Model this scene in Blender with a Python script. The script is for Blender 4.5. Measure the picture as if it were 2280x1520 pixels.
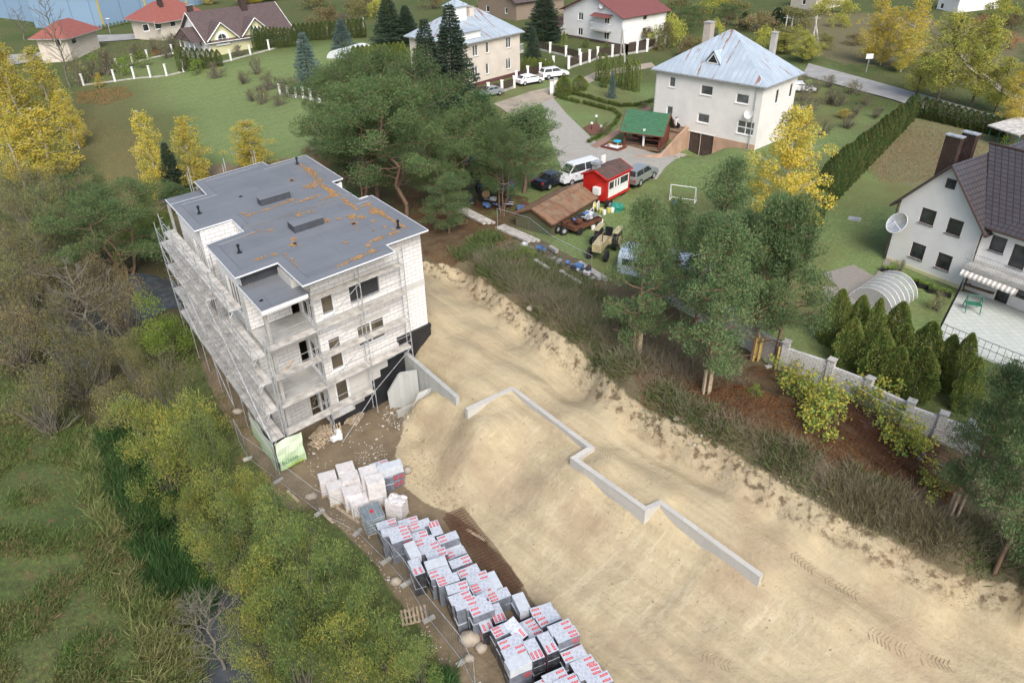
import bpy, math, random
import numpy as np
from mathutils import Vector, Matrix, noise as mnoise
sc = bpy.context.scene
for o in list(bpy.data.objects): bpy.data.objects.remove(o)
# ---------------------------------------------------------------- camera
S = 1.2
CAMZ = 23.0 * S
FPX = 1640.0
def cam_axes(p, r):
    cp, sp, c, s = math.cos(p), math.sin(p), math.cos(r), math.sin(r)
    right = np.array([1, 0, 0.]); fwd = np.array([0, cp, -sp]); down = np.array([0, -sp, -cp])
    return np.array([c*right + s*down, -s*right + c*down, fwd])
MC = cam_axes(math.radians(32), math.radians(1.15))
cd = bpy.data.cameras.new('camera'); cam = bpy.data.objects.new('camera', cd); sc.collection.objects.link(cam)
cd.sensor_width = 36; cd.lens = FPX/2280*36; cd.clip_start = 0.5; cd.clip_end = 6000
m = Matrix.Identity(4)
for i in range(3):
    m[i][0] = MC[0][i]; m[i][1] = -MC[1][i]; m[i][2] = -MC[2][i]
m[2][3] = CAMZ
cam.matrix_world = m
sc.camera = cam
# ---------------------------------------------------------------- light: overcast autumn day
w = bpy.data.worlds.new('World'); sc.world = w; w.use_nodes = True
nt = w.node_tree; bg = nt.nodes['Background']
sky = nt.nodes.new('ShaderNodeTexSky'); sky.sky_type = 'NISHITA'; sky.sun_disc = False
SUN_EL, SUN_AZ = math.radians(44), math.radians(165)
sky.sun_elevation = SUN_EL; sky.sun_rotation = SUN_AZ; sky.air_density = 1.0; sky.dust_density = 3.5; sky.ozone_density = 0.6
nt.links.new(sky.outputs[0], bg.inputs[0]); bg.inputs[1].default_value = 0.145
sl = bpy.data.lights.new('sun', 'SUN'); sl.energy = 2.05; sl.angle = math.radians(32); sl.color = (1.0, 0.985, 0.955)
so = bpy.data.objects.new('sun', sl); sc.collection.objects.link(so)
sd = Vector((math.sin(SUN_AZ)*math.cos(SUN_EL), math.cos(SUN_AZ)*math.cos(SUN_EL), math.sin(SUN_EL)))
so.rotation_euler = sd.to_track_quat('Z', 'Y').to_euler(); so.location = (0, 0, 60)
sc.view_settings.view_transform = 'Standard'; sc.view_settings.look = 'None'; sc.view_settings.gamma = 1
sc.view_settings.exposure = 0.5
sc.cycles.max_bounces = 5; sc.cycles.diffuse_bounces = 3; sc.cycles.glossy_bounces = 2
sc.cycles.transmission_bounces = 4; sc.cycles.transparent_max_bounces = 6; sc.cycles.volume_bounces = 0
# ---------------------------------------------------------------- pixel <-> world
def ray(u, v): return MC.T @ np.array([(u-1140)/FPX, (v-760)/FPX, 1.])
CC = np.array([0, 0, CAMZ])
def at(u, v, z):
    d = ray(u, v); return CC + d*((z-CAMZ)/d[2])
def zat(u, v, P):
    d = ray(u, v); return float(CAMZ + d[2]*(P[0]*d[0]+P[1]*d[1])/(d[0]**2+d[1]**2))
def proj(P):
    q = (np.asarray(P, float)-CC) @ MC.T
    return 1140+FPX*q[..., 0]/q[..., 2], 760+FPX*q[..., 1]/q[..., 2]
def onpl(u, v, org, e, n):
    "pixel on the vertical plane through org with unit direction e, normal n -> (s, z)"
    d = ray(u, v); t = (np.dot(n, org[:2]))/np.dot(n, d[:2]); P = CC+d*t
    # s along e with e possibly not orthogonal to n
    D = P[:2]-np.array(org[:2]); return float(np.dot(D, e)/np.dot(e, e)), float(P[2])
# building axes
_y = math.radians(35.4); _u = np.array([math.cos(_y), math.sin(_y)]); WB = np.array([-_u[1], _u[0]])
_s = math.radians(8); UB = math.cos(_s)*_u+math.sin(_s)*WB
OB = at(661, 995, 0)[:2]
def BL(a, b, z):
    p = OB+(a*UB+b*WB)*S; return (float(p[0]), float(p[1]), z*S)
ordn = ['first','second','third','fourth','fifth','sixth','seventh','eighth','ninth','tenth','eleventh','twelfth','thirteenth','fourteenth','fifteenth','sixteenth','seventeenth','eighteenth','nineteenth','twentieth','twenty-first','twenty-second','twenty-third','twenty-fourth','twenty-fifth','twenty-sixth']
# ---------------------------------------------------------------- objects
COL = sc.collection
class Th:  # a thing: an Empty and the offset its parts are built with
    def __init__(s, o, off): s.o, s.off = o, off
def thing(name, label, cat, loc=(0, 0, 0), rz=0, group=None, local=False, kind=None):
    o = bpy.data.objects.new(name, None); COL.objects.link(o); o.empty_display_size = 0.2
    o.location = loc; o.rotation_euler = (0, 0, rz); o['label'] = label; o['category'] = cat
    if group: o['group'] = group
    if kind: o['kind'] = kind
    return Th(o, np.zeros(3) if local else np.array(loc, float))
def dup(r, loc, rz=0, scale=1, label=None, group=None):
    def cp(o, par):
        c = o.copy(); COL.objects.link(c); c.parent = par
        for ch in KIDS.get(o.name, ()): cp(ch, c)
        return c
    r = r.o if isinstance(r, Th) else r
    c = cp(r, None); c.location = loc; c.rotation_euler = (0, 0, rz)
    c.scale = (scale,)*3 if np.isscalar(scale) else scale
    if label: c['label'] = label
    if group: c['group'] = group
    return c
KIDS = {}
class MB:
    def __init__(s): s.v = []; s.f = []; s.uv = []; s.mi = []; s.cur = 0
    def quad(s, a, b, c, d, uv=None):
        i = len(s.v); s.v += [a, b, c, d]; s.f.append((i, i+1, i+2, i+3)); s.mi.append(s.cur)
        if uv is None:
            A, B, D = Vector(a), Vector(b), Vector(d); lx = (B-A).length; ly = (D-A).length
            uv = [(0, 0), (lx, 0), (lx, ly), (0, ly)]
        s.uv += uv
    def tri(s, a, b, c, uv=((0, 0), (1, 0), (0, 1))):
        i = len(s.v); s.v += [a, b, c]; s.f.append((i, i+1, i+2)); s.uv += list(uv); s.mi.append(s.cur)
    def poly(s, P, uv=None):
        i = len(s.v); s.v += list(P); s.f.append(tuple(range(i, i+len(P)))); s.mi.append(s.cur)
        s.uv += uv if uv else [(p[0], p[1]) for p in P]
    def box(s, x0, x1, y0, y1, z0, z1, F=None, skip=''):
        F = F or (lambda x, y, z: (x, y, z))
        c = lambda i, j, k: F((x0, x1)[i], (y0, y1)[j], (z0, z1)[k])
        fx = [('b', (0,0,0),(0,1,0),(1,1,0),(1,0,0), 'xy'), ('t', (0,0,1),(1,0,1),(1,1,1),(0,1,1), 'xy'),
              ('f', (0,0,0),(1,0,0),(1,0,1),(0,0,1), 'xz'), ('k', (1,1,0),(0,1,0),(0,1,1),(1,1,1), 'xz'),
              ('l', (0,1,0),(0,0,0),(0,0,1),(0,1,1), 'yz'), ('r', (1,0,0),(1,1,0),(1,1,1),(1,0,1), 'yz')]
        for n, *q, pl in fx:
            if n in skip: continue
            g = lambda t: {'x': (x0, x1)[t[0]], 'y': (y0, y1)[t[1]], 'z': (z0, z1)[t[2]]}
            s.quad(*[c(*t) for t in q], uv=[(g(t)[pl[0]], g(t)[pl[1]]) for t in q])
    def prism(s, P, z0, z1, F=None, bottom=True):
        "vertical prism over polygon P (ccw)"
        F = F or (lambda x, y, z: (x, y, z)); n = len(P)
        s.poly([F(x, y, z1) for x, y in P], uv=list(P))
        if bottom: s.poly([F(x, y, z0) for x, y in P[::-1]], uv=list(P[::-1]))
        acc = 0
        for i in range(n):
            a, b = P[i], P[(i+1) % n]; l = math.hypot(b[0]-a[0], b[1]-a[1])
            s.quad(F(*a, z0), F(*b, z0), F(*b, z1), F(*a, z1), uv=[(acc, z0), (acc+l, z0), (acc+l, z1), (acc, z1)]); acc += l
    def tube(s, p, q, r, n=5, r2=None, cap=False):
        p, q = Vector(p), Vector(q); d = q-p
        if d.length < 1e-6: return
        r2 = r if r2 is None else r2
        x = d.orthogonal().normalized(); y = d.normalized().cross(x); i = len(s.v)
        for c_, rr in ((p, r), (q, r2)):
            for k in range(n):
                a = 2*math.pi*k/n; s.v.append(tuple(c_+x*math.cos(a)*rr+y*math.sin(a)*rr))
        for k in range(n):
            k2 = (k+1) % n; s.f.append((i+k, i+k2, i+n+k2, i+n+k)); s.mi.append(s.cur)
            L = d.length; s.uv += [(k/n, 0), ((k+1)/n, 0), ((k+1)/n, L), (k/n, L)]
        if cap:
            for base, rev in ((i, True), (i+n, False)):
                f = list(range(base, base+n)); f = f[::-1] if rev else f
                s.f.append(tuple(f)); s.mi.append(s.cur); s.uv += [(0, 0)]*n
    def path(s, pts, r, n=6, r2=None):
        m_ = len(pts)-1; r2 = r if r2 is None else r2
        for i in range(m_): s.tube(pts[i], pts[i+1], r+(r2-r)*i/m_, n, r+(r2-r)*(i+1)/m_)
    def ball(s, c, r, nu=8, nv=5, sq=(1, 1, 1), jit=0, rng=None):
        i0 = len(s.v); rng = rng or random
        for j in range(nv+1):
            th = math.pi*j/nv
            for k in range(nu):
                ph = 2*math.pi*k/nu; q = 1+(rng.uniform(-jit, jit) if 0 < j < nv else 0)
                s.v.append((c[0]+r*sq[0]*q*math.sin(th)*math.cos(ph), c[1]+r*sq[1]*q*math.sin(th)*math.sin(ph), c[2]+r*sq[2]*q*math.cos(th)))
        for j in range(nv):
            for k in range(nu):
                k2 = (k+1) % nu
                s.f.append((i0+j*nu+k, i0+(j+1)*nu+k, i0+(j+1)*nu+k2, i0+j*nu+k2)); s.mi.append(s.cur); s.uv += [(0, 0)]*4
    def build(s, name, mat, parent=None, label=None, smooth=False, bevel=0, loc=None, cat=None, group=None, kind=None):
        off = parent.off if isinstance(parent, Th) else (parent['off'] if parent is not None and 'off' in parent else np.zeros(3))
        if loc is not None: off = np.array(loc, float)
        me = bpy.data.meshes.new(name)
        V = np.array(s.v, float)-np.array(off)
        me.from_pydata(V.tolist(), [], s.f)
        uvl = me.uv_layers.new(name='UVMap')
        flat = np.array(s.uv, float).ravel()
        if len(flat) == len(uvl.data)*2: uvl.data.foreach_set('uv', flat)
        mats = mat if isinstance(mat, (list, tuple)) else [mat]
        for mm in mats: me.materials.append(mm)
        if len(mats) > 1: me.polygons.foreach_set('material_index', s.mi)
        if smooth: me.polygons.foreach_set('use_smooth', [True]*len(me.polygons))
        me.update()
        o = bpy.data.objects.new(name, me); COL.objects.link(o)
        if loc is not None: o.location = loc
        if parent is not None:
            po = parent.o if isinstance(parent, Th) else parent
            o.parent = po; KIDS.setdefault(po.name, []).append(o)
            if not isinstance(parent, Th) or parent.off.any():
                o['off'] = [float(x) for x in off]
        if bevel:
            b = o.modifiers.new('bevel', 'BEVEL'); b.width = bevel; b.segments = 2; b.limit_method = 'ANGLE'
        if label: o['label'] = label
        if cat: o['category'] = cat
        if group: o['group'] = group
        if kind: o['kind'] = kind
        return o
# ---------------------------------------------------------------- materials
class N:
    def __init__(s, mat): s.t = mat.node_tree; s.L = s.t.links
    def add(s, ty, **k):
        n = s.t.nodes.new(ty)
        for a, b in k.items():
            if a.startswith('i_'):
                key = a[2:]; key = int(key) if key.isdigit() else key.replace('_', ' ')
                if isinstance(b, bpy.types.NodeSocket): s.L.new(b, n.inputs[key])
                else: n.inputs[key].default_value = b
            else: setattr(n, a, b)
        return n
    def math(s, op, a, b=0.0, clamp=False):
        n = s.t.nodes.new('ShaderNodeMath'); n.operation = op; n.use_clamp = clamp
        for i, x in enumerate((a, b)):
            if isinstance(x, bpy.types.NodeSocket): s.L.new(x, n.inputs[i])
            else: n.inputs[i].default_value = x
        return n.outputs[0]
    def mix(s, f, a, b):
        n = s.t.nodes.new('ShaderNodeMix'); n.data_type = 'RGBA'
        for k, x in ((0, f), (6, a), (7, b)):
            if isinstance(x, bpy.types.NodeSocket): s.L.new(x, n.inputs[k])
            else: n.inputs[k].default_value = x if k == 0 else (*x, 1) if len(x) == 3 else x
        return n.outputs[2]
    def noise(s, sc_, det=4, vec=None, rough=0.55, dist=0.0):
        n = s.add('ShaderNodeTexNoise', i_Scale=sc_, i_Detail=det, i_Roughness=rough, i_Distortion=dist)
        if vec is not None: s.L.new(vec, n.inputs['Vector'])
        return n.outputs['Fac']
    def ramp(s, f, lo, hi):
        n = s.t.nodes.new('ShaderNodeMapRange'); n.clamp = True
        s.L.new(f, n.inputs[0]); n.inputs[1].default_value = lo; n.inputs[2].default_value = hi
        return n.outputs[0]
    def bump(s, h, st=0.3, d=0.05, prev=None):
        n = s.add('ShaderNodeBump', i_Strength=st, i_Distance=d); s.L.new(h, n.inputs['Height'])
        if prev is not None: s.L.new(prev, n.inputs['Normal'])
        return n.outputs[0]
def newmat(name):
    m_ = bpy.data.materials.new(name); m_.use_nodes = True
    return m_, N(m_), m_.node_tree.nodes['Principled BSDF']
def srgb(r, g, b):
    f = lambda c: (c/255/12.92 if c/255 <= 0.04045 else ((c/255+0.055)/1.055)**2.4)
    return (f(r), f(g), f(b))
_mc = {}
def flat(name, col, rough=0.7, metal=0.0, var=0.12, scale=3.0, bump=0.15, col2=None, coord='Object'):
    "painted or raw surface with gentle wear"
    if name in _mc: return _mc[name]
    m_, n, p = newmat(name)
    tc = n.add('ShaderNodeTexCoord').outputs[coord]
    a = n.noise(scale, 5, tc); b = n.noise(scale*7, 3, tc)
    dark = tuple(c*(1-2.2*var) for c in col) if col2 is None else col2
    c1 = n.mix(n.ramp(a, .35, .7), col, dark)
    c2 = n.mix(n.math('MULTIPLY', b, var*1.5), c1, tuple(min(1, c*1.25) for c in col))
    n.L.new(c2, p.inputs['Base Color']); p.inputs['Roughness'].default_value = rough; p.inputs['Metallic'].default_value = metal
    if bump: n.L.new(n.bump(b, bump, 0.01), p.inputs['Normal'])
    _mc[name] = m_; return m_
def uvmat(name, cols, bw, bh, mortar=0.01, mcol=(.3, .3, .3), offset=0.5, rough=0.8, stain=0.3, scol=(.25, .22, .18), bump=0.4, rot=0, nz=2.0):
    "masonry, tiles, boards: a brick pattern in metres on the UV map"
    if name in _mc: return _mc[name]
    m_, n, p = newmat(name)
    uv = n.add('ShaderNodeUVMap').outputs[0]
    if rot:
        mp = n.add('ShaderNodeMapping'); mp.inputs['Rotation'].default_value = (0, 0, rot); n.L.new(uv, mp.inputs[0]); uv = mp.outputs[0]
    br = n.add('ShaderNodeTexBrick', offset=offset, i_Color1=(*cols[0], 1), i_Color2=(*cols[1], 1), i_Mortar=(*mcol, 1), i_Scale=1.0,
               i_Mortar_Size=mortar, i_Mortar_Smooth=0.2, i_Bias=0.0, i_Brick_Width=bw, i_Row_Height=bh)
    n.L.new(uv, br.inputs['Vector'])
    tc = n.add('ShaderNodeTexCoord').outputs['Object']
    st = n.ramp(n.noise(nz, 6, tc, .65), .5, .78)
    c = n.mix(n.math('MULTIPLY', st, stain), br.outputs['Color'], scol)
    c = n.mix(n.math('MULTIPLY', n.noise(9, 3, tc), .25), c, tuple(x*.75 for x in cols[0]))
    n.L.new(c, p.inputs['Base Color']); p.inputs['Roughness'].default_value = rough
    h = n.math('SUBTRACT', 1.0, br.outputs['Fac'])
    n.L.new(n.bump(h, bump, 0.02), p.inputs['Normal'])
    _mc[name] = m_; return m_
def leafmat(name, a, b, c=None, nscale=0.6, trans=0.25):
    if name in _mc: return _mc[name]
    m_, n, p = newmat(name)
    tc = n.add('ShaderNodeTexCoord').outputs['Object']
    oi = n.add('ShaderNodeObjectInfo').outputs['Random']; ge = n.add('ShaderNodeNewGeometry').outputs['Random Per Island']
    va = n.add('ShaderNodeVectorMath', operation='ADD'); n.L.new(tc, va.inputs[0])
    cb = n.add('ShaderNodeCombineXYZ'); n.L.new(n.math('MULTIPLY', oi, 37.), cb.inputs[0]); n.L.new(cb.outputs[0], va.inputs[1])
    f = n.noise(nscale, 2, va.outputs[0])
    f = n.math('ADD', n.ramp(f, .3, .7), n.math('MULTIPLY', n.math('SUBTRACT', ge, .5), .9), True)
    col = n.mix(f, a, b)
    if c is not None:
        f2 = n.math('ADD', n.noise(nscale*1.7, 2, va.outputs[0]), n.math('MULTIPLY', n.math('SUBTRACT', ge, .5), .5))
        col = n.mix(n.ramp(f2, .5, .72), col, c)
    hs = n.add('ShaderNodeHueSaturation', i_Color=col); n.L.new(n.math('ADD', .8, n.math('MULTIPLY', oi, .4)), hs.inputs['Value'])
    col = hs.outputs[0]
    n.L.new(col, p.inputs['Base Color']); p.inputs['Roughness'].default_value = .75; p.inputs['Specular IOR Level'].default_value = .2
    tr = n.add('ShaderNodeBsdfTranslucent'); n.L.new(col, tr.inputs[0])
    mx = n.add('ShaderNodeMixShader'); mx.inputs[0].default_value = trans
    n.L.new(p.outputs[0], mx.inputs[1]); n.L.new(tr.outputs[0], mx.inputs[2])
    n.L.new(mx.outputs[0], m_.node_tree.nodes['Material Output'].inputs[0])
    _mc[name] = m_; return m_
M = {}
M['concrete'] = flat('concrete', (.42, .41, .38), .85, var=.2, scale=1.2)
M['slab'] = flat('slab_concrete', (.5, .49, .46), .85, var=.2, scale=.9)
M['fnd'] = flat('black_bitumen', (.022, .023, .028), .55, var=.3, scale=2)
M['roofing'] = None
M['white'] = flat('white_paint', (.78, .78, .76), .6, var=.04)
M['whitemetal'] = flat('white_frame', (.75, .77, .8), .4, var=.04)
M['steel'] = flat('galvanised_steel', (.5, .52, .54), .5, metal=.4, var=.25, scale=4)
M['wood'] = flat('raw_timber', (.5, .4, .28), .8, var=.3, scale=5)
M['oldwood'] = flat('old_timber', (.2, .13, .08), .85, var=.3, scale=5)
M['deck'] = flat('scaffold_board', (.58, .55, .5), .8, var=.3, scale=2.2)
M['black'] = flat('black_plastic', (.012, .012, .013), .45, var=.1)
M['rust'] = flat('rusty_steel', (.14, .055, .028), .85, var=.3, scale=6)
M['bark'] = flat('bark', (.12, .1, .08), .95, var=.3, scale=4)
M['pinebark'] = flat('pine_bark', (.2, .12, .075), .95, var=.35, scale=2.5, col2=(.12, .1, .085))
M['birchbark'] = flat('birch_bark', (.55, .52, .46), .9, var=.3, scale=3)
M['twig'] = flat('twig', (.17, .155, .12), .95, var=.2)
M['stone'] = flat('field_stone', (.4, .35, .28), .9, var=.25, scale=2)
M['rubber'] = flat('tyre_rubber', (.015, .015, .016), .8, var=.2)
def glassmat(name, col, rough=.08):
    m_, n, p = newmat(name)
    tc = n.add('ShaderNodeTexCoord').outputs['Object']
    c = n.mix(n.ramp(n.noise(1.2, 3, tc), .35, .65), col, tuple(x*2.2+.01 for x in col))
    n.L.new(c, p.inputs['Base Color']); p.inputs['Roughness'].default_value = rough; p.inputs['Specular IOR Level'].default_value = .7
    return m_
M['glass'] = glassmat('window_glass', (.02, .024, .026))
M['brownglass'] = glassmat('site_window_glass', (.055, .045, .03), .15)
def carpaint(name, c, metal=.3):
    m_, n, p = newmat(name); p.inputs['Base Color'].default_value = (*c, 1); p.inputs['Metallic'].default_value = metal
    tc = n.add('ShaderNodeTexCoord').outputs['Object']
    n.L.new(n.mix(n.ramp(n.noise(3, 4, tc), .4, .8), c, tuple(x*.85 for x in c)), p.inputs['Base Color'])
    p.inputs['Roughness'].default_value = .3; p.inputs['Coat Weight'].default_value = .5; return m_
# ================================================================ terrain
CP = []  # control points: world x, y, z
def cp(u, v, z): P = at(u, v, z*S); CP.append((P[0], P[1], z*S))
def cb(a, b, z): CP.append(BL(a, b, z))
for t in [ # yard by the building and the stacks
    (661,1003,0),(700,1055,-.05),(800,985,.3),(850,940,.4),(560,960,-.15),(610,1060,-.2),(640,1120,-.3),(900,1010,.5),(760,1150,-.2),
    (850,1270,-.3),(980,1420,-.35),(1090,1530,-.35),(960,1085,.2),(1050,1180,.05),(1180,1320,-.05),(1350,1490,0),(1500,1530,.1),(1650,1540,.25),
    # lower road
    (1150,1250,.1),(1300,1400,.1),(1500,1480,.2),(1750,1500,.4),(2000,1500,.8),(2280,1530,1.0),(2400,1600,1.0),(1800,1650,.4),(1100,1700,-.4),
    # slope foot
    (930,980,.5),(960,1050,.3),(1030,1110,.3),(1100,1190,.25),(1250,1320,.2),(1450,1420,.3),(1700,1470,.5),(1900,1470,.8),
    # mound by the retaining wall, terrace above the slope
    (935,885,1.7),(960,900,1.6),(905,945,.7),(985,920,1.7),(1020,930,1.8),(1000,1000,1.1),
    # upper road
    (960,625,3.5),(1000,680,3.35),(1030,800,2.9),(1020,870,2.35),(1060,740,3.3),(1100,830,2.9),(1150,860,2.8),(1200,850,2.9),(1250,930,2.75),(1350,960,2.7),(1350,1030,2.6),
    (1450,1060,2.5),(1480,1120,2.35),(1600,1110,2.35),(1600,1200,1.95),(1700,1270,1.8),(1750,1180,2.1),(1900,1270,1.8),(1850,1360,1.5),(2000,1400,1.3),(2100,1360,1.5),(2280,1440,1.3),(2400,1480,1.3),
    # just downhill of the low zigzag wall
    (1060,950,2.3),(1150,905,2.4),(1230,965,2.25),(1290,1010,2.2),(1262,1035,2.05),(1350,1100,1.8),(1430,1165,1.6),(1480,1150,1.9),(1560,1225,1.5),(1680,1312,1.3),
    (1150,1050,1.1),(1300,1200,.8),(1500,1320,.7),(1750,1390,.9),
    # toe of the cut bank
    (945,604,3.5),(1010,615,3.5),(1060,655,3.35),(1110,703,3.2),(1180,750,3.1),(1260,815,2.95),(1320,865,2.9),(1420,955,2.7),(1500,1000,2.55),(1600,1055,2.4),(1730,1140,2.25),(1850,1210,2.1),(2000,1280,1.95),(2130,1330,1.8),(2280,1370,1.7),
    # crest of the cut bank
    (940,585,3.9),(1012,590,4.0),(1075,620,4.1),(1130,660,4.1),(1200,712,4.05),(1280,765,4.0),(1345,820,4.0),(1440,895,3.75),(1520,945,3.6),(1620,995,3.45),(1750,1070,3.3),(1870,1135,3.2),(2010,1205,3.05),(2140,1265,2.95),(2280,1300,2.9),
    # terrace with the pines
    (1000,520,4.1),(1060,560,4.2),(1200,640,4.2),(1330,700,4.2),(1420,790,4.15),(1570,870,4.0),(1700,800,4.1),(1850,880,3.9),(1950,1000,3.7),(2100,1130,3.5),(2230,1220,3.3),(2400,1200,3.3),
    # gardens
    (1100,500,4.2),(1200,520,4.2),(1340,560,4.2),(1400,450,4.25),(1500,350,4.3),(1500,300,4.3),(1300,300,4.35),(1600,400,4.2),(1750,330,4.3),
    (1700,600,4.2),(1900,450,4.2),(1850,620,4.2),(2000,600,4.0),(2050,680,4.0),(2200,700,3.9),(2200,860,3.8),(2050,330,4.3),(2280,400,4.3),(2350,700,3.9),(2500,900,3.7),
    (1100,230,4.6),(1200,220,4.4),(1330,235,4.4),(1200,165,4.7),(1040,200,4.7),(900,200,4.6),(700,210,4.0),(1300,110,5),(1450,130,4.8),(1620,60,5),(1900,180,4.8),(2250,230,5),(2200,60,5.5),
    (2000,0,6),(1400,-40,5.5),(1000,-40,5),(700,0,4.5),(560,130,4.0),(430,150,3.6),(380,-40,4),(0,-60,3.5),(0,60,2.5),(2500,-80,8),(1500,-120,8),(500,-150,6),(-300,-100,4),(2700,200,5.5),
    # pines behind the building
    (905,480,3.9),(850,420,3.9),(760,380,3.6),(700,310,3.2),(1080,440,4.1),(960,500,4.0),
    # lawn on the left
    (620,230,3.0),(500,190,2.8),(350,190,2.3),(220,220,1.9),(450,290,2.2),(300,300,1.4),(220,350,.6),(350,400,.3),(450,340,1.7),(560,320,2.6),(650,300,2.9),
    (100,250,.8),(60,150,1.3),(200,100,2.2),(-100,300,.5),
    # river valley
    (300,520,-1.9),(340,560,-1.95),(365,640,-1.95),(330,700,-1.95),(240,720,-1.9),(215,800,-1.9),(260,880,-1.6),(310,960,-1.5),(380,1120,-1.5),(430,1250,-1.6),(450,1380,-1.9),(520,1430,-1.9),(560,1520,-1.9),(600,1620,-1.9),
    (300,460,-.9),(260,430,-.5),(400,480,-.5),(180,560,-.8),(120,650,-.9),(60,560,-.6),(0,700,-.7),(100,850,-.9),(200,960,-1.0),(60,1000,-.8),(250,1150,-1.1),(100,1300,-.9),(330,1350,-1.2),(300,1500,-1.2),(50,1500,-.9),(-150,900,-.7),(-200,1300,-.8),(-400,1600,-.8),
    (410,560,-.4),(430,700,-1.0),(440,790,-.7),(470,880,-.5),(420,950,-1.0),(520,1030,-.7),(540,1150,-1.0),(650,1260,-1.0),(800,1400,-.9),(700,1480,-1.2),(900,1500,-.8),(1000,1620,-.9),(830,1230,-.4),(700,1120,-.4),(900,1330,-.4)]: cp(*t)
for t in [(-1,-1,0),(-1.2,3,-.1),(-1.3,7,-.3),(-1.3,11,-.3),(-1.3,15,-.2),(.8,.5,0),(1,4,0),(2,-.9,.3),(3.5,-1.2,.35),(5,-1,.35),(6,-1.1,.4),(6,-2.2,.4),(5,-2.4,.5),(6.0,.2,.6),
          (7.0,-.8,1.9),(7.2,-2.2,2.0),(7.2,-4,2.2),(8,-1.1,2.7),(9,-1.5,3.0),(9,.5,3.3),(9.2,4,3.6),(9.2,9,3.7),(9.2,14,3.8),(5,16,3.3),(2,16.5,2.2),(-.5,16,.8),(-1.5,18,.2),
          (6.2,-3.0,1.5),(6.2,-4.6,1.8)]: cb(*t)
CPA = np.array(CP)
_hp = at(1452, 285, 5.0)[:2]; _he = at(1679, 335, 5.0)[:2]-_hp; _hl = np.linalg.norm(_he); _he /= _hl; _hn = np.array([_he[1], -_he[0]])
CP = CP+[(*(_hp+_he*_hl*f_+_hn*o_), z_) for f_, o_, z_ in ((.40,.6,3.45),(.5,.6,3.4),(.62,.6,3.45),(.5,2.5,3.75),(.42,3.0,3.9),(.48,5.5,4.5),(.5,-2,3.4),(.78,.8,4.9),(.95,.6,5.0),(.15,.6,4.9),(.0,.6,5.0),(1.05,-3,5.0))]
CPA = np.array(CP)
SCL = 25.0
def _phi(r2): return 0.5*r2*np.log(r2+1e-9)
def _fit():
    X = CPA[:, :2]/SCL; n = len(X)
    K = _phi(((X[:, None]-X[None])**2).sum(-1))+np.eye(n)*2e-4
    Pm = np.hstack([np.ones((n, 1)), X])
    A = np.block([[K, Pm], [Pm.T, np.zeros((3, 3))]])
    return X, np.linalg.solve(A, np.concatenate([CPA[:, 2], np.zeros(3)]))
_X, _W = _fit()
def tps(x, y):
    x = np.atleast_1d(np.asarray(x, float)); y = np.atleast_1d(np.asarray(y, float)); out = np.empty(len(x))
    for i in range(0, len(x), 20000):
        q = np.stack([x[i:i+20000], y[i:i+20000]], 1)/SCL
        K = _phi(((q[:, None]-_X[None])**2).sum(-1))
        out[i:i+20000] = K @ _W[:-3]+_W[-3]+q @ _W[-2:]
    r = np.hypot(x, y-60)
    f = np.clip((r-150)/120, 0, 1)
    return out*(1-f)+7.0*f
def gz(x, y): return float(tps([x], [y])[0])
def G(u, v, dz=0):
    "pixel -> point on the terrain"
    z = 3.0
    for k in range(14):
        P = at(u, v, min(z, CAMZ-3)); z = .5*z+.5*gz(P[0], P[1]) if k > 3 else gz(P[0], P[1])
    P = at(u, v, z); return Vector((P[0], P[1], z+dz))
def hmap(u, v, P): return zat(u, v, P)
def inpoly(px, py, poly):
    poly = np.array(poly, float); r = np.zeros(len(px), bool); j = len(poly)-1
    for i in range(len(poly)):
        xi, yi = poly[i]; xj, yj = poly[j]
        c = ((yi > py) != (yj > py)) & (px < (xj-xi)*(py-yi)/(yj-yi+1e-12)+xi); r ^= c; j = i
    return r
def axis(lo, hi, a, b, st, grow=1.09):
    mid = list(np.arange(a, b, st)); L = []; x = a; s_ = st
    while x > lo: s_ *= grow; x -= s_; L.append(x)
    R = []; x = mid[-1]; s_ = st
    while x < hi: s_ *= grow; x += s_; R.append(x)
    return np.array(L[::-1]+mid+R)
gx = axis(-900, 900, -20, 32, .17); gy = axis(-60, 1500, 17, 62, .17, 1.07)
GX, GY = np.meshgrid(gx, gy); fx, fy = GX.ravel(), GY.ravel()
Z = tps(fx, fy)
PU, PV = proj(np.stack([fx, fy, Z], 1))
fwdok = (np.stack([fx, fy, Z], 1)-CC) @ MC[2] > 1
Z3 = {}
SAND = [(940,585),(1012,590),(1075,622),(1130,664),(1200,715),(1280,770),(1345,828),(1400,880),(1440,905),(1500,950),(1560,975),(1620,1010),(1690,1040),(1750,1085),(1800,1110),(1870,1150),(1950,1180),(2010,1220),(2080,1262),(2140,1280),(2280,1310),(2600,1330),(2900,2200),(1900,2600),
        (1500,1700),(1330,1500),(1240,1400),(1180,1330),(1140,1260),(1060,1180),(1000,1140),(950,1120),(890,1075),(880,1010),(900,950),(890,860),(930,780),(950,700)]
EARTH = [(640,1140),(560,1010),(500,930),(455,830),(430,740),(380,560),(330,380),(700,350),(950,600),(960,700),(960,800),(1010,900),(1000,1050),(1100,1150),(1200,1300),(1400,1500),(1600,1900),(1050,1900),(1010,1540),(960,1420),(880,1330),(840,1260),(760,1180),(700,1130)]
BRUSH = [(930,500),(1040,470),(1180,520),(1330,600),(1480,660),(1700,760),(1900,860),(2150,1000),(2500,1100),(2600,1400),(2200,1340),(2000,1290),(1600,1080),(1400,960),(1250,830),(1100,700),(1000,620),(920,620)]
PINEFLOOR = [(660,330),(800,330),(1000,400),(1180,440),(1130,560),(960,600),(930,520),(760,400)]
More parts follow.
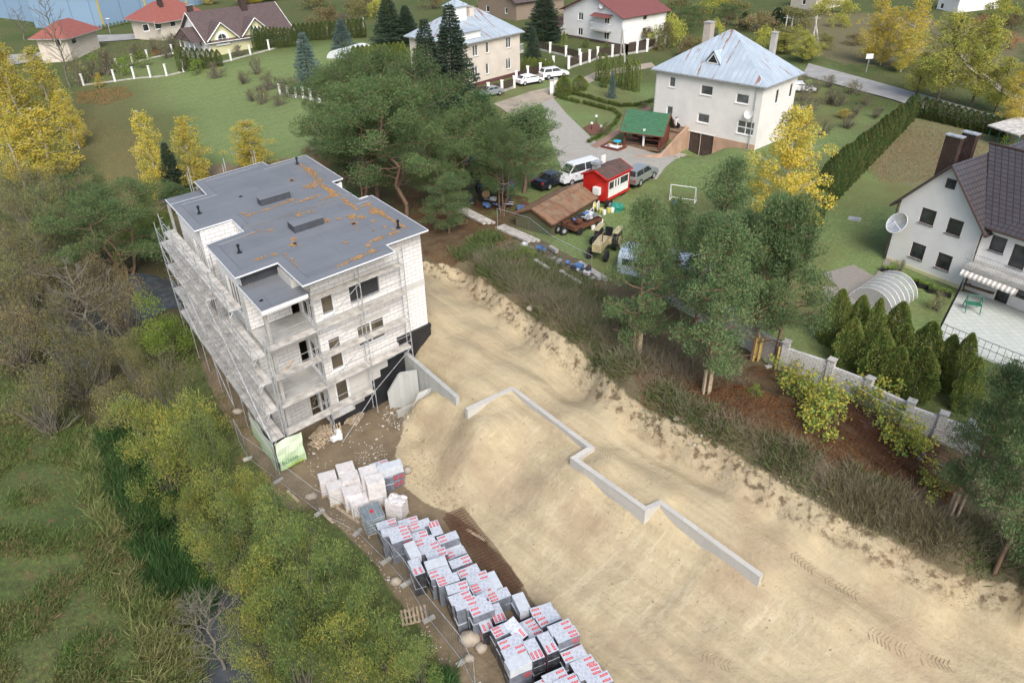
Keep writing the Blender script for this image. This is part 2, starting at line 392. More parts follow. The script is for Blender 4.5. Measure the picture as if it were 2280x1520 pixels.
LAWN = [(350,110),(430,150),(560,130),(700,105),(900,90),(900,190),(720,230),(720,340),(560,400),(420,330),(400,250),(300,230),(330,180),(260,170),(250,140)]
GARDEN = [(1080,190),(1200,170),(1480,190),(1850,140),(1860,250),(2050,250),(2290,260),(2290,480),(2080,760),(1980,860),(1620,720),(1400,640),(1060,480),(980,400),(1000,260)]
LEAFY = [(150,200),(270,205),(300,300),(340,380),(380,470),(200,470),(150,330)]
DRYG = [(1960,260),(2100,260),(2280,330),(2280,500),(2100,430),(1960,400),(1900,330)]
FARDRY = [(1780,20),(2280,60),(2280,230),(2040,150),(1860,140),(1760,100)]
RIVER = [(-100,560),(0,600),(150,640),(260,560),(300,480),(430,480),(430,600),(460,760),(300,900),(330,1050),(430,1180),(600,1350),(640,1560),(350,1560),(380,1350),(330,1200),(230,1060),(120,900),(0,820)]
def zone(poly, blur=2):
    a = (inpoly(PU, PV, poly) & fwdok).astype(float).reshape(GX.shape)
    for _ in range(blur):
        b = np.pad(a, 1, mode='edge'); a = (b[:-2, 1:-1]+b[2:, 1:-1]+b[1:-1, :-2]+b[1:-1, 2:]+4*a)/8
    return a.ravel()
zs, ze, zb, zp = zone(SAND, 3), zone(EARTH, 3), zone(BRUSH, 3), np.maximum(zone(PINEFLOOR), zone([(1400,790),(1560,820),(1700,815),(1850,885),(2160,1030),(2140,1150),(2000,1120),(1850,1040),(1700,960),(1560,930),(1430,900)], 3))
zl, zg, zf, zd, zr = zone(LAWN), zone(GARDEN), zone(LEAFY, 14), np.maximum(zone(DRYG, 4), zone(FARDRY)), zone(RIVER, 6)
# relief: ruts and scoops in sand, humps in brush and meadow
rng = np.random.default_rng(5)
def vnoise(x, y, sc_, seed):
    r = np.random.default_rng(seed); n = 64; T = r.random((n, n))
    X = x/sc_; Y = y/sc_; xi = np.floor(X).astype(int); yi = np.floor(Y).astype(int); tx = X-xi; ty = Y-yi
    tx = tx*tx*(3-2*tx); ty = ty*ty*(3-2*ty); g = lambda i, j: T[i % n, j % n]
    return (g(xi, yi)*(1-tx)+g(xi+1, yi)*tx)*(1-ty)+(g(xi, yi+1)*(1-tx)+g(xi+1, yi+1)*tx)*ty-.5
near = ((fx > -28) & (fx < 40) & (fy > 12) & (fy < 75)).astype(float)
ca, sa = math.cos(math.radians(-47)), math.sin(math.radians(-47))
al = fx*ca+fy*sa; ac = -fx*sa+fy*ca          # along and across the sand road
rel = .10*vnoise(fx, fy, 1.6, 1)+.07*vnoise(fx, fy, .7, 2)+.05*vnoise(fx, fy, .35, 3)
ruts = .2*vnoise(al, ac*6, 7, 4)+.2*vnoise(al, ac*11, 5, 5)
SLOPE = [(1045,945),(1140,900),(1290,1010),(1262,1040),(1430,1160),(1480,1150),(1690,1310),(1950,1420),(1900,1490),(1500,1450),(1250,1340),(1060,1180),(940,1040),(930,940)]
zslope = zone(SLOPE, 4)
scoop = .17*vnoise(al*3.2, ac*.5, 2, 8)+.16*vnoise(al*1.2, ac*1.2, 1.4, 9)
bankz = zone([(940,580),(1012,588),(1280,765),(1440,895),(1620,995),(1870,1135),(2140,1262),(2280,1300),(2280,1375),(2000,1290),(1730,1150),(1420,965),(1180,760),(1010,625),(940,610)], 2)
Z = Z+near*(zs*(rel*.6+ruts*(1-zslope)+scoop*zslope*.7)+ze*(1-zs)*rel*.7+zb*(rel*2.2)+zr*0)
Z = Z+near*bankz*(.16*vnoise(fx, fy, 1.1, 11)+.12*vnoise(fx, fy, .4, 12)+.6*vnoise(fx, fy, 2.6, 13))
mead = np.clip(1-zs-ze-zb-zg-zl-zp, 0, 1)*(PU < 700)*near
Z = Z+mead*(.35*vnoise(fx, fy, 2.2, 21)+.2*vnoise(fx, fy, .8, 22))
nx_, ny_ = len(gx), len(gy)
idx = np.arange(nx_*ny_).reshape(ny_, nx_)
F_ = np.stack([idx[:-1, :-1], idx[:-1, 1:], idx[1:, 1:], idx[1:, :-1]], -1).reshape(-1, 4)
me = bpy.data.meshes.new('ground'); me.vertices.add(len(fx)); me.vertices.foreach_set('co', np.stack([fx, fy, Z], 1).ravel())
me.loops.add(F_.size); me.loops.foreach_set('vertex_index', F_.ravel()); me.polygons.add(len(F_))
me.polygons.foreach_set('loop_start', np.arange(0, F_.size, 4)); me.polygons.foreach_set('use_smooth', np.ones(len(F_), bool)); me.update()
def vattr(name, cols):
    a = me.color_attributes.new(name, 'FLOAT_COLOR', 'POINT'); a.data.foreach_set('color', np.stack(cols, 1).ravel())
vattr('za', [zs, ze, zb, zp]); vattr('zb', [zl, zg, zf, zd]); vattr('zc', [zr, zslope, bankz, np.zeros_like(zs)])
gm, n, p = newmat('ground')
tc = n.add('ShaderNodeTexCoord').outputs['Object']
def att(nm):
    a = n.add('ShaderNodeAttribute', attribute_name=nm, attribute_type='GEOMETRY'); s_ = n.add('ShaderNodeSeparateColor'); n.L.new(a.outputs['Color'], s_.inputs[0]); return s_.outputs, a.outputs['Alpha']
(zaO, zaA), (zbO, zbA), (zcO, _) = att('za'), att('zb'), att('zc')
n1 = n.noise(.9, 6, tc, .65); n2 = n.noise(4.5, 5, tc, .6); n3 = n.noise(.12, 4, tc); n4 = n.noise(28, 3, tc)
def edge(a, k=.55): # noisy edge of a zone
    return n.ramp(n.math('ADD', a, n.math('MULTIPLY', n.math('SUBTRACT', n1, .5), k*1.6)), .38, .62)
# base: rough grass
g1 = n.mix(n.ramp(n3, .4, .62), (.08, .125, .035), (.12, .14, .05)); g1 = n.mix(n.ramp(n2, .35, .7), g1, (.06, .065, .03)); g1 = n.mix(n.ramp(n1, .55, .75), g1, (.15, .1, .055))
col = g1
lawn = n.mix(n.ramp(n1, .3, .7), (.15, .22, .075), (.2, .245, .1)); lawn = n.mix(n.ramp(n2, .4, .8), lawn, (.085, .115, .045))
col = n.mix(zbO[1], col, n.mix(n.ramp(n3, .45, .65), lawn, (.14, .145, .06)))
lw = n.add('ShaderNodeTexWave', wave_type='RINGS', rings_direction='Z', i_Scale=.16, i_Distortion=7, i_Detail=4); n.L.new(tc, lw.inputs[0])
col = n.mix(zbO[0], col, n.mix(n.math('MULTIPLY', lw.outputs['Fac'], .3), lawn, (.19, .23, .1)))
col = n.mix(n.math('MULTIPLY', zbO[2], .75), col, n.mix(n4, (.15, .135, .06), (.21, .165, .085)))
dry = n.mix(n.ramp(n2, .35, .65), (.2, .16, .1), (.14, .13, .065))
col = n.mix(n.math('MULTIPLY', edge(zbA, 1.0), .75), col, dry)
mud = n.mix(n.ramp(n2, .35, .7), (.06, .06, .03), (.075, .06, .035))
col = n.mix(edge(zcO[0]), col, mud)
br_ = n.mix(n.ramp(n1, .38, .62), (.095, .072, .045), (.075, .08, .04)); br_ = n.mix(n.ramp(n4, .4, .7), br_, (.2, .16, .1))
col = n.mix(edge(zaO[2]), col, br_)
litter = n.mix(n.ramp(n2, .35, .7), (.135, .07, .035), (.06, .042, .025)); col = n.mix(n.math('MULTIPLY', edge(zaA, 1.2), n.ramp(n.noise(.7, 5, tc, .65), .25, .6)), col, litter)
er = n.mix(n.ramp(n1, .35, .7), (.2, .155, .1), (.135, .105, .068)); er = n.mix(n.ramp(n4, .62, .75), er, (.42, .37, .3))
col = n.mix(edge(zaO[1]), col, er)
mp = n.add('ShaderNodeMapping'); mp.inputs['Rotation'].default_value = (0, 0, math.radians(47)); n.L.new(tc, mp.inputs[0])
mp2 = n.add('ShaderNodeMapping'); mp2.inputs['Scale'].default_value = (.12, 1.6, 1); n.L.new(mp.outputs[0], mp2.inputs[0])
st = n.noise(1.1, 6, mp2.outputs[0], .7)
mp3 = n.add('ShaderNodeMapping'); mp3.inputs['Scale'].default_value = (2.4, .4, 1); n.L.new(mp.outputs[0], mp3.inputs[0])
st2 = n.noise(1.2, 3, mp3.outputs[0], .6, .4)
sand = n.mix(n.ramp(st, .38, .64), (.445, .375, .245), (.37, .305, .195))
sand = n.mix(n.math('MULTIPLY', n.ramp(st2, .54, .64), n.math('MULTIPLY', zcO[1], .6)), sand, (.5, .43, .3))
sand = n.mix(n.ramp(n1, .62, .78), sand, (.27, .21, .13)); sand = n.mix(n.ramp(n.noise(.22, 5, tc, .65), .48, .7), sand, (.31, .24, .16))
sand = n.mix(n.math('MULTIPLY', n.ramp(n.noise(1.7, 5, tc), .55, .68), zcO[2]), sand, (.42, .35, .25))
sand = n.mix(n.math('MULTIPLY', n.ramp(n.noise(2.3, 5, tc), .5, .62), zcO[2]), sand, (.14, .105, .065))
col = n.mix(edge(zaO[0], .35), col, sand)
n.L.new(col, p.inputs['Base Color']); p.inputs['Roughness'].default_value = .95; p.inputs['Specular IOR Level'].default_value = .15
bb = n.bump(n2, .7, .09); bb = n.bump(st, .8, .11, bb); bb = n.bump(n4, .5, .03, bb)
n.L.new(bb, p.inputs['Normal'])
me.materials.append(gm)
go = bpy.data.objects.new('ground', me); COL.objects.link(go); go['kind'] = 'structure'
go['label'] = 'sloping ground of sand, lawns, meadow and brush across the whole valley'
# sampled height on the finished relief
def gsurf(x, y):
    i = int(np.clip(np.searchsorted(gx, x)-1, 0, nx_-2)); j = int(np.clip(np.searchsorted(gy, y)-1, 0, ny_-2))
    tx = (x-gx[i])/(gx[i+1]-gx[i]); ty = (y-gy[j])/(gy[j+1]-gy[j]); A = Z.reshape(ny_, nx_)
    return float((A[j, i]*(1-tx)+A[j, i+1]*tx)*(1-ty)+(A[j+1, i]*(1-tx)+A[j+1, i+1]*tx)*ty)
def GS(u, v, dz=0):
    P = G(u, v); return Vector((P.x, P.y, gsurf(P.x, P.y)+dz))
# ---- water
wm, n, p = newmat('river_water'); tc = n.add('ShaderNodeTexCoord').outputs['Object']
n.L.new(n.mix(n.ramp(n.noise(1.5, 4, tc), .45, .65), (.05, .056, .062), (.08, .085, .085)), p.inputs['Base Color']); p.inputs['Roughness'].default_value = .12
n.L.new(n.bump(n.noise(2.5, 3, tc), .08, .05), p.inputs['Normal']); p.inputs['Specular IOR Level'].default_value = .6
mb = MB(); wz = -1.62*S
c0 = [(-60, 75), (-34, 60), (-24, 48), (-16, 34), (-12, 24), (-10, 14), (-9, 2)]
P4 = [(-75,30),(0,30),(0,70),(-75,70)]
mb.quad((-45, 0, wz), (-2, 0, wz), (-8, 62, wz), (-45, 62, wz)); mb.build('river_water', wm, kind='structure', label='dark narrow river behind the bushes')
# ---- draped strips: roads and paths
def strip(name, L, R, mat, label, lift=.04, seg=10, cross=6):
    def resample(P):
        P = [G(*q) for q in P]; P = [Vector((q.x, q.y, 0)) for q in P]
        d = [0]
        for i in range(1, len(P)): d.append(d[-1]+(P[i]-P[i-1]).length)
        n_ = (len(P)-1)*seg; out = []
        for k in range(n_+1):
            t = d[-1]*k/n_; j = max(0, min(len(P)-2, next((i for i in range(len(d)-1) if d[i+1] >= t), len(P)-2)))
            f = (t-d[j])/max(1e-6, d[j+1]-d[j]); out.append(P[j].lerp(P[j+1], f))
        return out
    A, B = resample(L), resample(R); k_ = min(len(A), len(B)); mb = MB(); acc = 0
    pt = lambda i, j: (lambda q: (q.x, q.y, gz(q.x, q.y)+lift))(A[i].lerp(B[i], j/cross))
    for i in range(k_-1):
        dl = (A[i+1]-A[i]).length; wd = (B[i]-A[i]).length
        for j in range(cross):
            mb.quad(pt(i, j), pt(i, j+1), pt(i+1, j+1), pt(i+1, j), uv=[(wd*j/cross, acc), (wd*(j+1)/cross, acc), (wd*(j+1)/cross, acc+dl), (wd*j/cross, acc+dl)])
        acc += dl
    return mb.build(name, mat, kind='structure', label=label)
pav = uvmat('driveway_paving', [(.40, .38, .34), (.34, .32, .28)], .4, .2, .012, (.26, .24, .2), nz=.5, stain=.5, scol=(.3, .27, .22))
strip('driveway', [(1196,206),(1213,250),(1220,290),(1232,330),(1250,380),(1262,420)], [(1228,214),(1262,255),(1330,320),(1368,346),(1530,345),(1462,400)], pav, 'pale paved driveway curving down past the garden to the garage')
strip('driveway', [(1250,372),(1300,395),(1400,400),(1455,395)], [(1340,330),(1400,350),(1490,350),(1565,348)], pav, 'paved forecourt in front of the garage doors', lift=.05)
redp = uvmat('red_paving', [(.33, .2, .15), (.28, .17, .13)], .2, .1, .008, (.2, .15, .12))
strip('garden_path', [(1314,325),(1350,305),(1378,285),(1400,255),(1445,236)], [(1328,331),(1366,308),(1395,290),(1420,262),(1450,244)], redp, 'reddish paved garden path beside the clipped hedge', lift=.06)
asph = flat('asphalt', (.33, .325, .31), .9, var=.15, scale=.5)
strip('road', [(1800,143),(1990,195),(2150,240),(2300,285)], [(1786,170),(1982,222),(2118,268),(2300,325)], asph, 'grey asphalt road crossing behind the gardens', lift=.12)
dirt = flat('dirt_track', (.36, .31, .24), .95, var=.2, scale=.6)
strip('dirt_road', [(1100,232),(1180,205),(1270,185),(1330,160),(1450,140)], [(1145,262),(1225,222),(1290,196),(1345,172),(1460,150)], dirt, 'dirt lane past the parked white cars', lift=.06)
strip('dirt_track', [(2128,110),(2150,150),(2200,190),(2270,240)], [(2142,108),(2168,148),(2215,185),(2290,230)], dirt, 'sandy track through the dry grass at the far right', lift=.15)
strip('street', [(0,125),(90,118),(210,80),(330,75)], [(0,150),(100,135),(220,95),(340,86)], asph, 'street between the red roofed bungalows and the lawn', lift=.12)
greyp = uvmat('grey_paving', [(.3, .27, .24), (.25, .23, .2)], .2, .1, .01, (.18, .17, .14))
strip('paved_path', [(2005,500),(1965,590),(1930,640),(1830,640)], [(2012,520),(1975,600),(2030,680),(1850,690)], greyp, 'grey paved path round the corner of the white gabled house', lift=.05)
strip('paved_path', [(1830,610),(1880,650),(1960,700)], [(1900,590),(2030,660),(2010,720)], greyp, 'paved apron round the arched greenhouse', lift=.03)
# lawn in front of the gazebo is part of the ground
# ================================================================ construction building
def wall(mb, F, s0, s1, z0, z1, holes, depth=.14):
    "wall sheet in frame F(s, d, z) (d = distance outwards) with window holes and reveals"
    ss = sorted({s0, s1, *[h[0] for h in holes], *[h[1] for h in holes]}); zz = sorted({z0, z1, *[h[2] for h in holes], *[h[3] for h in holes]})
    ss = [x for x in ss if s0 <= x <= s1]; zz = [x for x in zz if z0 <= x <= z1]
    for i in range(len(ss)-1):
        for j in range(len(zz)-1):
            a, b, c, d = ss[i], ss[i+1], zz[j], zz[j+1]; m_, k_ = (a+b)/2, (c+d)/2
            if any(h[0] < m_ < h[1] and h[2] < k_ < h[3] for h in holes): continue
            mb.quad(F(a, 0, c), F(b, 0, c), F(b, 0, d), F(a, 0, d), uv=[(a, c), (b, c), (b, d), (a, d)])
    for a, b, c, d in holes:
        mb.quad(F(a, 0, c), F(b, 0, c), F(b, -depth, c), F(a, -depth, c)); mb.quad(F(a, -depth, d), F(b, -depth, d), F(b, 0, d), F(a, 0, d))
        mb.quad(F(a, -depth, c), F(a, -depth, d), F(a, 0, d), F(a, 0, c)); mb.quad(F(b, 0, c), F(b, 0, d), F(b, -depth, d), F(b, -depth, c))
def window(par, F, h, fm, gm, nv=1, nh=0, fw=.06, depth=.1, sill=True, name='window', sm=None, label=None, hb=None):
    a, b, c, d = h; mb = MB(); y0, y1 = -depth-.05, -depth+.02
    mb.box(a, a+fw, y0, y1, c, d, F); mb.box(b-fw, b, y0, y1, c, d, F); mb.box(a+fw, b-fw, y0, y1, c, c+fw, F); mb.box(a+fw, b-fw, y0, y1, d-fw, d, F)
    for k in range(nv):
        x = a+(b-a)*(k+1)/(nv+1); mb.box(x-fw*.5, x+fw*.5, y0, y1-.004, c+fw, d-fw, F)
    for k in range(nh):
        z = c+(d-c)*((k+1)/(nh+1) if hb is None else hb); mb.box(a+fw, b-fw, y0, y1-.007, z-fw*.5, z+fw*.5, F)
    w_ = mb.build(name, fm, par, label=label)
    mb = MB(); mb.box(a+.01, b-.01, y0+.005, y0+.03, c+.01, d-.01, F); mb.build('pane', gm, w_)
    if sill:
        mb = MB(); mb.box(a-.04, b+.04, -depth+.022, .07, c-.035, c-.004, F); mb.build('sill', sm or fm, w_)
    return w_
def FR(P, e, nn): # frame from origin, direction, outward normal, metres
    return lambda s, d, z: (float(P[0]+e[0]*s+nn[0]*d), float(P[1]+e[1]*s+nn[1]*d), z)
aer = uvmat('aerated_block', [(.8, .79, .78), (.74, .73, .72)], .6, .24, .014, (.34, .33, .32), stain=.3, scol=(.5, .48, .45), nz=.8)
lime = uvmat('render_coat', [(.56, .55, .52), (.54, .53, .5)], 3.0, 1.2, .006, (.44, .43, .4), stain=.35, scol=(.33, .32, .3))
rm, n, p = newmat('bitumen_roofing')
uvn = n.add('ShaderNodeUVMap').outputs[0]; tc = n.add('ShaderNodeTexCoord').outputs['Object']
bk = n.add('ShaderNodeTexBrick', offset=.37, i_Color1=(.165, .18, .198, 1), i_Color2=(.142, .155, .172, 1), i_Mortar=(.085, .095, .11, 1), i_Scale=1.0, i_Mortar_Size=.012, i_Brick_Width=7.5, i_Row_Height=1.0)
n.L.new(uvn, bk.inputs['Vector'])
c = n.mix(n.math('MULTIPLY', n.ramp(n.noise(.6, 6, tc), .4, .7), .5), bk.outputs['Color'], (.2, .215, .235))
n.L.new(n.mix(n.math('MULTIPLY', n.noise(40, 3, tc), .3), c, (.125, .137, .152)), p.inputs['Base Color']); p.inputs['Roughness'].default_value = .8
n.L.new(n.bump(n.noise(60, 2, tc), .2, .01), p.inputs['Normal']); M['roofing'] = rm
FU = lambda a, d, z: BL(a/S, d/S, z)      # not used for walls
def fa(b): # frames in building units: s along a, outward = -b
    return lambda s, d, z: BL(s, b-d/S, z)
def fb(a, sgn=-1): return lambda s, d, z: BL(a+sgn*d/S, s, z)
# holes are given in building units; window() adds metric offsets in s -> convert
def FA(b, sg=-1): return lambda s, d, z: BL(s/S, b+sg*d/S, z/S)
def FB(a, sg=-1): return lambda s, d, z: BL(a+sg*d/S, s/S, z/S)
def H(*h): return tuple(x*S for x in h)
bd = thing('apartment_block', 'unfinished white block apartment building with flat grey roof and open corner terraces', 'building', BL(3.5, 6, 0))
WF = -.3
front = [H(2.42,3.16,.95,2.72), H(2.42,3.16,3.35,5.15), H(2.42,3.14,5.6,5.86), H(2.42,3.12,6.35,7.45), H(3.95,5.6,6.4,7.45), H(4.02,5.66,3.95,5.15)]
mb = MB(); wall(mb, FA(WF), 2.0*S, 8.22*S, .5*S, 8.93*S, front, .2)
W1 = mb.build('front_wall', aer, bd)
mb = MB()  # right and back walls
wall(mb, FB(8.22, 1), -.3*S, 5.2*S, 3.55*S, 8.93*S, [H(1.2,2.2,6.3,7.4), H(3.4,4.3,6.3,7.4)])
wall(mb, FA(5.2, 1), 7.6*S, 8.22*S, 2*S, 8.93*S, [])
wall(mb, FB(7.6, 1), 5.2*S, 8.0*S, 2*S, 8.93*S, [])
wall(mb, FA(8.0, -1), 7.6*S, 8.0*S, 2*S, 8.93*S, [])
wall(mb, FB(8.0, 1), 8.0*S, 13.3*S, 2*S, 8.93*S, [H(9,10,5,6.2), H(11,12.2,5,6.2)])
wall(mb, FA(13.3, 1), 1.6*S, 8.0*S, 0, 8.93*S, [H(2,3,5,6.2), H(4.4,5.6,5,6.2)])
W2 = mb.build('side_wall', aer, bd)
# left wall (towards the river): two projecting rooms and the recess between
lh = [H(2.2,4.1,6.25,7.9), H(1.95,4.4,3.3,4.95), H(1.9,4.4,.35,1.9)]
lh2 = [H(7.7,9.3,6.25,7.9), H(7.7,10.2,3.3,4.95)]
mb = MB(); wall(mb, FB(-.45), 1.55*S, 4.9*S, -.1*S, 8.93*S, lh, .2); wall(mb, FB(-.45), 7.2*S, 11.6*S, -.3*S, 8.93*S, lh2, .2)
wall(mb, FA(1.55), -.45*S, 1.62*S, 6.05*S, 8.93*S, []); wall(mb, FA(1.55), -.45*S, 1.62*S, 3.05*S, 5.85*S, []); wall(mb, FA(1.55), -.45*S, 1.62*S, -.05*S, 2.85*S, [])
wall(mb, FA(4.9, 1), -.45*S, 1.4*S, -.1*S, 8.93*S, []); wall(mb, FA(7.2), -.45*S, 1.4*S, -.3*S, 8.93*S, [])
wall(mb, FB(1.35), 4.9*S, 7.2*S, -.1*S, 8.93*S, [H(5.5,6.5,6.1,7.6), H(5.5,6.5,3.2,4.9)])
wall(mb, FA(11.6, 1), -.45*S, 1.6*S, -.3*S, 8.93*S, []); wall(mb, FB(1.6), 11.6*S, 13.3*S, -.3*S, 8.93*S, [H(12,12.8,6.1,7.7)])
W3 = mb.build('river_side_wall', aer, bd)
mb = MB()  # room wall facing the corner terraces
dr = [H(-.12,1.2,6.12,7.75), H(-.12,1.2,3.12,4.75), H(-.12,1.2,.3,1.9)]
wall(mb, FB(2.0), -.28*S, 1.55*S, .4*S, 8.93*S, dr, .15)
W4 = mb.build('terrace_wall', aer, bd)
for Fq_, *q_ in ((FA(WF-.012),2.0,8.24,2.78,3.0),(FA(WF-.012),2.0,8.24,5.88,6.18),(FA(WF-.012),3.3,6.0,5.18,5.42),(FA(WF-.014),3.2,6.0,.75,2.76),(FA(WF-.012),2.0,2.4,.75,2.76),(FB(-.462),1.55,4.9,5.75,6.05),(FB(-.462),1.55,4.9,2.75,3.05)):
    mb = MB(); wall(mb, Fq_, *[x_*S for x_ in q_], []); mb.build('ring_beam', lime, bd)
mb = MB()  # foundation with stepped black coating
Fw = FA(WF-.03)
for a0, a1, z1 in [(1.98,3.3,.72),(3.3,3.9,.95),(3.9,4.45,1.3),(4.45,5.0,1.85),(5.0,5.5,2.25),(5.5,6.05,2.62),(6.05,6.3,2.9),(6.3,8.3,3.55)]:
    mb.box(a0*S, a1*S-.002, -.05, .06, (-.6 if a0 < 6.2 else .2)*S, z1*S, Fw)
mb.box(6.2*S, 8.34*S, -.02, .12, 3.38*S, 3.6*S, Fw)
mb.box(-.38*S, 5.3*S, 0, .12, .2*S, 3.58*S, FB(8.22, 1)); mb.build('foundation', M['fnd'], bd)
# windows of the front
for i, h in enumerate(front):
    if i == 4: # large opening closed by a dark sheet
        m2 = MB(); m2.box(h[0], h[1], -.19, -.17, h[2], h[3], FA(WF)); m2.build('opening_sheet', flat('grey_membrane', (.035, .038, .042), .7), bd); continue
    nh = {0: 1, 1: 1, 2: 0, 3: 0, 5: 0}[i]; nv = 1 if i == 5 else 0
    window(bd, FA(WF), h, M['whitemetal'], M['brownglass'], nv, nh, hb=.62 if i == 1 else .3, depth=.08, fw=.1)
for h in lh[:2]+lh2: window(bd, FB(-.45), h, M['whitemetal'], M['brownglass'], 3, 0, depth=.12, sill=False, fw=.07)
for h in dr: window(bd, FB(2.0), h, M['whitemetal'], M['brownglass'], 1, 1, depth=.08, sill=False, fw=.075, name='terrace_door')
window(bd, FB(-.45), lh[2], M['whitemetal'], M['glass'], 1, 0, depth=.12, sill=False)
# floor slabs and terrace slabs
for z in (3.0, 6.0):
    for bx_ in ((-.52, 2.02, -.62, 1.56, z-.17, z+.02), (-.52, -.36, 1.57, 4.89, z-.14, z), (-.85, 1.4, 4.91, 7.22, z-.17, z), (-.75, 1.6, 11.6, 13.9, z-.17, z)):
        mb = MB(); mb.box(*bx_, lambda a, b, c: BL(a, b, c)); mb.build('terrace_slab', M['slab'], bd)
for z0, z1 in ((0, 2.83), (3.02, 5.83), (6.02, 8.3)):
    m2 = MB(); m2.box(-.3, -.14, -.42, -.26, z0, z1, lambda a, b, c: BL(a, b, c)); m2.build('corner_post', M['concrete'], bd)
    m2 = MB(); m2.box(-.5, -.36, 13.5, 13.64, z0, z1, lambda a, b, c: BL(a, b, c)); m2.build('corner_post', M['concrete'], bd)
# roofs
RP = [(-.76,.98),(-.74,5.1),(1.22,5.45-.15),(1.24,7.2),(-.68,7.15),(-.68,11.45),(1.3,11.46),(1.36,13.95),(5.62,14.3),(5.68,13.45),(8.2,13.5),(8.2,8.27),(7.48,8.24),(7.5,4.77),(8.28,4.8),(8.3,-.98),(5.9,-.92),(5.86,-1.8),(1.25,-1.76),(1.24,1.02)]
RP = RP[::-1]
Fr = lambda a, b, z: BL(a, b, z)
def area(P): return sum(P[i][0]*P[(i+1) % len(P)][1]-P[(i+1) % len(P)][0]*P[i][1] for i in range(len(P)))/2
if area(RP) < 0: RP = RP[::-1]
def roofslab(mb, P, z0, z1, tri=True):
    bm = bmesh_poly(P)
    for t in bm: mb.tri(*[BL(x, y, z1) for x, y in t], uv=[(y*S, x*S) if False else (x*S, y*S) for x, y in t]); mb.tri(*[BL(x, y, z0) for x, y in t[::-1]])
def bmesh_poly(P):
    from mathutils.geometry import tessellate_polygon
    idx_ = tessellate_polygon([[Vector((x, y, 0)) for x, y in P]]); out = []
    for t in idx_:
        q = [P[i] for i in t]
        if (q[1][0]-q[0][0])*(q[2][1]-q[0][1])-(q[1][1]-q[0][1])*(q[2][0]-q[0][0]) < 0: q = q[::-1]
        out.append(q)
    return out
mb = MB(); roofslab(mb, RP, 8.93, 9.0); rf = mb.build('roof', M['roofing'], bd)
def inset(P, d):
    out = []; n_ = len(P)
    for i in range(n_):
        a, b, c = Vector(P[i-1]), Vector(P[i]), Vector(P[(i+1) % n_]); e1 = (b-a).normalized(); e2 = (c-b).normalized()
        n1_, n2_ = Vector((-e1.y, e1.x)), Vector((-e2.y, e2.x)); k_ = 1+n1_.dot(n2_); out.append(tuple(b+(n1_+n2_)*d/max(.3, k_)))
    return out
IN = inset(RP, .42)
mb = MB()  # raised rim ring (sloped inner edge) around the roof
IN0 = inset(RP, .02); IN2 = inset(RP, .47)
for i in range(len(RP)):
    j = (i+1) % len(RP); A, B, C_, D = RP[i], RP[j], IN[j], IN[i]; C2, D2 = IN2[j], IN2[i]
    l = math.hypot(B[0]-A[0], B[1]-A[1])*S
    mb.quad(BL(*A, 9.03), BL(*B, 9.03), BL(*C_, 9.05), BL(*D, 9.05), uv=[(0, .1), (l, .1), (l, .6), (0, .6)])
    mb.quad(BL(*D, 9.05), BL(*C_, 9.05), BL(*C2, 9.002), BL(*D2, 9.002), uv=[(0, .1), (l, .1), (l, .2), (0, .2)])
rim = mb.build('roof_rim', M['roofing'], bd)
mb = MB()  # white metal edge
for i in range(len(RP)):
    j = (i+1) % len(RP); A, B = RP[i], RP[j]; O_ = inset(RP, -.03); A2, B2 = O_[i], O_[j]
    mb.quad(BL(*A2, 8.97), BL(*B2, 8.97), BL(*B2, 9.035), BL(*A2, 9.035)); mb.quad(BL(*A2, 9.035), BL(*B2, 9.035), BL(*B, 9.031), BL(*A, 9.031)); mb.quad(BL(*A, 8.95), BL(*B, 8.95), BL(*B2, 8.97), BL(*A2, 8.97))
mb.build('roof_edging', M['whitemetal'], bd)
mb = MB(); mb.box(-.55, -.3, 0, 0, 0, 0)
mb = MB()  # the step across the roof, two hatches
mb.box(1.3, 7.45, 5.6, 5.72, 8.98, 9.17, Fr); mb.build('expansion_joint', M['roofing'], bd)
for nm, (a0, a1, b0, b1) in (('hatch', (3.05, 4.75, 7.75, 8.3)), ('hatch', (3.1, 4.7, 3.35, 4.2))):
    P = L0 = None
    m2 = MB(); m2.box(a0, a1, b0, b1, 8.99, 9.34, Fr); h_ = m2.build(nm, flat('dark_bitumen_sheet', (.06, .067, .08), .7, var=.15), bd); m3 = MB(); m3.box(a0-.02, a1+.02, b0-.02, b1+.02, 9.342, 9.37, Fr); m3.build('hatch_lid', M['roofing'], h_)
# lower terrace roofs
def lowroof(a0, a1, b0, b1, z):
    m2 = MB(); m2.box(a0, a1, b0, b1, z-.12, z, Fr); r_ = m2.build('terrace_roof', M['roofing'], bd)
    m2 = MB(); m2.box(a0+.05, a1, b0+.05, b0+.25, z-.3, z-.125, Fr); m2.build('roof_beam', M['white'], bd)
    m2 = MB(); m2.box(a0-.025, a0, b0-.02, b1, z-.07, z+.02, Fr); m2.box(a0, a1, b0-.02, b0, z-.2, z-.05, Fr); m2.build('edging', M['whitemetal'], r_)
lowroof(-.56, 1.62, -1.15, 1.7, 8.3); lowroof(-.5, 1.5, 11.62, 13.6, 8.62)
mb = MB(); mb.box(-.42, 1.6, 1.46, 1.53, 8.3, 8.9, Fr); mb.box(1.5, 1.6, -.25, 1.5, 8.3, 8.9, Fr); mb.build('roof_upstand', flat('dark_bitumen_sheet', (.06, .067, .08), .7), bd)
mb = MB(); mb.box(1.24, 2.0, -.3, 1.3, 8.0, 8.71, Fr); mb.build('lintel', lime, bd)
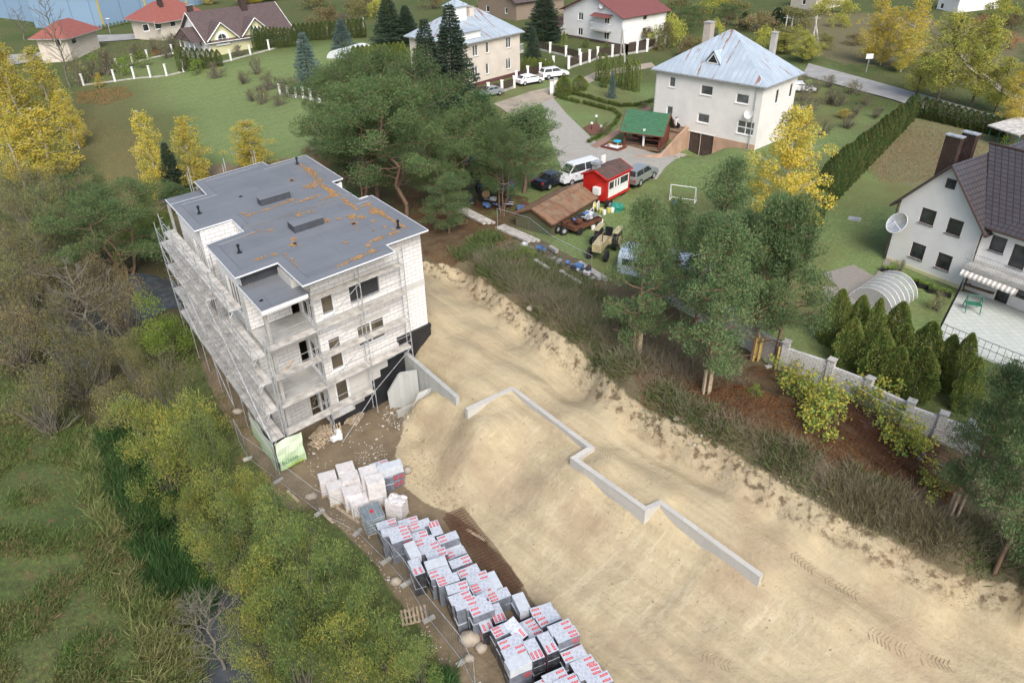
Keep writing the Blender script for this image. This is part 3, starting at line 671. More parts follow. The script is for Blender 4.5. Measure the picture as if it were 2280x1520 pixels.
# soffit under the roof
mb = MB(); mb.box(1.3, 5.85, -1.7, -.32, 8.9, 8.925, Fr); mb.build('soffit', M['white'], bd)
def pix_roof(u, v): # pixel on the roof plane
    return at(u, v, 9.0*S)
for (u, v) in ((444,475),(533,562),(887,507),(662,365)):
    P = at(u, v, 9.02*S); m2 = MB(); x, y, z = P
    m2.tube((x, y, z-.02), (x, y, z+.34), .055, 8); m2.tube((x, y, z+.34), (x, y, z+.47), .085, 8, cap=True)
    m2.tube((x, y, z), (x, y, z+.05), .16, 8, .06); m2.build('vent_pipe', M['black'], bd)
for (u, v) in ((536,438),(650,402),(788,499),(657,543)):
    P = at(u, v, 9.01*S); m2 = MB(); m2.tube(P, (P[0], P[1], P[2]+.04), .11, 8, cap=True); m2.build('roof_drain', M['black'], bd)
mb = MB()
for q in range(4): mb.path([BL(8.0+q*.04, 1.4-q*.3, 9.1), BL(8.35, .9-q*.3, 9.12)], .01, 4)
# --- fallen pine needles on the roof: real scattered needles
def needle_patches(patches, n_each, zf, seed=3):
    r = np.random.default_rng(seed); V = []; Fc = []
    for (u, v, ru, rv, ang, dens) in patches:
        k = int(n_each*dens*ru*rv/100)
        t = r.random(k)*6.283; q = np.sqrt(r.random(k))*(.75+.25*np.sin(3*t+u)); c_, s_ = math.cos(ang), math.sin(ang)
        U = u+(q*np.cos(t)*ru)*c_-(q*np.sin(t)*rv)*s_; Vv = v+(q*np.cos(t)*ru)*s_+(q*np.sin(t)*rv)*c_
        keep = (np.sin(U*.9+v)+np.sin(Vv*1.3+u)+r.normal(0, .9, k)) > -.9
        for a, b in zip(U[keep], Vv[keep]):
            P = at(a, b, zf); th = r.random()*3.14; l = .05+.05*r.random(); dx, dy = math.cos(th)*l, math.sin(th)*l; wx, wy = -dy*.16, dx*.16; z = P[2]+.004+.02*r.random()
            i = len(V); V += [(P[0]-dx+wx, P[1]-dy+wy, z), (P[0]-dx-wx, P[1]-dy-wy, z), (P[0]+dx-wx, P[1]+dy-wy, z+.01), (P[0]+dx+wx, P[1]+dy+wy, z+.01)]; Fc.append((i, i+1, i+2, i+3))
    return V, Fc
PT = [(690,382,32,9,.62,1.2),(715,402,16,5,.62,.8),(690,415,18,7,-.1,1.1),(705,407,10,10,0,1),(740,430,28,9,.65,1.2),(725,418,25,6,.5,1),(770,448,26,6,.75,1.2),(790,462,14,5,.6,1.2),(815,457,18,4,-.35,1),
      (651,402,11,4,0,.8),(640,450,30,3,-.33,.9),(690,442,40,3.5,-.33,.9),(735,438,30,3,-.33,.9),(600,465,30,2.6,-.33,.8),(560,478,20,3,-.4,.7),(545,475,8,7,0,.5),(665,478,8,7,0,.8),(690,472,25,2.5,-.2,.7),(722,493,22,4,-.2,1),
      (783,483,14,7,0,1.2),(805,484,12,5,0,1),(755,488,8,3,0,.8),(840,470,25,7,.5,1.2),(862,484,22,5,.55,1.1),(830,472,12,9,0,1),(890,500,25,3.5,.6,1),(789,498,10,6,0,.7),(832,493,6,4,-.3,.8),(855,505,7,3,-.2,.8),(795,510,4,3,0,.8),(875,512,5,4,0,.8),(828,512,5,2,0,.6),
      (840,533,22,4,-.35,1.1),(875,520,18,3,-.35,1.1),(820,548,6,5,0,1),(830,560,10,6,-.4,1),(800,572,30,4,-.45,1.1),(765,588,20,3,-.4,.9),(655,533,10,5,0,1),(654,545,11,5,0,1),(770,540,8,3,0,.8),(580,575,18,3,-.4,.8),(610,567,8,4,-.3,1),(635,568,6,3,.9,.7),(655,585,25,1.8,.9,.6),(560,520,30,2,-.33,.6),(600,513,20,2,-.33,.7)]
V, Fc = needle_patches(PT, 120, 9.005*S)
V2, F2 = needle_patches([(553,633,10,3,-.2,.7)], 40, 8.305*S, 5); o_ = len(V); V += V2; Fc += [tuple(i+o_ for i in f) for f in F2]
me = bpy.data.meshes.new('needles'); me.from_pydata(V, [], Fc)
nm_, n, p = newmat('dry_needles'); ge = n.add('ShaderNodeNewGeometry').outputs['Random Per Island']; n.L.new(n.mix(ge, (.52, .29, .1), (.32, .18, .07)), p.inputs['Base Color']); p.inputs['Roughness'].default_value = .9
me.materials.append(nm_); o = bpy.data.objects.new('pine_needle_litter', me); COL.objects.link(o); o['kind'] = 'stuff'; o['label'] = 'orange pine needles drifted over the flat grey roof'; o['category'] = 'needle litter'
# ================================================================ scaffolding
def scaffold(name, label, FX, posts, decks, zb, zt, y0, y1, rails, group='scaffolds round the unfinished building'):
    t = thing(name, label, 'scaffold', FX(posts[0], y1, 0), group=group)
    for k, x in enumerate(posts): # ladder frames
        m2 = MB(); za, zc = zb[k] if isinstance(zb, list) else zb, zt[k] if isinstance(zt, list) else zt
        m2.tube(FX(x, y0, za), FX(x, y0, zc), .03, 5); m2.tube(FX(x, y1, za), FX(x, y1, zc-.5), .03, 5)
        for z in sorted({d[2] for d in decks}):
            if za < z < zc:
                m2.tube(FX(x, y0, z-.04), FX(x, y1, z-.04), .025, 5); m2.tube(FX(x, y0, z-.35), FX(x, y0+(y1-y0)*.35, z-.06), .018, 4)
                if z+.85 < zc:
                    m2.tube(FX(x, y0, z+.75), FX(x, y0+(y1-y0)*.3, z+.75), .018, 4); m2.tube(FX(x, y0, z+.38), FX(x, y0+(y1-y0)*.3, z+.38), .018, 4)
        for yy in (y0, y1): m2.tube(FX(x, yy, za-.02), FX(x, yy, za+.01), .09, 6)
        m2.build('upright_frame', M['steel'], t)
    for a, b, z in decks:
        m2 = MB(); e = .02; Wd = (y1-y0)/2
        m2.box(a+e, b-e, y0+.03, y0+Wd-.01, z-.03, z, FX); m2.box(a+e, b-e, y0+Wd+.01, y1-.03, z-.03, z-.004, FX)
        m2.build('deck', M['deck'], t)
        if rails:
            m2 = MB()
            for h in (.38, .74): m2.tube(FX(a, y0, z+h), FX(b, y0, z+h), .02, 4)
            m2.tube(FX(a, y0, z-.02), FX(b, y0, z-.02), .02, 4)
            m2.build('guard_rail', M['steel'], t)
    return t
FXf = lambda x, y, z: BL(x, y, z)
fp = [-.6, 1.75, 4.2, 6.65]
fdecks = []
for z, i0 in ((1.8, 0), (3.3, 0), (4.8, 0), (6.3, 0), (7.82, 1)):
    for i in range(i0, 3):
        if z == 1.8 and i == 2: continue
        fdecks.append((fp[i], fp[i+1], z))
fs = scaffold('scaffold', 'grey steel scaffold along the front wall with five levels of boards', FXf, fp, fdecks, [.4, .4, .55, 2.4], [7.1, 8.65, 8.6, 8.75], -1.12, -.62, True)
mb = MB(); mb.tube(BL(1.75, -1.14, 4.8), BL(4.2, -1.14, 6.3), .02, 4); mb.tube(BL(4.2, -1.14, 7.8), BL(1.75, -1.14, 6.3), .02, 4); mb.tube(BL(4.2, -1.14, 1.8), BL(1.75, -1.6, .2), .025, 4); mb.tube(BL(1.75, -1.14, 3.3), BL(4.2, -1.14, 4.8), .02, 4)
mb.tube(BL(4.2, -1.14, 1.85), BL(6.6, -1.14, 3.3), .02, 4); mb.tube(BL(-.6, -1.14, 4.8), BL(1.75, -1.14, 4.8), .03, 4)
mb.build('diagonal_brace', M['steel'], fs)
FXl = lambda x, y, z: BL(y, x, z)
lp = [-1.0, 1.15, 3.3, 5.45, 7.6, 9.75, 11.9, 14.05]
ld = []
for z in (1.8, 3.3, 4.8, 6.2, 7.55):
    for i in range(7):
        if z == 7.55 and i in (0, 6): continue
        if z == 6.2 and i == 2: continue
        ld.append((lp[i], lp[i+1], z))
ls = scaffold('scaffold', 'long grey steel scaffold along the river side wall above the bushes', FXl, lp, ld, [-.1, -.15, -.2, -.3, -.4, -.4, -.4, -.4], [7.1, 8.5, 8.6, 8.6, 8.6, 8.6, 8.6, 7.4], -1.35, -.72, True)
mb = MB()
for i, (z0, z1) in enumerate(((1.8, 3.3), (3.3, 4.8), (4.8, 6.2), (0, 1.8), (3.3, 4.8), (1.8, 3.3), (4.8, 6.2))):
    mb.tube(BL(-1.37, lp[i], z0), BL(-1.37, lp[i+1], z1), .02, 4)
mb.build('diagonal_brace', M['steel'], ls)
# short tower in the recess between the two wings
fr_ = scaffold('scaffold_tower', 'narrow scaffold tower standing in the recess between the two wings', FXf, [-.55, .9], [(-.55, .9, z) for z in (1.7, 3.2, 4.7, 6.15, 7.4)], -.3, 8.3, 5.7, 6.3, False)
rs = scaffold('scaffold', 'top of the scaffold behind the far edge of the roof', FXf, [1.3, 3.4, 5.3], [(1.3, 3.4, 8.1), (3.4, 5.3, 8.1)], .5, 9.75, 14.5, 15.05, True)
# banner on the lowest lift
gmb, n, p = newmat('green_banner'); uvn = n.add('ShaderNodeUVMap').outputs[0]; sp = n.add('ShaderNodeSeparateXYZ'); n.L.new(uvn, sp.inputs[0])
f = n.ramp(n.math('ADD', sp.outputs[1], n.math('MULTIPLY', n.noise(2.5, 2, uvn), .12)), .0, .75)
n.L.new(n.mix(f, (.36, .52, .26), (.62, .72, .55)), p.inputs['Base Color']); p.inputs['Roughness'].default_value = .5
t = thing('banner', 'pale green printed banner facing the yard at the foot of the corner scaffold', 'banner', BL(-.6, -1.2, .1), group='banners on the corner scaffold')
mb = MB(); A, B = (-1.33, -1.05), (.02, -.12)
def pt(k, q, z): # slight billow
    a = A[0]+(B[0]-A[0])*k; b = A[1]+(B[1]-A[1])*k; d = .05*math.sin(k*7+q*2); return BL(a+d*.4, b-d, z)
A, B = (-1.3, -1.15), (.0, -1.22)
for i in range(10):
    for j in range(4):
        z = lambda q: .12+1.62*q/4
        mb.quad(pt(i/10, j, z(j)), pt((i+1)/10, j, z(j)), pt((i+1)/10, j+1, z(j+1)), pt(i/10, j+1, z(j+1)), uv=[(i/10*1.6, j*.25), ((i+1)/10*1.6, j*.25), ((i+1)/10*1.6, (j+1)*.25), (i/10*1.6, (j+1)*.25)])
mb.build('sheet', gmb, t)
def text(body, size, M4, mat, parent, name='lettering'):
    cu = bpy.data.curves.new(name, 'FONT'); cu.body = body; cu.size = size; cu.extrude = .003; cu.align_x = 'CENTER'
    tmp = bpy.data.objects.new('tmp', cu); me = bpy.data.meshes.new_from_object(tmp); bpy.data.objects.remove(tmp); me.materials.clear(); me.materials.append(mat)
    po = parent.o if isinstance(parent, Th) else parent; me.transform(Matrix.Translation(-po.location) @ M4)
    o = bpy.data.objects.new(name, me); COL.objects.link(o); o.parent = po
    KIDS.setdefault(po.name, []).append(o); return o
e = Vector((*UB, 0)).normalized(); nn_ = e.cross(Vector((0, 0, 1)))
def wallmat4(P, e, nn): return Matrix(((e.x, 0, nn.x, P[0]), (e.y, 0, nn.y, P[1]), (0, 1, 0, P[2]), (0, 0, 0, 1)))
dkg = flat('green_print', (.05, .25, .12), .5); lmg = flat('lime_print', (.42, .62, .02), .5)
text('būsto', .42, wallmat4(BL(-.8, -1.32, .5), e, nn_), dkg, t); text('projektai', .3, wallmat4(BL(-.62, -1.32, .22), e, nn_), lmg, t)
t2 = thing('banner', 'long green and white banner facing the river under the corner scaffold', 'banner', BL(-1.4, .5, .1), group='banners on the corner scaffold')
mb = MB()
for i in range(12):
    for j in range(4):
        q = lambda i_, j_: BL(-1.4-.03*math.sin(i_*1.1+j_), -1.1+3.3*i_/12, .05+1.62*j_/4)
        mb.quad(q(i, j), q(i, j+1), q(i+1, j+1), q(i+1, j), uv=[(i*.2, j*.25), (i*.2, j*.25+.25), (i*.2+.2, j*.25+.25), (i*.2+.2, j*.25)])
mb.build('sheet', gmb, t2)
mb = MB(); 
for z0, z1, m_ in ((1.15, 1.4, 0),(1.5, 1.62, 0)): mb.quad(BL(-1.445, 2.1, z0), BL(-1.445, -1.0, z0), BL(-1.445, -1.0, z1), BL(-1.445, 2.1, z1))
mb.build('printed_stripe', M['white'], t2)
# ================================================================ site walls
def slabwall(name, P, z0s, z1s, th, mat, label, cat='wall', group=None, bevel=.015):
    "wall along polyline P (world xy), bottoms and tops per vertex"
    base = (P[0][0], P[0][1], z0s[0]); t = thing(name, label, cat, base, group=group)
    mb = MB(); n_ = len(P); off = []
    for i in range(n_):
        e1 = (Vector(P[i])-Vector(P[i-1])).normalized() if i else (Vector(P[1])-Vector(P[0])).normalized()
        e2 = (Vector(P[i+1])-Vector(P[i])).normalized() if i < n_-1 else e1
        a, b = Vector((-e1.y, e1.x)), Vector((-e2.y, e2.x)); off.append((a+b)*th/max(.4, 1+a.dot(b)))
    acc = 0
    for i in range(n_-1):
        A, B = Vector(P[i]), Vector(P[i+1]); A2, B2 = A+off[i], B+off[i+1]; l = (B-A).length; k = max(1, int(l/.6))
        for q in range(k):
            f0, f1 = q/k, (q+1)/k; a0, a1 = A.lerp(B, f0), A.lerp(B, f1); b0, b1 = A2.lerp(B2, f0), A2.lerp(B2, f1)
            w0, w1 = z0s[i]+(z0s[i+1]-z0s[i])*f0, z0s[i]+(z0s[i+1]-z0s[i])*f1; h0, h1 = z1s[i]+(z1s[i+1]-z1s[i])*f0, z1s[i]+(z1s[i+1]-z1s[i])*f1
            u0, u1 = acc+l*f0, acc+l*f1
            mb.quad((*a0, w0), (*a1, w1), (*a1, h1), (*a0, h0), uv=[(u0, 0), (u1, 0), (u1, h1-w1), (u0, h0-w0)])
            mb.quad((*b1, w1), (*b0, w0), (*b0, h0), (*b1, h1), uv=[(u1, 0), (u0, 0), (u0, h0-w0), (u1, h1-w1)])
            mb.quad((*a0, h0), (*a1, h1), (*b1, h1), (*b0, h0), uv=[(u0, 0), (u1, 0), (u1, th), (u0, th)])
        acc += l
    for i, fl_ in ((0, 0), (n_-1, 1)):
        A, A2 = Vector(P[i]), Vector(P[i])+off[i]
        q = [(*A2, z0s[i]), (*A, z0s[i]), (*A, z1s[i]), (*A2, z1s[i])]; mb.quad(*(q if not fl_ else q[::-1]))
    mb.build('wall_panel', mat, t); return t
bxy = lambda a, b: BL(a, b, 0)[:2]
form = uvmat('shuttered_concrete', [(.43, .44, .42), (.36, .37, .36)], .25, 4.0, .006, (.28, .29, .28), offset=0, stain=.6, scol=(.27, .28, .27), nz=1.5)
slabwall('retaining_wall', [bxy(6.5, -.34), bxy(6.58, -5.2)], [.2*S, 1.2*S], [2.62*S, 2.55*S], .27, form, 'tall bare concrete retaining wall running out from the front wall into the sand')
t = thing('buttress_wall', 'grey concrete wing wall with a sloping edge standing in front of the black foundation', 'wall', BL(5.2, -1.5, .3))
P = [(4.95,-1.05,.2),(6.45,-1.75,.2),(6.45,-1.75,2.25),(5.65,-1.42,2.3),(5.5,-1.35,2.2),(4.92,-1.05,1.25)]
mb = MB(); f0 = [BL(a, b, z) for a, b, z in P]; f1 = [BL(a+.05, b+.14, z) for a, b, z in P]
mb.poly(f0, uv=[(q[0], q[2]) for q in P]); mb.poly(f1[::-1], uv=[(q[0], q[2]) for q in P[::-1]])
for i in range(6): mb.quad(f0[(i+1) % 6], f0[i], f1[i], f1[(i+1) % 6])
mb.build('wall_panel', form, t); mb = MB(); mb.box(4.85, 6.2, -2.1, -1.9, .1, .72, lambda a, b, z: BL(a, b-(a-4.85)*.1, z)); mb.build('footing', M['concrete'], t)
t = thing('wing_wall', 'thin concrete slab edging the sand mound beside the wing wall', 'wall', BL(6, -3, .5))
P = [BL(5.0,-2.75,.1),BL(5.0,-2.75,.55),BL(5.9,-2.7,1.75),BL(6.45,-2.9,1.85),BL(6.45,-2.9,.4)]
mb = MB(); Q = [(p_[0]+.1, p_[1]+.1, p_[2]) for p_ in P]; mb.poly(P[::-1]); mb.poly(Q)
for i in range(5): mb.quad(P[i], P[(i+1) % 5], Q[(i+1) % 5], Q[i])
mb.build('wall_panel', form, t)
blockw = uvmat('block_wall', [(.5, .49, .46), (.42, .41, .39)], .8, .45, .008, (.36, .35, .33), stain=.35, scol=(.48, .38, .24), nz=2.5)
zz = [2.68, 2.75, 2.6, 2.48, 2.3, 2.35, 1.93]; px = [(1041,913),(1140,867),(1308,994),(1269,1018),(1437,1137),(1470,1122),(1692,1284)]
Pw = [tuple(at(*q, z*S)[:2]) for q, z in zip(px, zz)]
slabwall('zigzag_wall', Pw, [z*S-1.0 for z in zz], [z*S for z in zz], .26, blockw, 'low zigzag wall of pale concrete blocks along the top of the sand slope', group=None)
# ================================================================ vegetation
def quads_mesh(name, C_, D, L, Wd, mat, rs):
    "one small quad per centre: direction D, length L, width Wd"
    n_ = len(C_); D = D/np.maximum(1e-6, np.linalg.norm(D, axis=1, keepdims=True)); R_ = rs.normal(size=(n_, 3)); Sd = np.cross(D, R_); Sd /= np.maximum(1e-6, np.linalg.norm(Sd, axis=1, keepdims=True))
    L = np.broadcast_to(L, n_)[:, None]; Wd = np.broadcast_to(Wd, n_)[:, None]
    V = np.stack([C_-Sd*Wd*.5, C_+D*L*.5-Sd*Wd*.5, C_+D*L, C_+D*L*.45+Sd*Wd*.5], 1).reshape(-1, 3)
    me = bpy.data.meshes.new(name); me.vertices.add(len(V)); me.vertices.foreach_set('co', V.ravel())
    me.loops.add(n_*4); me.loops.foreach_set('vertex_index', np.arange(n_*4)); me.polygons.add(n_); me.polygons.foreach_set('loop_start', np.arange(0, n_*4, 4)); me.update()
    me.materials.append(mat); return me
def sph(rs, n_, r=1.0, shell=0.0):
    v = rs.normal(size=(n_, 3)); v /= np.linalg.norm(v, axis=1, keepdims=True); return v*(r*(shell+(1-shell)*rs.random((n_, 1))**(1/2.2)))
def clumps(rs, centers, radii, per, leaf, wd, droop=0.0, out=.8, flat_=.75):
    C_, D, L = [], [], []
    for c, r in zip(centers, radii):
        k = max(6, int(per*(r/.5)**2)); o = sph(rs, k, 1, .35); o[:, 2] *= flat_
        C_.append(np.array(c)+o*r); d = o*out+rs.normal(size=(k, 3))*.5; d[:, 2] += .35-droop; D.append(d); L.append(leaf*(.7+.6*rs.random(k)))
    return np.concatenate(C_), np.concatenate(D), np.concatenate(L)
KINDS_T = {}
def proto(kind, trunkmb, trmat, leafsets):
    KINDS_T.setdefault(kind, []).append((trunkmb, trmat, leafsets))
def make_tree(name, label, cat, loc, kind, var, scale, rz, group=None):
    tr, crowns = KINDS_T[kind][var % len(KINDS_T[kind])]
    o = bpy.data.objects.new(name, None); COL.objects.link(o); o.empty_display_size = .2; o.location = loc; o.rotation_euler = (0, 0, rz); o.scale = scale if not np.isscalar(scale) else (scale,)*3
    o['label'] = label; o['category'] = cat
    if group: o['group'] = group
    for nm, me in (('trunk', tr), ('crown', crowns)):
        if me is None: continue
        c = bpy.data.objects.new(nm, me); COL.objects.link(c); c.parent = o
    return o
def meshof(mb, mat, name='trunk'):
    me = bpy.data.meshes.new(name); me.from_pydata([tuple(v) for v in mb.v], [], mb.f); me.materials.append(mat); me.polygons.foreach_set('use_smooth', [True]*len(me.polygons)); return me
pineL = leafmat('pine_needles', (.07, .14, .055), (.135, .205, .085), (.19, .22, .1), .9, .2)
pineD = leafmat('dark_pine_needles', (.06, .12, .045), (.12, .18, .065), (.15, .18, .075), .9, .15)
spruL = leafmat('spruce_needles', (.04, .07, .045), (.07, .1, .06), None, 1.2, .1)
bspruL = leafmat('blue_spruce_needles', (0.069, 0.112, 0.106), (0.112, 0.163, 0.15), None, 1.2, .1)
birL = leafmat('birch_leaves', (.62, .47, .07), (.5, .44, .1), (.34, .36, .09), .7, .3)
goldL = leafmat('golden_leaves', (.66, .47, .05), (.56, .46, .08), (.42, .4, .09), .7, .3)
ygL = leafmat('yellow_green_leaves', (0.39, 0.403, 0.091), (0.26, 0.325, 0.078), (0.52, 0.442, 0.091), .6, .3)
wilL = leafmat('willow_leaves', (.17, .24, .065), (.28, .32, .085), (.45, .4, .09), .5, .3)
wilG = leafmat('green_willow_leaves', (.12, .205, .065), (.2, .28, .09), (.34, .36, .1), .5, .3)
brightG = leafmat('bright_shrub_leaves', (0.182, 0.28, 0.049), (0.28, 0.364, 0.07), (0.14, 0.21, 0.042), .6, .3)
oliveL = leafmat('olive_leaves', (.16, .18, .08), (.23, .23, .1), (.33, .28, .1), .6, .3)
thuL = leafmat('thuja_sprays', (.12, .2, .05), (.2, .26, .07), (.27, .26, .075), .9, .15)
thuD = leafmat('dark_thuja_sprays', (.05, .105, .035), (.09, .145, .045), (.16, .14, .045), .9, .1)
brnL = leafmat('brown_leaves', (.2, .155, .08), (.26, .2, .1), (.16, .17, .075), .8, .2)
redL = leafmat('red_leaves', (0.48, 0.12, 0.036), (0.54, 0.24, 0.048), None, .8, .25)
boxL = leafmat('boxwood_leaves', (0.058, 0.098, 0.019), (0.117, 0.156, 0.033), None, 1.5, .1)
def branchy(mb, p, q, r, bend, rs, n_=4, tip=.35):
    p, q = Vector(p), Vector(q); pts = [p.lerp(q, i/n_)+Vector((rs.normal()*bend*(i > 0), rs.normal()*bend*(i > 0), rs.normal()*bend*.5*(i > 0))) for i in range(n_+1)]
    mb.path(pts, r, 5, r*tip); return pts[-1], pts
def pine(seed, h=7.5, crown0=.35, rad=2.2, mat=pineL, bark='pinebark', lean=.12, twist=.04, per=85, multi=1, dead=0, cone=0, lf=(.14, .036), fl=.72):
    rs = np.random.default_rng(seed); mb = MB(); cs, rr = [], []
    for m_ in range(multi):
        ox, oy = (rs.normal()*rad*.35, rs.normal()*rad*.35) if multi > 1 else (0, 0)
        top = Vector((rs.normal()*lean+ox*1.8, rs.normal()*lean+oy*1.8, h*(1-.15*rs.random()))); _, tp = branchy(mb, (ox*.2, oy*.2, -.3), top, .03*h*.55, twist, rs, 7, .25)
        nb = int(26/multi**.6)
        for i in range(nb):
            f = crown0+(1-crown0)*(i+.3)/nb; k = f*7; j = min(6, int(k)); b = tp[j].lerp(tp[j+1], k-j); a = i*2.4+rs.normal()*.3
            g = (f-crown0)/(1-crown0); L = rad*(.45+1.0*math.sin(min(1, g*1.25+.22)*math.pi*.80))*(.75+.5*rs.random()); L = max(.35, L*(1-.75*max(0, g-.6)/.4))
            if cone: L = rad*(1-g)**.85*(.65+.6*rs.random())*(.6+min(.4, g*1.6))+.15
            e = b+Vector((math.cos(a)*L, math.sin(a)*L, L*(.18+.45*g)+rs.normal()*.12)); e2, bp = branchy(mb, b, e, .038*(1-.5*g)+.01, .06*L, rs, 4, .3)
            for t_ in (1.0, .78, .55):
                if rs.random() < (.35 if t_ < .7 else .08): continue
                q = b.lerp(e2, t_); cs.append((q.x+rs.normal()*.15, q.y+rs.normal()*.15, q.z+.1)); rr.append((.44+.26*rs.random())*(rad/2.2)**.5*(.9 if cone else 1))
                for _ in range(3):
                    if rs.random() < .8:
                        sx = Vector((rs.normal()*.4, rs.normal()*.4, abs(rs.normal())*.15)); cs.append(tuple(q+sx)); rr.append((.34+.2*rs.random())*(.75 if cone else 1))
                        mb.tube(q-sx*.2, q+sx, .009, 3)
        cs.append(tuple(top)); rr.append(.3)
        for i in range(dead): # bare lower limbs
            f = .15+.3*rs.random(); b = tp[int(f*7)].lerp(tp[int(f*7)+1], f*7 % 1); a = rs.random()*6.28; L = 1+1.5*rs.random(); e, bp = branchy(mb, b, b+Vector((math.cos(a)*L, math.sin(a)*L, .5*L)), .035, .12, rs, 4, .3)
            for q in bp[2:]: mb.tube(q, q+Vector((rs.normal()*.3, rs.normal()*.3, .2)), .012, 3, .006)
    C_, D, L = clumps(rs, cs, rr, per, lf[0], .03, droop=-.15, flat_=fl)
    return meshof(mb, M[bark]), quads_mesh('crown', C_, D, L, lf[1], mat, rs)
for s_ in range(4): KINDS_T.setdefault('pine', []).append(pine(10+s_, 7.5, .17+.04*s_, 2.0, pineL, per=150, cone=1, dead=6, fl=.75))
for s_ in range(3): KINDS_T.setdefault('oldpine', []).append(pine(20+s_, 9.5, .55 if s_ == 0 else .4, 2.9, pineD, twist=.2, lean=.7, per=165, dead=8, fl=.95))
for s_ in range(2): KINDS_T.setdefault('widepine', []).append(pine(30+s_, 8, .3, 2.6, pineD, multi=3, twist=.15, per=140, fl=.95))
def spruce(seed, h=8, rad=1.9, mat=spruL, per=2.1, leaf=.13):
    rs = np.random.default_rng(seed); mb = MB(); mb.tube((0, 0, -.2), (0, 0, h), .13, 6, .02); C_, D = [], []
    z = .35
    while z < h-.1:
        f = z/h; nb = 9 if f < .8 else 6
        for i in range(nb):
            a = i*6.283/nb+z*3+rs.normal()*.2; L = rad*(1-f)**.85*(.8+.35*rs.random())+.1; k = int((55*L+8)*per); t_ = rs.random(k)**.7
            dz = -.22*L*t_+.25*L*(t_-.75).clip(0)*2; sp = (1-t_*.6)*.22*(L**.5)+.04; side = rs.normal(size=k)*sp
            x = t_*L*math.cos(a)-side*math.sin(a); y = t_*L*math.sin(a)+side*math.cos(a); C_.append(np.stack([x, y, z+dz-abs(side)*.25+rs.normal(size=k)*.035], 1))
            D.append(np.stack([math.cos(a)*np.ones(k)-side*3*math.sin(a), math.sin(a)*np.ones(k)+side*3*math.cos(a), -.25+rs.normal(size=k)*.35], 1))
        z += .21+.12*(1-f)
    C_, D = np.concatenate(C_), np.concatenate(D); return meshof(mb, M['bark']), quads_mesh('crown', C_, D, leaf*(.7+.6*rs.random(len(C_))), .055, mat, rs)
for s_ in range(2): KINDS_T.setdefault('spruce', []).append(spruce(40+s_))
KINDS_T['bluespruce'] = [spruce(45, 4.2, 1.25, bspruL, 1.2)]
def birch(seed, h=8, rad=1.35, mat=birL, dens=1.0, leaf=.105, bark='birchbark', droop=.5, c0=.12, prof=None):
    rs = np.random.default_rng(seed); mb = MB(); top = Vector((rs.normal()*.15, rs.normal()*.15, h)); _, tp = branchy(mb, (0, 0, -.3), top, .1, .05, rs, 8, .2); cs, rr = [], []
    nb = 46
    for i in range(nb):
        g = (i+.5)/nb; f = c0+(1-c0)*g; k = f*8; j = min(7, int(k)); b = tp[j].lerp(tp[j+1], k-j); a = i*2.4+rs.normal()*.4
        L = rad*1.15*(1-g)**.62*(.55+.6*rs.random())*(min(1, .35+g*3))+.08; e = b+Vector((math.cos(a)*L, math.sin(a)*L, L*.75)); e2, bp = branchy(mb, b, e, .03, .05, rs, 3, .3)
        for t_ in (1.0, .65, .35):
            q = b.lerp(e2, t_); cs.append((q.x+rs.normal()*.15, q.y+rs.normal()*.15, q.z-(.15 if droop else 0))); rr.append((.2+.24*rs.random())*(1.15-.5*g))
    C_, D, L = clumps(rs, cs, rr, int(230*dens), leaf, .05, droop=droop+.5, out=.4, flat_=1.25)
    return meshof(mb, M[bark]), quads_mesh('crown', C_, D, L, leaf*.62, mat, rs)
for s_ in range(3): KINDS_T.setdefault('birch', []).append(birch(50+s_))
for s_ in range(2): KINDS_T.setdefault('goldbirch', []).append(birch(55+s_, 8, 1.5, goldL, .8))
for s_ in range(2): KINDS_T.setdefault('ygtree', []).append(birch(60+s_, 7.5, 2.3, ygL, .95, .11, 'bark', .1, .2))
KINDS_T['weeping'] = [birch(66, 8, 1.9, birL, 2.0, .09, 'birchbark', .9, .1)]
def bush(seed, r=2.2, h=3.4, mat=wilL, dens=1.0, leaf=.12, n_lump=26, twigs=22, wd=.035):
    rs = np.random.default_rng(seed); mb = MB(); cs, rr = [], []
    nm_ = max(4, n_lump//3); mac = []
    for i in range(nm_):
        a = i*2.4+rs.random(); q = ((i+.3)/nm_)**.6*.8; mac.append((math.cos(a)*r*q*1.05, math.sin(a)*r*q*1.05, h*(.98-.55*q**1.5)*(.62+.45*rs.random())-r*.2, r*(.25+.14*rs.random())))
    for i in range(n_lump*4):
        x, y, z, R0 = mac[i % nm_]; v = rs.normal(size=3); v /= np.linalg.norm(v); v[2] = abs(v[2])*1.15-.25; v *= R0*(.55+.5*rs.random()); cs.append((x+v[0], y+v[1], max(.2, z+v[2]))); rr.append(.17*r**.5+.22*rs.random()*r**.5)
    for i in range(n_lump):
        a = rs.random()*6.283; q = rs.random()**.5; cs.append((math.cos(a)*r*q*.9, math.sin(a)*r*q*.9, h*.4*rs.random()*(1-.5*q)+.15)); rr.append(.35)
    for i in range(twigs):
        c = cs[int(rs.integers(len(cs)))]; branchy(mb, (rs.normal()*.15, rs.normal()*.15, -.2), (c[0]*.97, c[1]*.97, c[2]+.2), .035, .08, rs, 4, .2)
        for _ in range(3): mb.tube((c[0]*.9, c[1]*.9, c[2]), (c[0]*.9+rs.normal()*.35, c[1]*.9+rs.normal()*.35, c[2]+.4), .01, 3, .004)
    C_, D, L = clumps(rs, cs, rr, int(74*dens), leaf, wd, droop=-.45, out=.9, flat_=1.0)
    return meshof(mb, M['twig']), quads_mesh('crown', C_, D, L, wd, mat, rs)
for s_ in range(3): KINDS_T.setdefault('willow', []).append(bush(70+s_, 2.2, 3.6, wilL, 1.25))
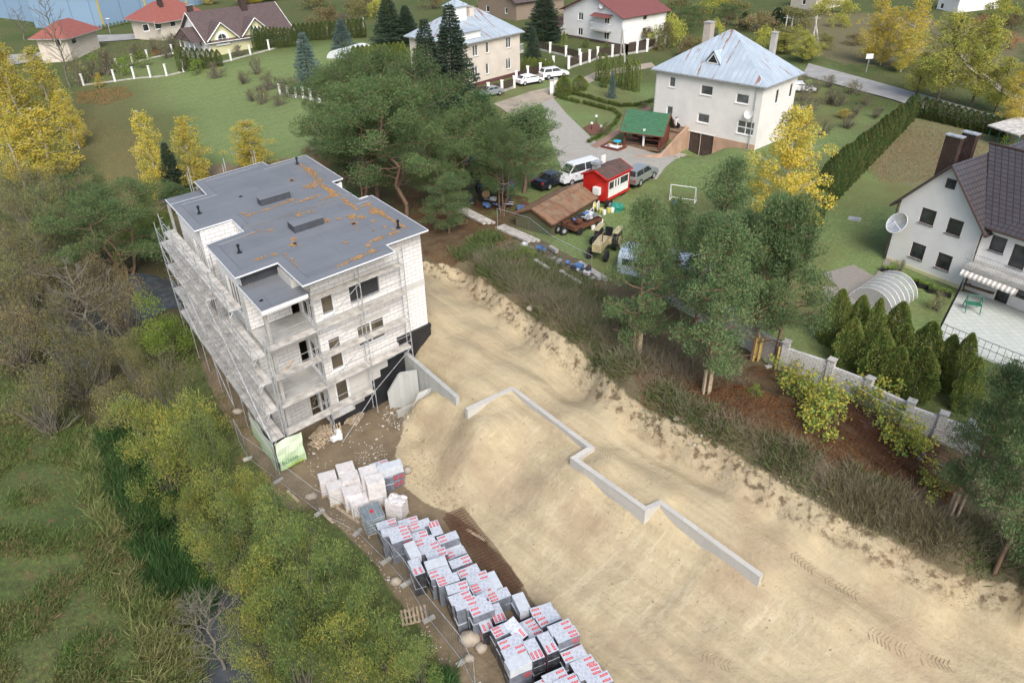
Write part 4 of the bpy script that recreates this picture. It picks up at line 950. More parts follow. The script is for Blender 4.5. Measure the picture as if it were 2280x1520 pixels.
for s_ in range(2): KINDS_T.setdefault('gwillow', []).append(bush(75+s_, 2.2, 3.4, wilG, 1.25))
for s_ in range(2): KINDS_T.setdefault('olive', []).append(bush(80+s_, 2.4, 4.5, oliveL, .65, twigs=70))
KINDS_T['bright'] = [bush(84, 2.0, 3.6, brightG, 1.1, .11, wd=.05)]
KINDS_T['brown'] = [bush(86, 2.2, 3.8, brnL, .75, .1, twigs=70), bush(87, 2.0, 3.4, oliveL, .6, .1, twigs=80)]
KINDS_T['shrub'] = [bush(88, 1.0, 1.5, brightG, .7, .1, 9, 10, .06), bush(89, 1.0, 1.4, oliveL, .6, .09, 9, 25, .05)]
KINDS_T['brownshrub'] = [bush(90, 1.0, 1.5, brnL, .4, .09, 9, 40, .05)]
KINDS_T['redshrub'] = [bush(91, .9, 1.3, redL, .6, .09, 8, 16, .05)]
KINDS_T['orchard'] = [bush(92, 1.7, 3.2, oliveL, .35, .09, 14, 60, .05)]
KINDS_T['farbush'] = [bush(93, 3.0, 3.4, oliveL, .45, .2, 22, 10, .12), bush(94, 3.0, 3.2, ygL, .45, .2, 22, 10, .12), bush(95, 3.0, 3.0, brnL, .45, .2, 22, 20, .12)]
def thuja(seed, h=3, rad=.5, mat=thuD, n_=4200, leaf=.11, peak=1.0):
    rs = np.random.default_rng(seed); mb = MB(); mb.tube((0, 0, -.2), (0, 0, h*.9), .06, 5, .02); t_ = rs.random(n_)**1.15; a = rs.random(n_)*6.283
    prof = rad*np.clip((1-t_)*3*peak, 0, 1)**.6*(.78+.22*np.sin(t_*3.1))*(1+.13*np.sin(a*5+t_*9)+.09*np.sin(a*9-t_*17))
    r = prof*(.72+.28*rs.random(n_)**.5); C_ = np.stack([r*np.cos(a), r*np.sin(a), .05+t_*h*.97], 1); D = np.stack([np.cos(a)*.55, np.sin(a)*.55, np.ones(n_)], 1)+rs.normal(size=(n_, 3))*.3
    return meshof(mb, M['bark']), quads_mesh('crown', C_, D, leaf*(.7+.6*rs.random(n_)), .06, mat, rs)
for s_ in range(3): KINDS_T.setdefault('thuja', []).append(thuja(100+s_, 3.2, .62, thuD, 4200))
for s_ in range(3): KINDS_T.setdefault('lthuja', []).append(thuja(105+s_, 3.2, .85, thuL, 9000, .1, .55))
for s_ in range(2): KINDS_T.setdefault('column', []).append(thuja(108+s_, 2.8, .3, thuL, 1500, .09, .8))
def bare(seed, h=8, rad=2.4, n_=26, leaf=None):
    rs = np.random.default_rng(seed); mb = MB(); _, tp = branchy(mb, (0, 0, -.3), (rs.normal()*.3, rs.normal()*.3, h), .13, .12, rs, 8, .15)
    def rec(p, d, L, r, lv):
        e, bp = branchy(mb, p, p+d*L, r, .05*L, rs, 3, .5)
        if lv < 3:
            for k in range(4 if lv else 4):
                q = bp[1+k % 3].lerp(bp[min(3, 2+k % 3)], rs.random()); v = (d+Vector((rs.normal()*.5, rs.normal()*.5, .25+rs.normal()*.3))).normalized(); rec(q, v, L*.52, r*.5, lv+1)
    for i in range(n_):
        f = .25+.75*(i+.5)/n_; k = f*8; j = min(7, int(k)); b = tp[j].lerp(tp[j+1], k-j); a = i*2.4; L = rad*(1.15-.8*f)*(.7+.5*rs.random()); rec(b, Vector((math.cos(a), math.sin(a), .75)).normalized(), L, .035, 1)
    return meshof(mb, M['twig']), None
KINDS_T['bare'] = [bare(120), bare(121, 6, 2.2, 20)]
KINDS_T['hedgeball'] = [bush(125, .48, .62, boxL, 1.6, .06, 12, 2, .05)]
def hgt(u, v, P): return max(.3, zat(u, v, P)-P[2])
HREF = dict(pine=7.6, oldpine=9.8, widepine=8.4, spruce=8, bluespruce=4.2, birch=8.2, goldbirch=8.2, ygtree=7.9, weeping=8.2, willow=4.0, gwillow=3.8, olive=4.9, bright=4.0, brown=4.2, shrub=1.7, brownshrub=1.8, redshrub=1.6, orchard=3.5, farbush=3.6, thuja=3.3, lthuja=3.3, column=2.9, bare=8.6, hedgeball=.8)
_tn = [0]
def tree(kind, base, top, label, cat='tree', name=None, wide=1.0, group=None, wpx=None, lift=0):
    "tree whose foot stands at pixel base and whose tip reaches pixel row top"
    P = G(*base); h = hgt(base[0], top, P); s_ = h/HREF[kind]; _tn[0] += 1; k = _tn[0]
    sx = s_*wide
    if wpx: # wanted crown width in pixels
        dist = float(np.dot(MC[2], np.array(P)-CC)); R0 = dict(pine=2.2, oldpine=3.3, widepine=3.4, spruce=1.7, bluespruce=1.3, birch=1.35, goldbirch=1.5, ygtree=2.3, weeping=1.8, willow=2.5, gwillow=2.5, olive=2.7, bright=2.3, brown=2.5, shrub=1.2, brownshrub=1.2, redshrub=1.1, orchard=2.0, farbush=3.4, thuja=.62, lthuja=.9, column=.3, bare=2.6, hedgeball=.65)[kind]
        sx = wpx*dist/FPX/(2*R0)
    nm = name or {'pine': 'pine_tree', 'oldpine': 'pine_tree', 'widepine': 'pine_tree', 'spruce': 'spruce_tree', 'bluespruce': 'spruce_tree', 'birch': 'birch_tree', 'goldbirch': 'birch_tree', 'ygtree': 'poplar_tree', 'weeping': 'birch_tree', 'thuja': 'thuja', 'lthuja': 'thuja', 'column': 'thuja', 'bare': 'bare_tree', 'orchard': 'fruit_tree', 'hedgeball': 'boxwood_ball'}.get(kind, 'bush')
    return make_tree(nm, label, cat, (P.x, P.y, P.z-.05-lift), kind, k, (sx, sx, s_), k*1.9, group)
# pines behind the building
for b, t_, k, w_, lb in [((905,482),150,'oldpine',235,'big old pine with a bare orange trunk behind the right side of the roof'),
    ((842,452),140,'oldpine',210,'old pine with crooked red limbs behind the middle of the roof'),
    ((770,400),165,'oldpine',160,'dark old pine behind the far right corner of the roof'),
    ((872,415),115,'widepine',210,'broad topped pine at the back of the clump reaching below the beige house'),
    ((1010,470),225,'widepine',170,'dense pine between the flat roof and the blue tractor'),
    ((1070,440),205,'pine',190,'tall green pine in front of the silver sedan'),
    ((1165,430),220,'pine',190,'pine at the edge of the paved driveway above the rusty shed'),
    ((720,345),215,'pine',90,'small dark pine at the left edge of the clump above the lawn'),
    ((1000,520),380,'pine',120,'young pine beside the right wall of the unfinished building')]: tree(k, b, t_, lb, wpx=w_)
tree('widepine', (800,470), 235, 'low dark pine filling the clump right behind the roof hatch', wpx=150); tree('widepine', (1120,480), 270, 'low pine between the blue tractor and the green shed', wpx=110)
# pines on the bank
for b, t_, w_, lb in [((1416,790),395,165,'narrow pine on the bank with pale stakes at its foot, nearest the sand road'),
    ((1572,872),455,200,'broad staked pine at the edge of the sandy cutting'),
    ((1672,800),420,160,'pine propped by yellow stakes against the stone block wall, farther from the greenhouse'),
    ((1728,815),400,180,'pine propped by yellow stakes against the stone block wall, nearer the greenhouse'),
    ((1608,590),318,165,'bushy young pine between the football goal and the thuja hedge'),
    ((1500,660),430,150,'thin pine rising in front of the junk yard'),((1545,740),470,140,'pine between the junk yard and the long block wall'),((1640,730),440,130,'dark pine behind the left end of the block wall'),((1455,720),450,110,'slim pine hiding the old bus body'),
    ((2130,1145),740,180,'pine beside the end of the stone block wall'),
    ((2215,1275),690,195,'large pale green pine at the right edge above the sand bank'),
    ((2300,1130),640,200,'tall pine at the right edge in front of the tiled terrace'),
    ((2310,1400),960,200,'pine cut by the right edge low beside the sand bank')]: tree('pine', b, t_, lb, wpx=w_)
# spruces
for b, t_, w_, k, lb in [((1012,240),5,120,'spruce','tall dark spruce in front of the beige house, nearer the parked sedan'),((958,240),38,100,'spruce','dark spruce at the left corner of the beige house'),
    ((690,190),68,75,'bluespruce','bluish spruce beside the dark fence at the end of the big lawn'),((870,102),-15,85,'spruce','dark spruce at the left of a pair behind the beige house garden'),((908,98),10,70,'spruce','right spruce of the pair behind the beige house garden'),
    ((1212,88),-20,95,'spruce','dark spruce between the brick house and the red roofed white house'),((1187,128),58,38,'spruce','slender spruce beside the balcony of the beige house'),((1362,218),158,24,'bluespruce','little bluish spruce in the round bed of the garden'),
    ((398,445),310,66,'spruce','slim dark spruce between the yellow birches by the far corner of the roof'),((765,112),40,60,'bluespruce','rounded bluish spruce beside the white poly tunnel'),((1655,60),25,30,'spruce','small spruce beyond the chimney of the hip roofed house'),((1588,120),60,40,'bluespruce','bluish conifer beside the chimney of the hip roofed house')]: tree(k, b, t_, lb, wpx=w_)
tree('widepine', (285,620), 400, 'dark pine leaning over the river left of the unfinished building', wpx=230)
tree('widepine', (215,520), 385, 'dark pine among the olive bushes on the far river bank', wpx=150)
tree('pine', (400,470), 400, 'low dark pine at the foot of the yellow birches by the lawn', wpx=90)
# birches
for b, t_, w_, k, lb in [((75,340),50,105,'birch','tallest yellow birch of the left row'),((45,260),75,70,'birch','yellow birch at the back of the left row next to the street'),((130,290),95,95,'birch','yellow green birch in the middle of the left row'),
    ((60,420),160,85,'birch','olive yellow birch low in the left row against the frame edge'),((130,405),225,135,'birch','bright yellow birch at the front of the left row'),((25,330),130,60,'goldbirch','yellow birch cut by the left edge of the picture'),((178,330),190,60,'birch','thin yellowing birch on the lawn side of the left row'),
    ((365,450),232,80,'birch','slim yellow birch on the lawn, left of three behind the far roof corner'),((440,420),252,90,'birch','yellow birch on the lawn, middle of three behind the far roof corner'),((572,385),262,95,'birch','olive yellow birch on the lawn, right of three behind the roof edge'),((548,375),305,40,'goldbirch','small bright yellow birch peeping above the roof edge'),
    ((1725,545),228,190,'weeping','weeping yellow birch in front of the corner of the hip roofed house'),
    ((470,10),-40,50,'goldbirch','golden tree behind the dark roofed house with arched windows'),((560,10),-40,80,'goldbirch','golden crown behind the chimney of the dark roofed house')]: tree(k, b, t_, lb, wpx=w_)
for b, t_, w_, k, lb in [((1935,140),-10,75,'goldbirch','orange yellow birch, left of the pair beyond the road'),((1960,145),10,60,'goldbirch','thin birch with a white stem beyond the road'),((2010,150),-15,90,'goldbirch','orange yellow birch, right of the pair beyond the road'),((2005,160),60,60,'birch','pale birch behind the road sign'),
    ((2085,230),15,160,'ygtree','large green yellow tree on the near side of the road'),((2160,240),20,140,'ygtree','green yellow tree beside the sandy track'),((2040,215),110,110,'ygtree','low yellow tree over the end of the thuja hedge'),((2215,250),120,120,'ygtree','olive tree beyond the tiled roof house'),((2265,275),130,90,'goldbirch','yellow tree at the right edge beyond the woodshed'),((2240,300),215,60,'goldbirch','yellow sapling cluster in front of the wood shed'),
    ((1790,140),75,80,'ygtree','yellow green tree behind the hip roof by the road'),((1745,120),70,90,'ygtree','olive tree behind the chimney of the hip roofed house')]: tree(k, b, t_, lb, wpx=w_)
tree('bare', (158,195), -15, 'tall leafless tree at the left behind the yellow birches', wpx=100)
tree('bare', (55,90), -10, 'leafless tree in front of the far street', wpx=70)
tree('bare', (500,1500), 1290, 'bare grey shrub leaning over the water at the bottom', cat='shrub', name='bare_bush', wpx=190)
tree('bare', (455,1420), 1270, 'bare grey bush between the reeds and the green willows', cat='shrub', name='bare_bush', wpx=130)
tree('bare', (238,800), 560, 'leafless grey tree over the river on the left', wpx=230)
# river bank bushes: (base px, base py, top py, width px, kind, label)
B_ = [((110,560),400,170,'olive','olive tree standing over the meadow edge'),((180,620),440,150,'olive','tall olive tree beside the dark leaning pine'),((60,740),600,170,'olive','olive brown tree at the left over the meadow'),((250,700),540,150,'brown','brown green tree at the river bend'),((170,800),640,160,'olive','drab tree between the stream and the meadow'),((240,880),740,130,'olive','drab olive bush at the stream bank'),((330,900),760,110,'olive','olive bush between the stream and the scaffold'),((70,500),360,190,'olive','olive green tree below the left birches'),((150,520),370,200,'olive','broad olive tree above the dark pine'),((20,560),420,150,'olive','olive tree cut by the left edge'),((215,470),420,130,'olive','grey green bush at the edge of the lawn'),
 ((90,640),500,220,'olive','dull olive tree over the river bend'),((20,700),560,180,'brown','brown half bare bush at the left edge'),((150,700),560,230,'brown','brownish half bare bush left of the river'),((230,640),520,160,'olive','olive bush left of the open water'),
 ((60,820),660,230,'brown','sparse brown bush on the meadow side'),((190,880),700,230,'brown','thin brown bush where the stream narrows'),((290,760),590,190,'brown','sparse grey brown tree right of the stream'),((120,960),800,200,'brown','low brown thicket at the edge of the meadow'),
 ((380,830),650,170,'bright','bright green bush beside the river side scaffold'),((310,860),740,120,'olive','olive bush below the bright green one'),((300,420),330,0,'shrub',''),((350,560),425,150,'bright','dark green bush at the water edge by the far corner of the building'),
 ((400,960),790,190,'olive','grey olive bush beside the middle of the scaffold'),((330,1010),860,190,'willow','yellow green willow bush left of the fence'),((440,1040),850,200,'willow','olive willow bush opposite the long banner'),((270,960),860,120,'olive','dull bush at the head of the reeds'),((380,1110),950,190,'willow','yellowish willow above the reeds'),((480,1080),920,130,'gwillow','green bush next to the temporary fence'),
 ((500,1180),1030,210,'willow','golden yellow willow bush in the middle of the belt'),((570,1150),1040,130,'willow','yellow topped willow near the fence corner'),((440,1200),1060,120,'willow','yellowing low willow beside the reeds'),((630,1240),1090,190,'gwillow','green willow bush beside the white pallets'),
 ((540,1270),1110,190,'gwillow','mixed green willow left of the fence line'),((490,1290),1160,150,'willow','yellow flecked willow near the bare bush'),((680,1320),1160,210,'gwillow','green willow across the fence from the blue tank'),((600,1360),1200,210,'willow','green and yellow willow in the lower belt'),
 ((760,1380),1220,200,'gwillow','dense green willow below the tall foam stacks'),((680,1430),1270,220,'gwillow','dense willow in the centre of the lower belt'),((580,1450),1310,180,'willow','olive willow over the dark water'),((820,1440),1290,170,'gwillow','green willow beside the single wooden pallet'),
 ((780,1500),1350,220,'willow','yellow green willow at the bottom of the belt'),((680,1540),1380,230,'gwillow','large willow cut by the bottom edge'),((600,1560),1420,180,'willow','willow at the bottom edge beside the water'),((880,1510),1380,180,'gwillow','green willow at the bottom near the boulders'),((940,1570),1430,170,'gwillow','lowest green willow at the foot of the fence'),((840,1600),1450,220,'willow','willow crown cut by the bottom edge near the fence')]
for b, t_, w_, k, lb in B_:
    if lb: (tree(k, b, t_-(45 if k in ('olive', 'brown') else 18), lb, cat='bush', wpx=w_*.92))
# thuja hedge from the weeping birch to the far corner
n_h = 24
for i in range(n_h):
    f = i/(n_h-1); u, v = 1822+(2032-1822)*f**.93, 476+(262-476)*f**.93; top = 345+(200-345)*f**.93
    tree('thuja', (u, v), top+random.Random(i).uniform(-6, 6), 'tall dark thuja of the long hedge, '+ordn[i]+' from its near end', cat='thuja', group='thujas of the long hedge', wpx=34-12*f)
for i in range(5):
    f = i/4; tree('thuja', (1730+85*f, 520-20*f), 425-20*f, 'low thuja beyond the near end of the long hedge, '+ordn[i]+' from the left', cat='thuja', group='low thujas at the near end of the long hedge', wpx=34)
for i in range(13):
    f = i/12; tree('thuja', (2052+170*f, 262+40*f), 212+46*f, 'dark conifer of the short hedge beyond the dry lawn, '+ordn[i]+' from the left', cat='thuja', group='conifers of the short hedge', wpx=24)
for q, (b, t_, w_) in enumerate([((1850,760),655,70),((1895,770),668,62),((1925,800),672,56),((1975,800),680,80),((1985,840),730,75),((2040,840),722,90),((1940,850),742,80),((2090,850),752,62),((2120,870),745,60),((1880,810),720,70),((2030,880),780,90),((1980,870),780,70),((2140,910),800,60)]):
    tree('lthuja', b, t_-22, ['broad yellow green thuja','green thuja','thuja with a pointed tip','bushy thuja'][q % 4]+' behind the stone block wall, '+['first','second','third','fourth','fifth','sixth','seventh','eighth','ninth','tenth','eleventh','twelfth','last'][q]+' from the greenhouse end', cat='thuja', group='thujas along the stone block wall', wpx=w_)
for q, (b, t_) in enumerate([((1332,180),112),((1347,185),117),((1362,187),125),((1377,195),118),((1392,200),128),((1406,202),122),((1417,205),130),((1398,190),140),((1345,195),140)]):
    tree('column', b, t_, 'slim columnar thuja behind the round garden bed, '+ordn[q]+' from the left', cat='thuja', group='columnar thujas behind the round bed', wpx=16)
for q, (b, t_, lb) in enumerate([((1304,106),83,'small cone shaped thuja on the lawn of the red roofed house'),((1349,115),93,'slim thuja nearest the utility poles'),((1205,92),66,'thuja left of the garden pavilion'),((1232,86),60,'thuja right of the garden pavilion'),((1255,112),68,'tall slim thuja pair beside the red roofed house wall'),((1370,118),105,'little conifer by the corner of the red roofed house')]):
    tree('column', b, t_, lb, cat='thuja', wpx=13)
for i in range(9):
    f = i/8; tree('thuja', (405+85*f, 160-12*f), 100+8*f, 'dark thuja in the short row before the arched windows, '+ordn[i]+' from the left', cat='thuja', group='thujas before the house with arched windows', wpx=15)
for i in range(12):
    f = i/11; tree('thuja', (570+85*f, 112-8*f), 55+4*f, 'dark thuja in the tall row right of the arched window, '+ordn[i]+' from the left', cat='thuja', group='tall thujas right of the arched window', wpx=13)
for i in range(16):
    f = i/15; tree('thuja', (660+150*f, 92-8*f), 50-12*f, 'dark thuja of the far garden hedge, '+ordn[i]+' from the left', cat='thuja', group='thujas of the far garden hedge', wpx=14)
for i in range(12):
    f = i/11; tree('lthuja', (790+110*f, 132+6*f), 100-10*f, 'clipped thuja of the hedge left of the beige house, '+ordn[i]+' from the left', cat='thuja', group='thujas of the hedge left of the beige house', wpx=22)
for i in range(7):
    f = i/6; tree('lthuja', (1170+58*f, 160+5*f), 124+6*f, 'clipped thuja of the low hedge behind the white cars, '+ordn[i]+' from the left', cat='thuja', group='thujas behind the white cars', wpx=20)
for i in range(16):
    f = i/15; tree('column', (200+120*f, 72-26*f), 60-24*f, 'tiny thuja in the row below the blue warehouse, '+ordn[i]+' from the left', cat='thuja', group='tiny thujas below the blue warehouse', wpx=6)
# clipped garden hedge balls
def polypts(P, n_):
    P = [Vector(p) for p in P]; d = [0]
    for i in range(1, len(P)): d.append(d[-1]+(P[i]-P[i-1]).length)
    out = []
    for k in range(n_):
        t_ = d[-1]*k/(n_-1); j = next(i for i in range(len(P)-1) if d[i+1] >= t_-1e-6); out.append(P[j].lerp(P[j+1], (t_-d[j])/(d[j+1]-d[j])))
    return out
for P_, n_, lb in (([(1228,212),(1255,222),(1288,230)],8,'clipped box ball of the short hedge by the gate'),([(1252,205),(1300,216),(1340,228),(1380,238),(1420,237),(1452,228)],26,'clipped box ball of the long upper lawn hedge'),([(1302,232),(1340,242),(1370,250),(1380,262),(1368,278),(1350,296),(1330,308),(1312,318)],24,'clipped box ball of the curved hedge')):
    for qi, q in enumerate(polypts(P_, n_)): tree('hedgeball', (q.x, q.y), q.y-12, lb+', '+ordn[qi]+' from its left end', cat='box ball', group=lb.replace('ball of', 'balls of'), wpx=15)
# shrubs and orchard trees
for b, t_, w_, k, lb in [((1345,300),268,36,'shrub','round shrub in the bark bed with garden lamps'),((1415,280),245,45,'shrub','dark green mound shrub behind the gazebo'),((1435,240),225,35,'shrub','low evergreen by the front steps of the hip roofed house'),((1255,212),165,40,'lthuja','green conifer beside the rubbish bins'),((1290,200),165,40,'lthuja','green conifer in the driveway corner bed'),
    ((1010,200),170,0,'shrub',''),((1170,580),545,80,'shrub','bright green shrub on the brushy bank below the shed'),((1140,560),530,60,'shrub','leafy green shrub by the temporary fence'),((2000,610),555,45,'orchard','small fruit tree beside the gabled wall'),((2020,110),80,0,'shrub',''),
    ((605,200),135,75,'orchard','half bare fruit tree at the far end of the lawn'),((545,185),140,60,'orchard','grey fruit tree beyond the lawn'),((480,175),130,50,'brownshrub','brown shrub behind the concrete posts'),((640,215),165,55,'brownshrub','brown bare shrub next to the dark fence'),((575,165),95,50,'orchard','leafless shrub before the yellow wall'),((530,125),95,45,'brownshrub','pale shrub against the yellow house wall'),
    ((180,190),115,65,'shrub','dark green bush beside the leafless tree'),((245,165),95,85,'brownshrub','grey brown shrub by the street fence'),((310,130),70,85,'orchard','olive tree in front of the red roofed bungalow'),((365,120),60,90,'orchard','brownish tree left of the yellow house'),((410,110),90,40,'shrub','golden green bush by the porch'),((290,150),115,50,'shrub','green bush by the fence posts'),((350,125),108,40,'redshrub','reddish shrub behind the street fence'),((222,195),160,25,'goldbirch','yellow sapling before the posts'),
    ((1560,130),75,90,'farbush','grey green tree behind the hip roof'),((1490,100),30,110,'farbush','dark tree beside the red roofed house'),((1440,95),55,60,'farbush','olive shrub beside the white house corner'),((1462,110),92,24,'redshrub','small orange tree by the road fence'),((1590,30),-20,110,'farbush','autumn tree at the top behind the chimney'),((1690,70),20,110,'farbush','brown green thicket beyond the hip roof'),((1770,60),10,120,'farbush','bushes beyond the utility poles'),((1850,30),-15,120,'farbush','far bush at the top of the picture'),
    ((1780,190),150,70,'orchard','apple tree beside the road hedge'),((1800,250),180,90,'orchard','half bare apple tree right of the hip roofed house'),((1850,230),170,80,'orchard','fruit tree near the vegetable garden'),((1880,262),240,35,'goldbirch','yellow low bush in the orchard'),((1900,210),175,60,'shrub','green garden bush near the hedge'),((1840,265),230,0,'shrub',''),((1795,290),225,50,'bare','bare fruit tree on the orchard lawn'),
    ((2180,70),30,70,'redshrub','dark red shrub at the far right'),((2240,110),70,80,'redshrub','red bush beside the sandy track'),((2230,40),-10,100,'farbush','bushes at the far right top'),((1900,100),70,60,'farbush','grey bush before the orange birches'),((1330,60),20,0,'farbush',''),((1510,50),-10,90,'farbush','dark trees beside the red roof'),
    ((770,70),20,60,'brownshrub','brown bush behind the poly tunnel'),((720,60),10,90,'farbush','evergreen shrubs behind the far hedge'),((1130,108),80,40,'farbush','green shrub against the brick house'),((1110,20),-30,100,'farbush','trees behind the brick house'),((820,30),-20,120,'farbush','trees at the top above the pair of spruces'),((700,20),-30,120,'farbush','autumn trees at the top behind the dark roof'),
    ((2240,330),290,50,'shrub','shrub beside the wood shed'),((1715,385),330,0,'shrub',''),((2085,690),640,60,'shrub','flower bushes beside the tiled terrace'),((1680,880),850,45,'shrub','lone green shoot on the brown bank'),((600,0),-40,80,'goldbirch','golden trees at the top edge'),((150,50),-10,60,'bare','thin bare tree in front of the warehouse'),((1480,200),140,0,'shrub','')]:
    if lb: tree(k, b, t_, lb, cat='tree' if k in ('farbush', 'orchard', 'goldbirch', 'bare') else 'shrub', name='shrub' if k in ('shrub', 'redshrub', 'brownshrub') else None, wpx=w_ or None)

def fill(lst, base_label, cat, group, name=None):
    for i, (u, v, t_, w_, k) in enumerate(lst): tree(k, (u, v), t_, base_label+', '+ordn[i]+' from the left', cat=cat, group=group, wpx=w_, name=name)
fill([(1478,112,40,60,'farbush'),(1505,75,10,70,'widepine'),(1530,128,70,60,'farbush'),(1548,60,5,60,'farbush'),(1590,95,40,60,'farbush'),(1612,60,10,60,'widepine'),(1640,40,-5,80,'farbush'),(1700,110,55,80,'farbush'),(1728,60,15,60,'spruce'),(1748,105,50,70,'farbush'),(1775,95,55,70,'farbush'),(1800,135,85,60,'ygtree'),(1840,110,70,60,'farbush'),(1870,60,25,60,'farbush')], 'scrubby tree of the thicket behind the hip roofed house', 'tree', 'thicket behind the hip roofed house')
fill([(1785,225,160,60,'orchard'),(1790,280,215,60,'orchard'),(1815,205,155,60,'orchard'),(1830,300,240,55,'orchard'),(1845,195,150,60,'orchard'),(1870,235,185,60,'orchard'),(1885,285,245,50,'brownshrub'),(1905,255,215,50,'orchard'),(1930,235,205,50,'shrub'),(1950,262,232,45,'brownshrub')], 'half bare fruit tree or bush between road and hedge', 'tree', 'orchard between road and hedge', 'fruit_tree')
fill([(205,175,125,60,'orchard'),(228,160,105,60,'shrub'),(255,150,100,60,'orchard'),(275,170,120,50,'shrub'),(295,135,85,60,'orchard'),(322,150,105,55,'shrub'),(345,115,70,60,'orchard'),(372,130,85,50,'orchard'),(392,110,65,50,'brownshrub'),(440,165,125,45,'shrub')], 'garden bush between the street and the lawn posts', 'bush', 'garden bushes between street and lawn', 'bush')
fill([(2150,120,70,60,'farbush'),(2175,150,95,60,'orchard'),(2200,100,50,70,'farbush'),(2225,165,110,60,'orchard'),(2250,70,25,70,'farbush'),(2270,200,150,60,'orchard')], 'scrub tree of the dry field at the far right', 'tree', 'scrub of the dry field at the far right')
fill([(560,225,178,45,'orchard'),(585,232,180,45,'brownshrub'),(625,235,190,55,'orchard'),(655,205,150,50,'orchard')], 'leafless fruit tree at the right end of the big lawn', 'tree', 'fruit trees at the right end of the lawn', 'fruit_tree')
fill([(740,60,5,60,'farbush'),(800,45,-10,70,'farbush'),(850,40,-15,70,'farbush'),(960,20,-40,70,'farbush'),(1090,30,-20,60,'farbush'),(1170,15,-40,60,'farbush')], 'tree of the far belt behind the beige house', 'tree', 'far belt of trees behind the beige house')
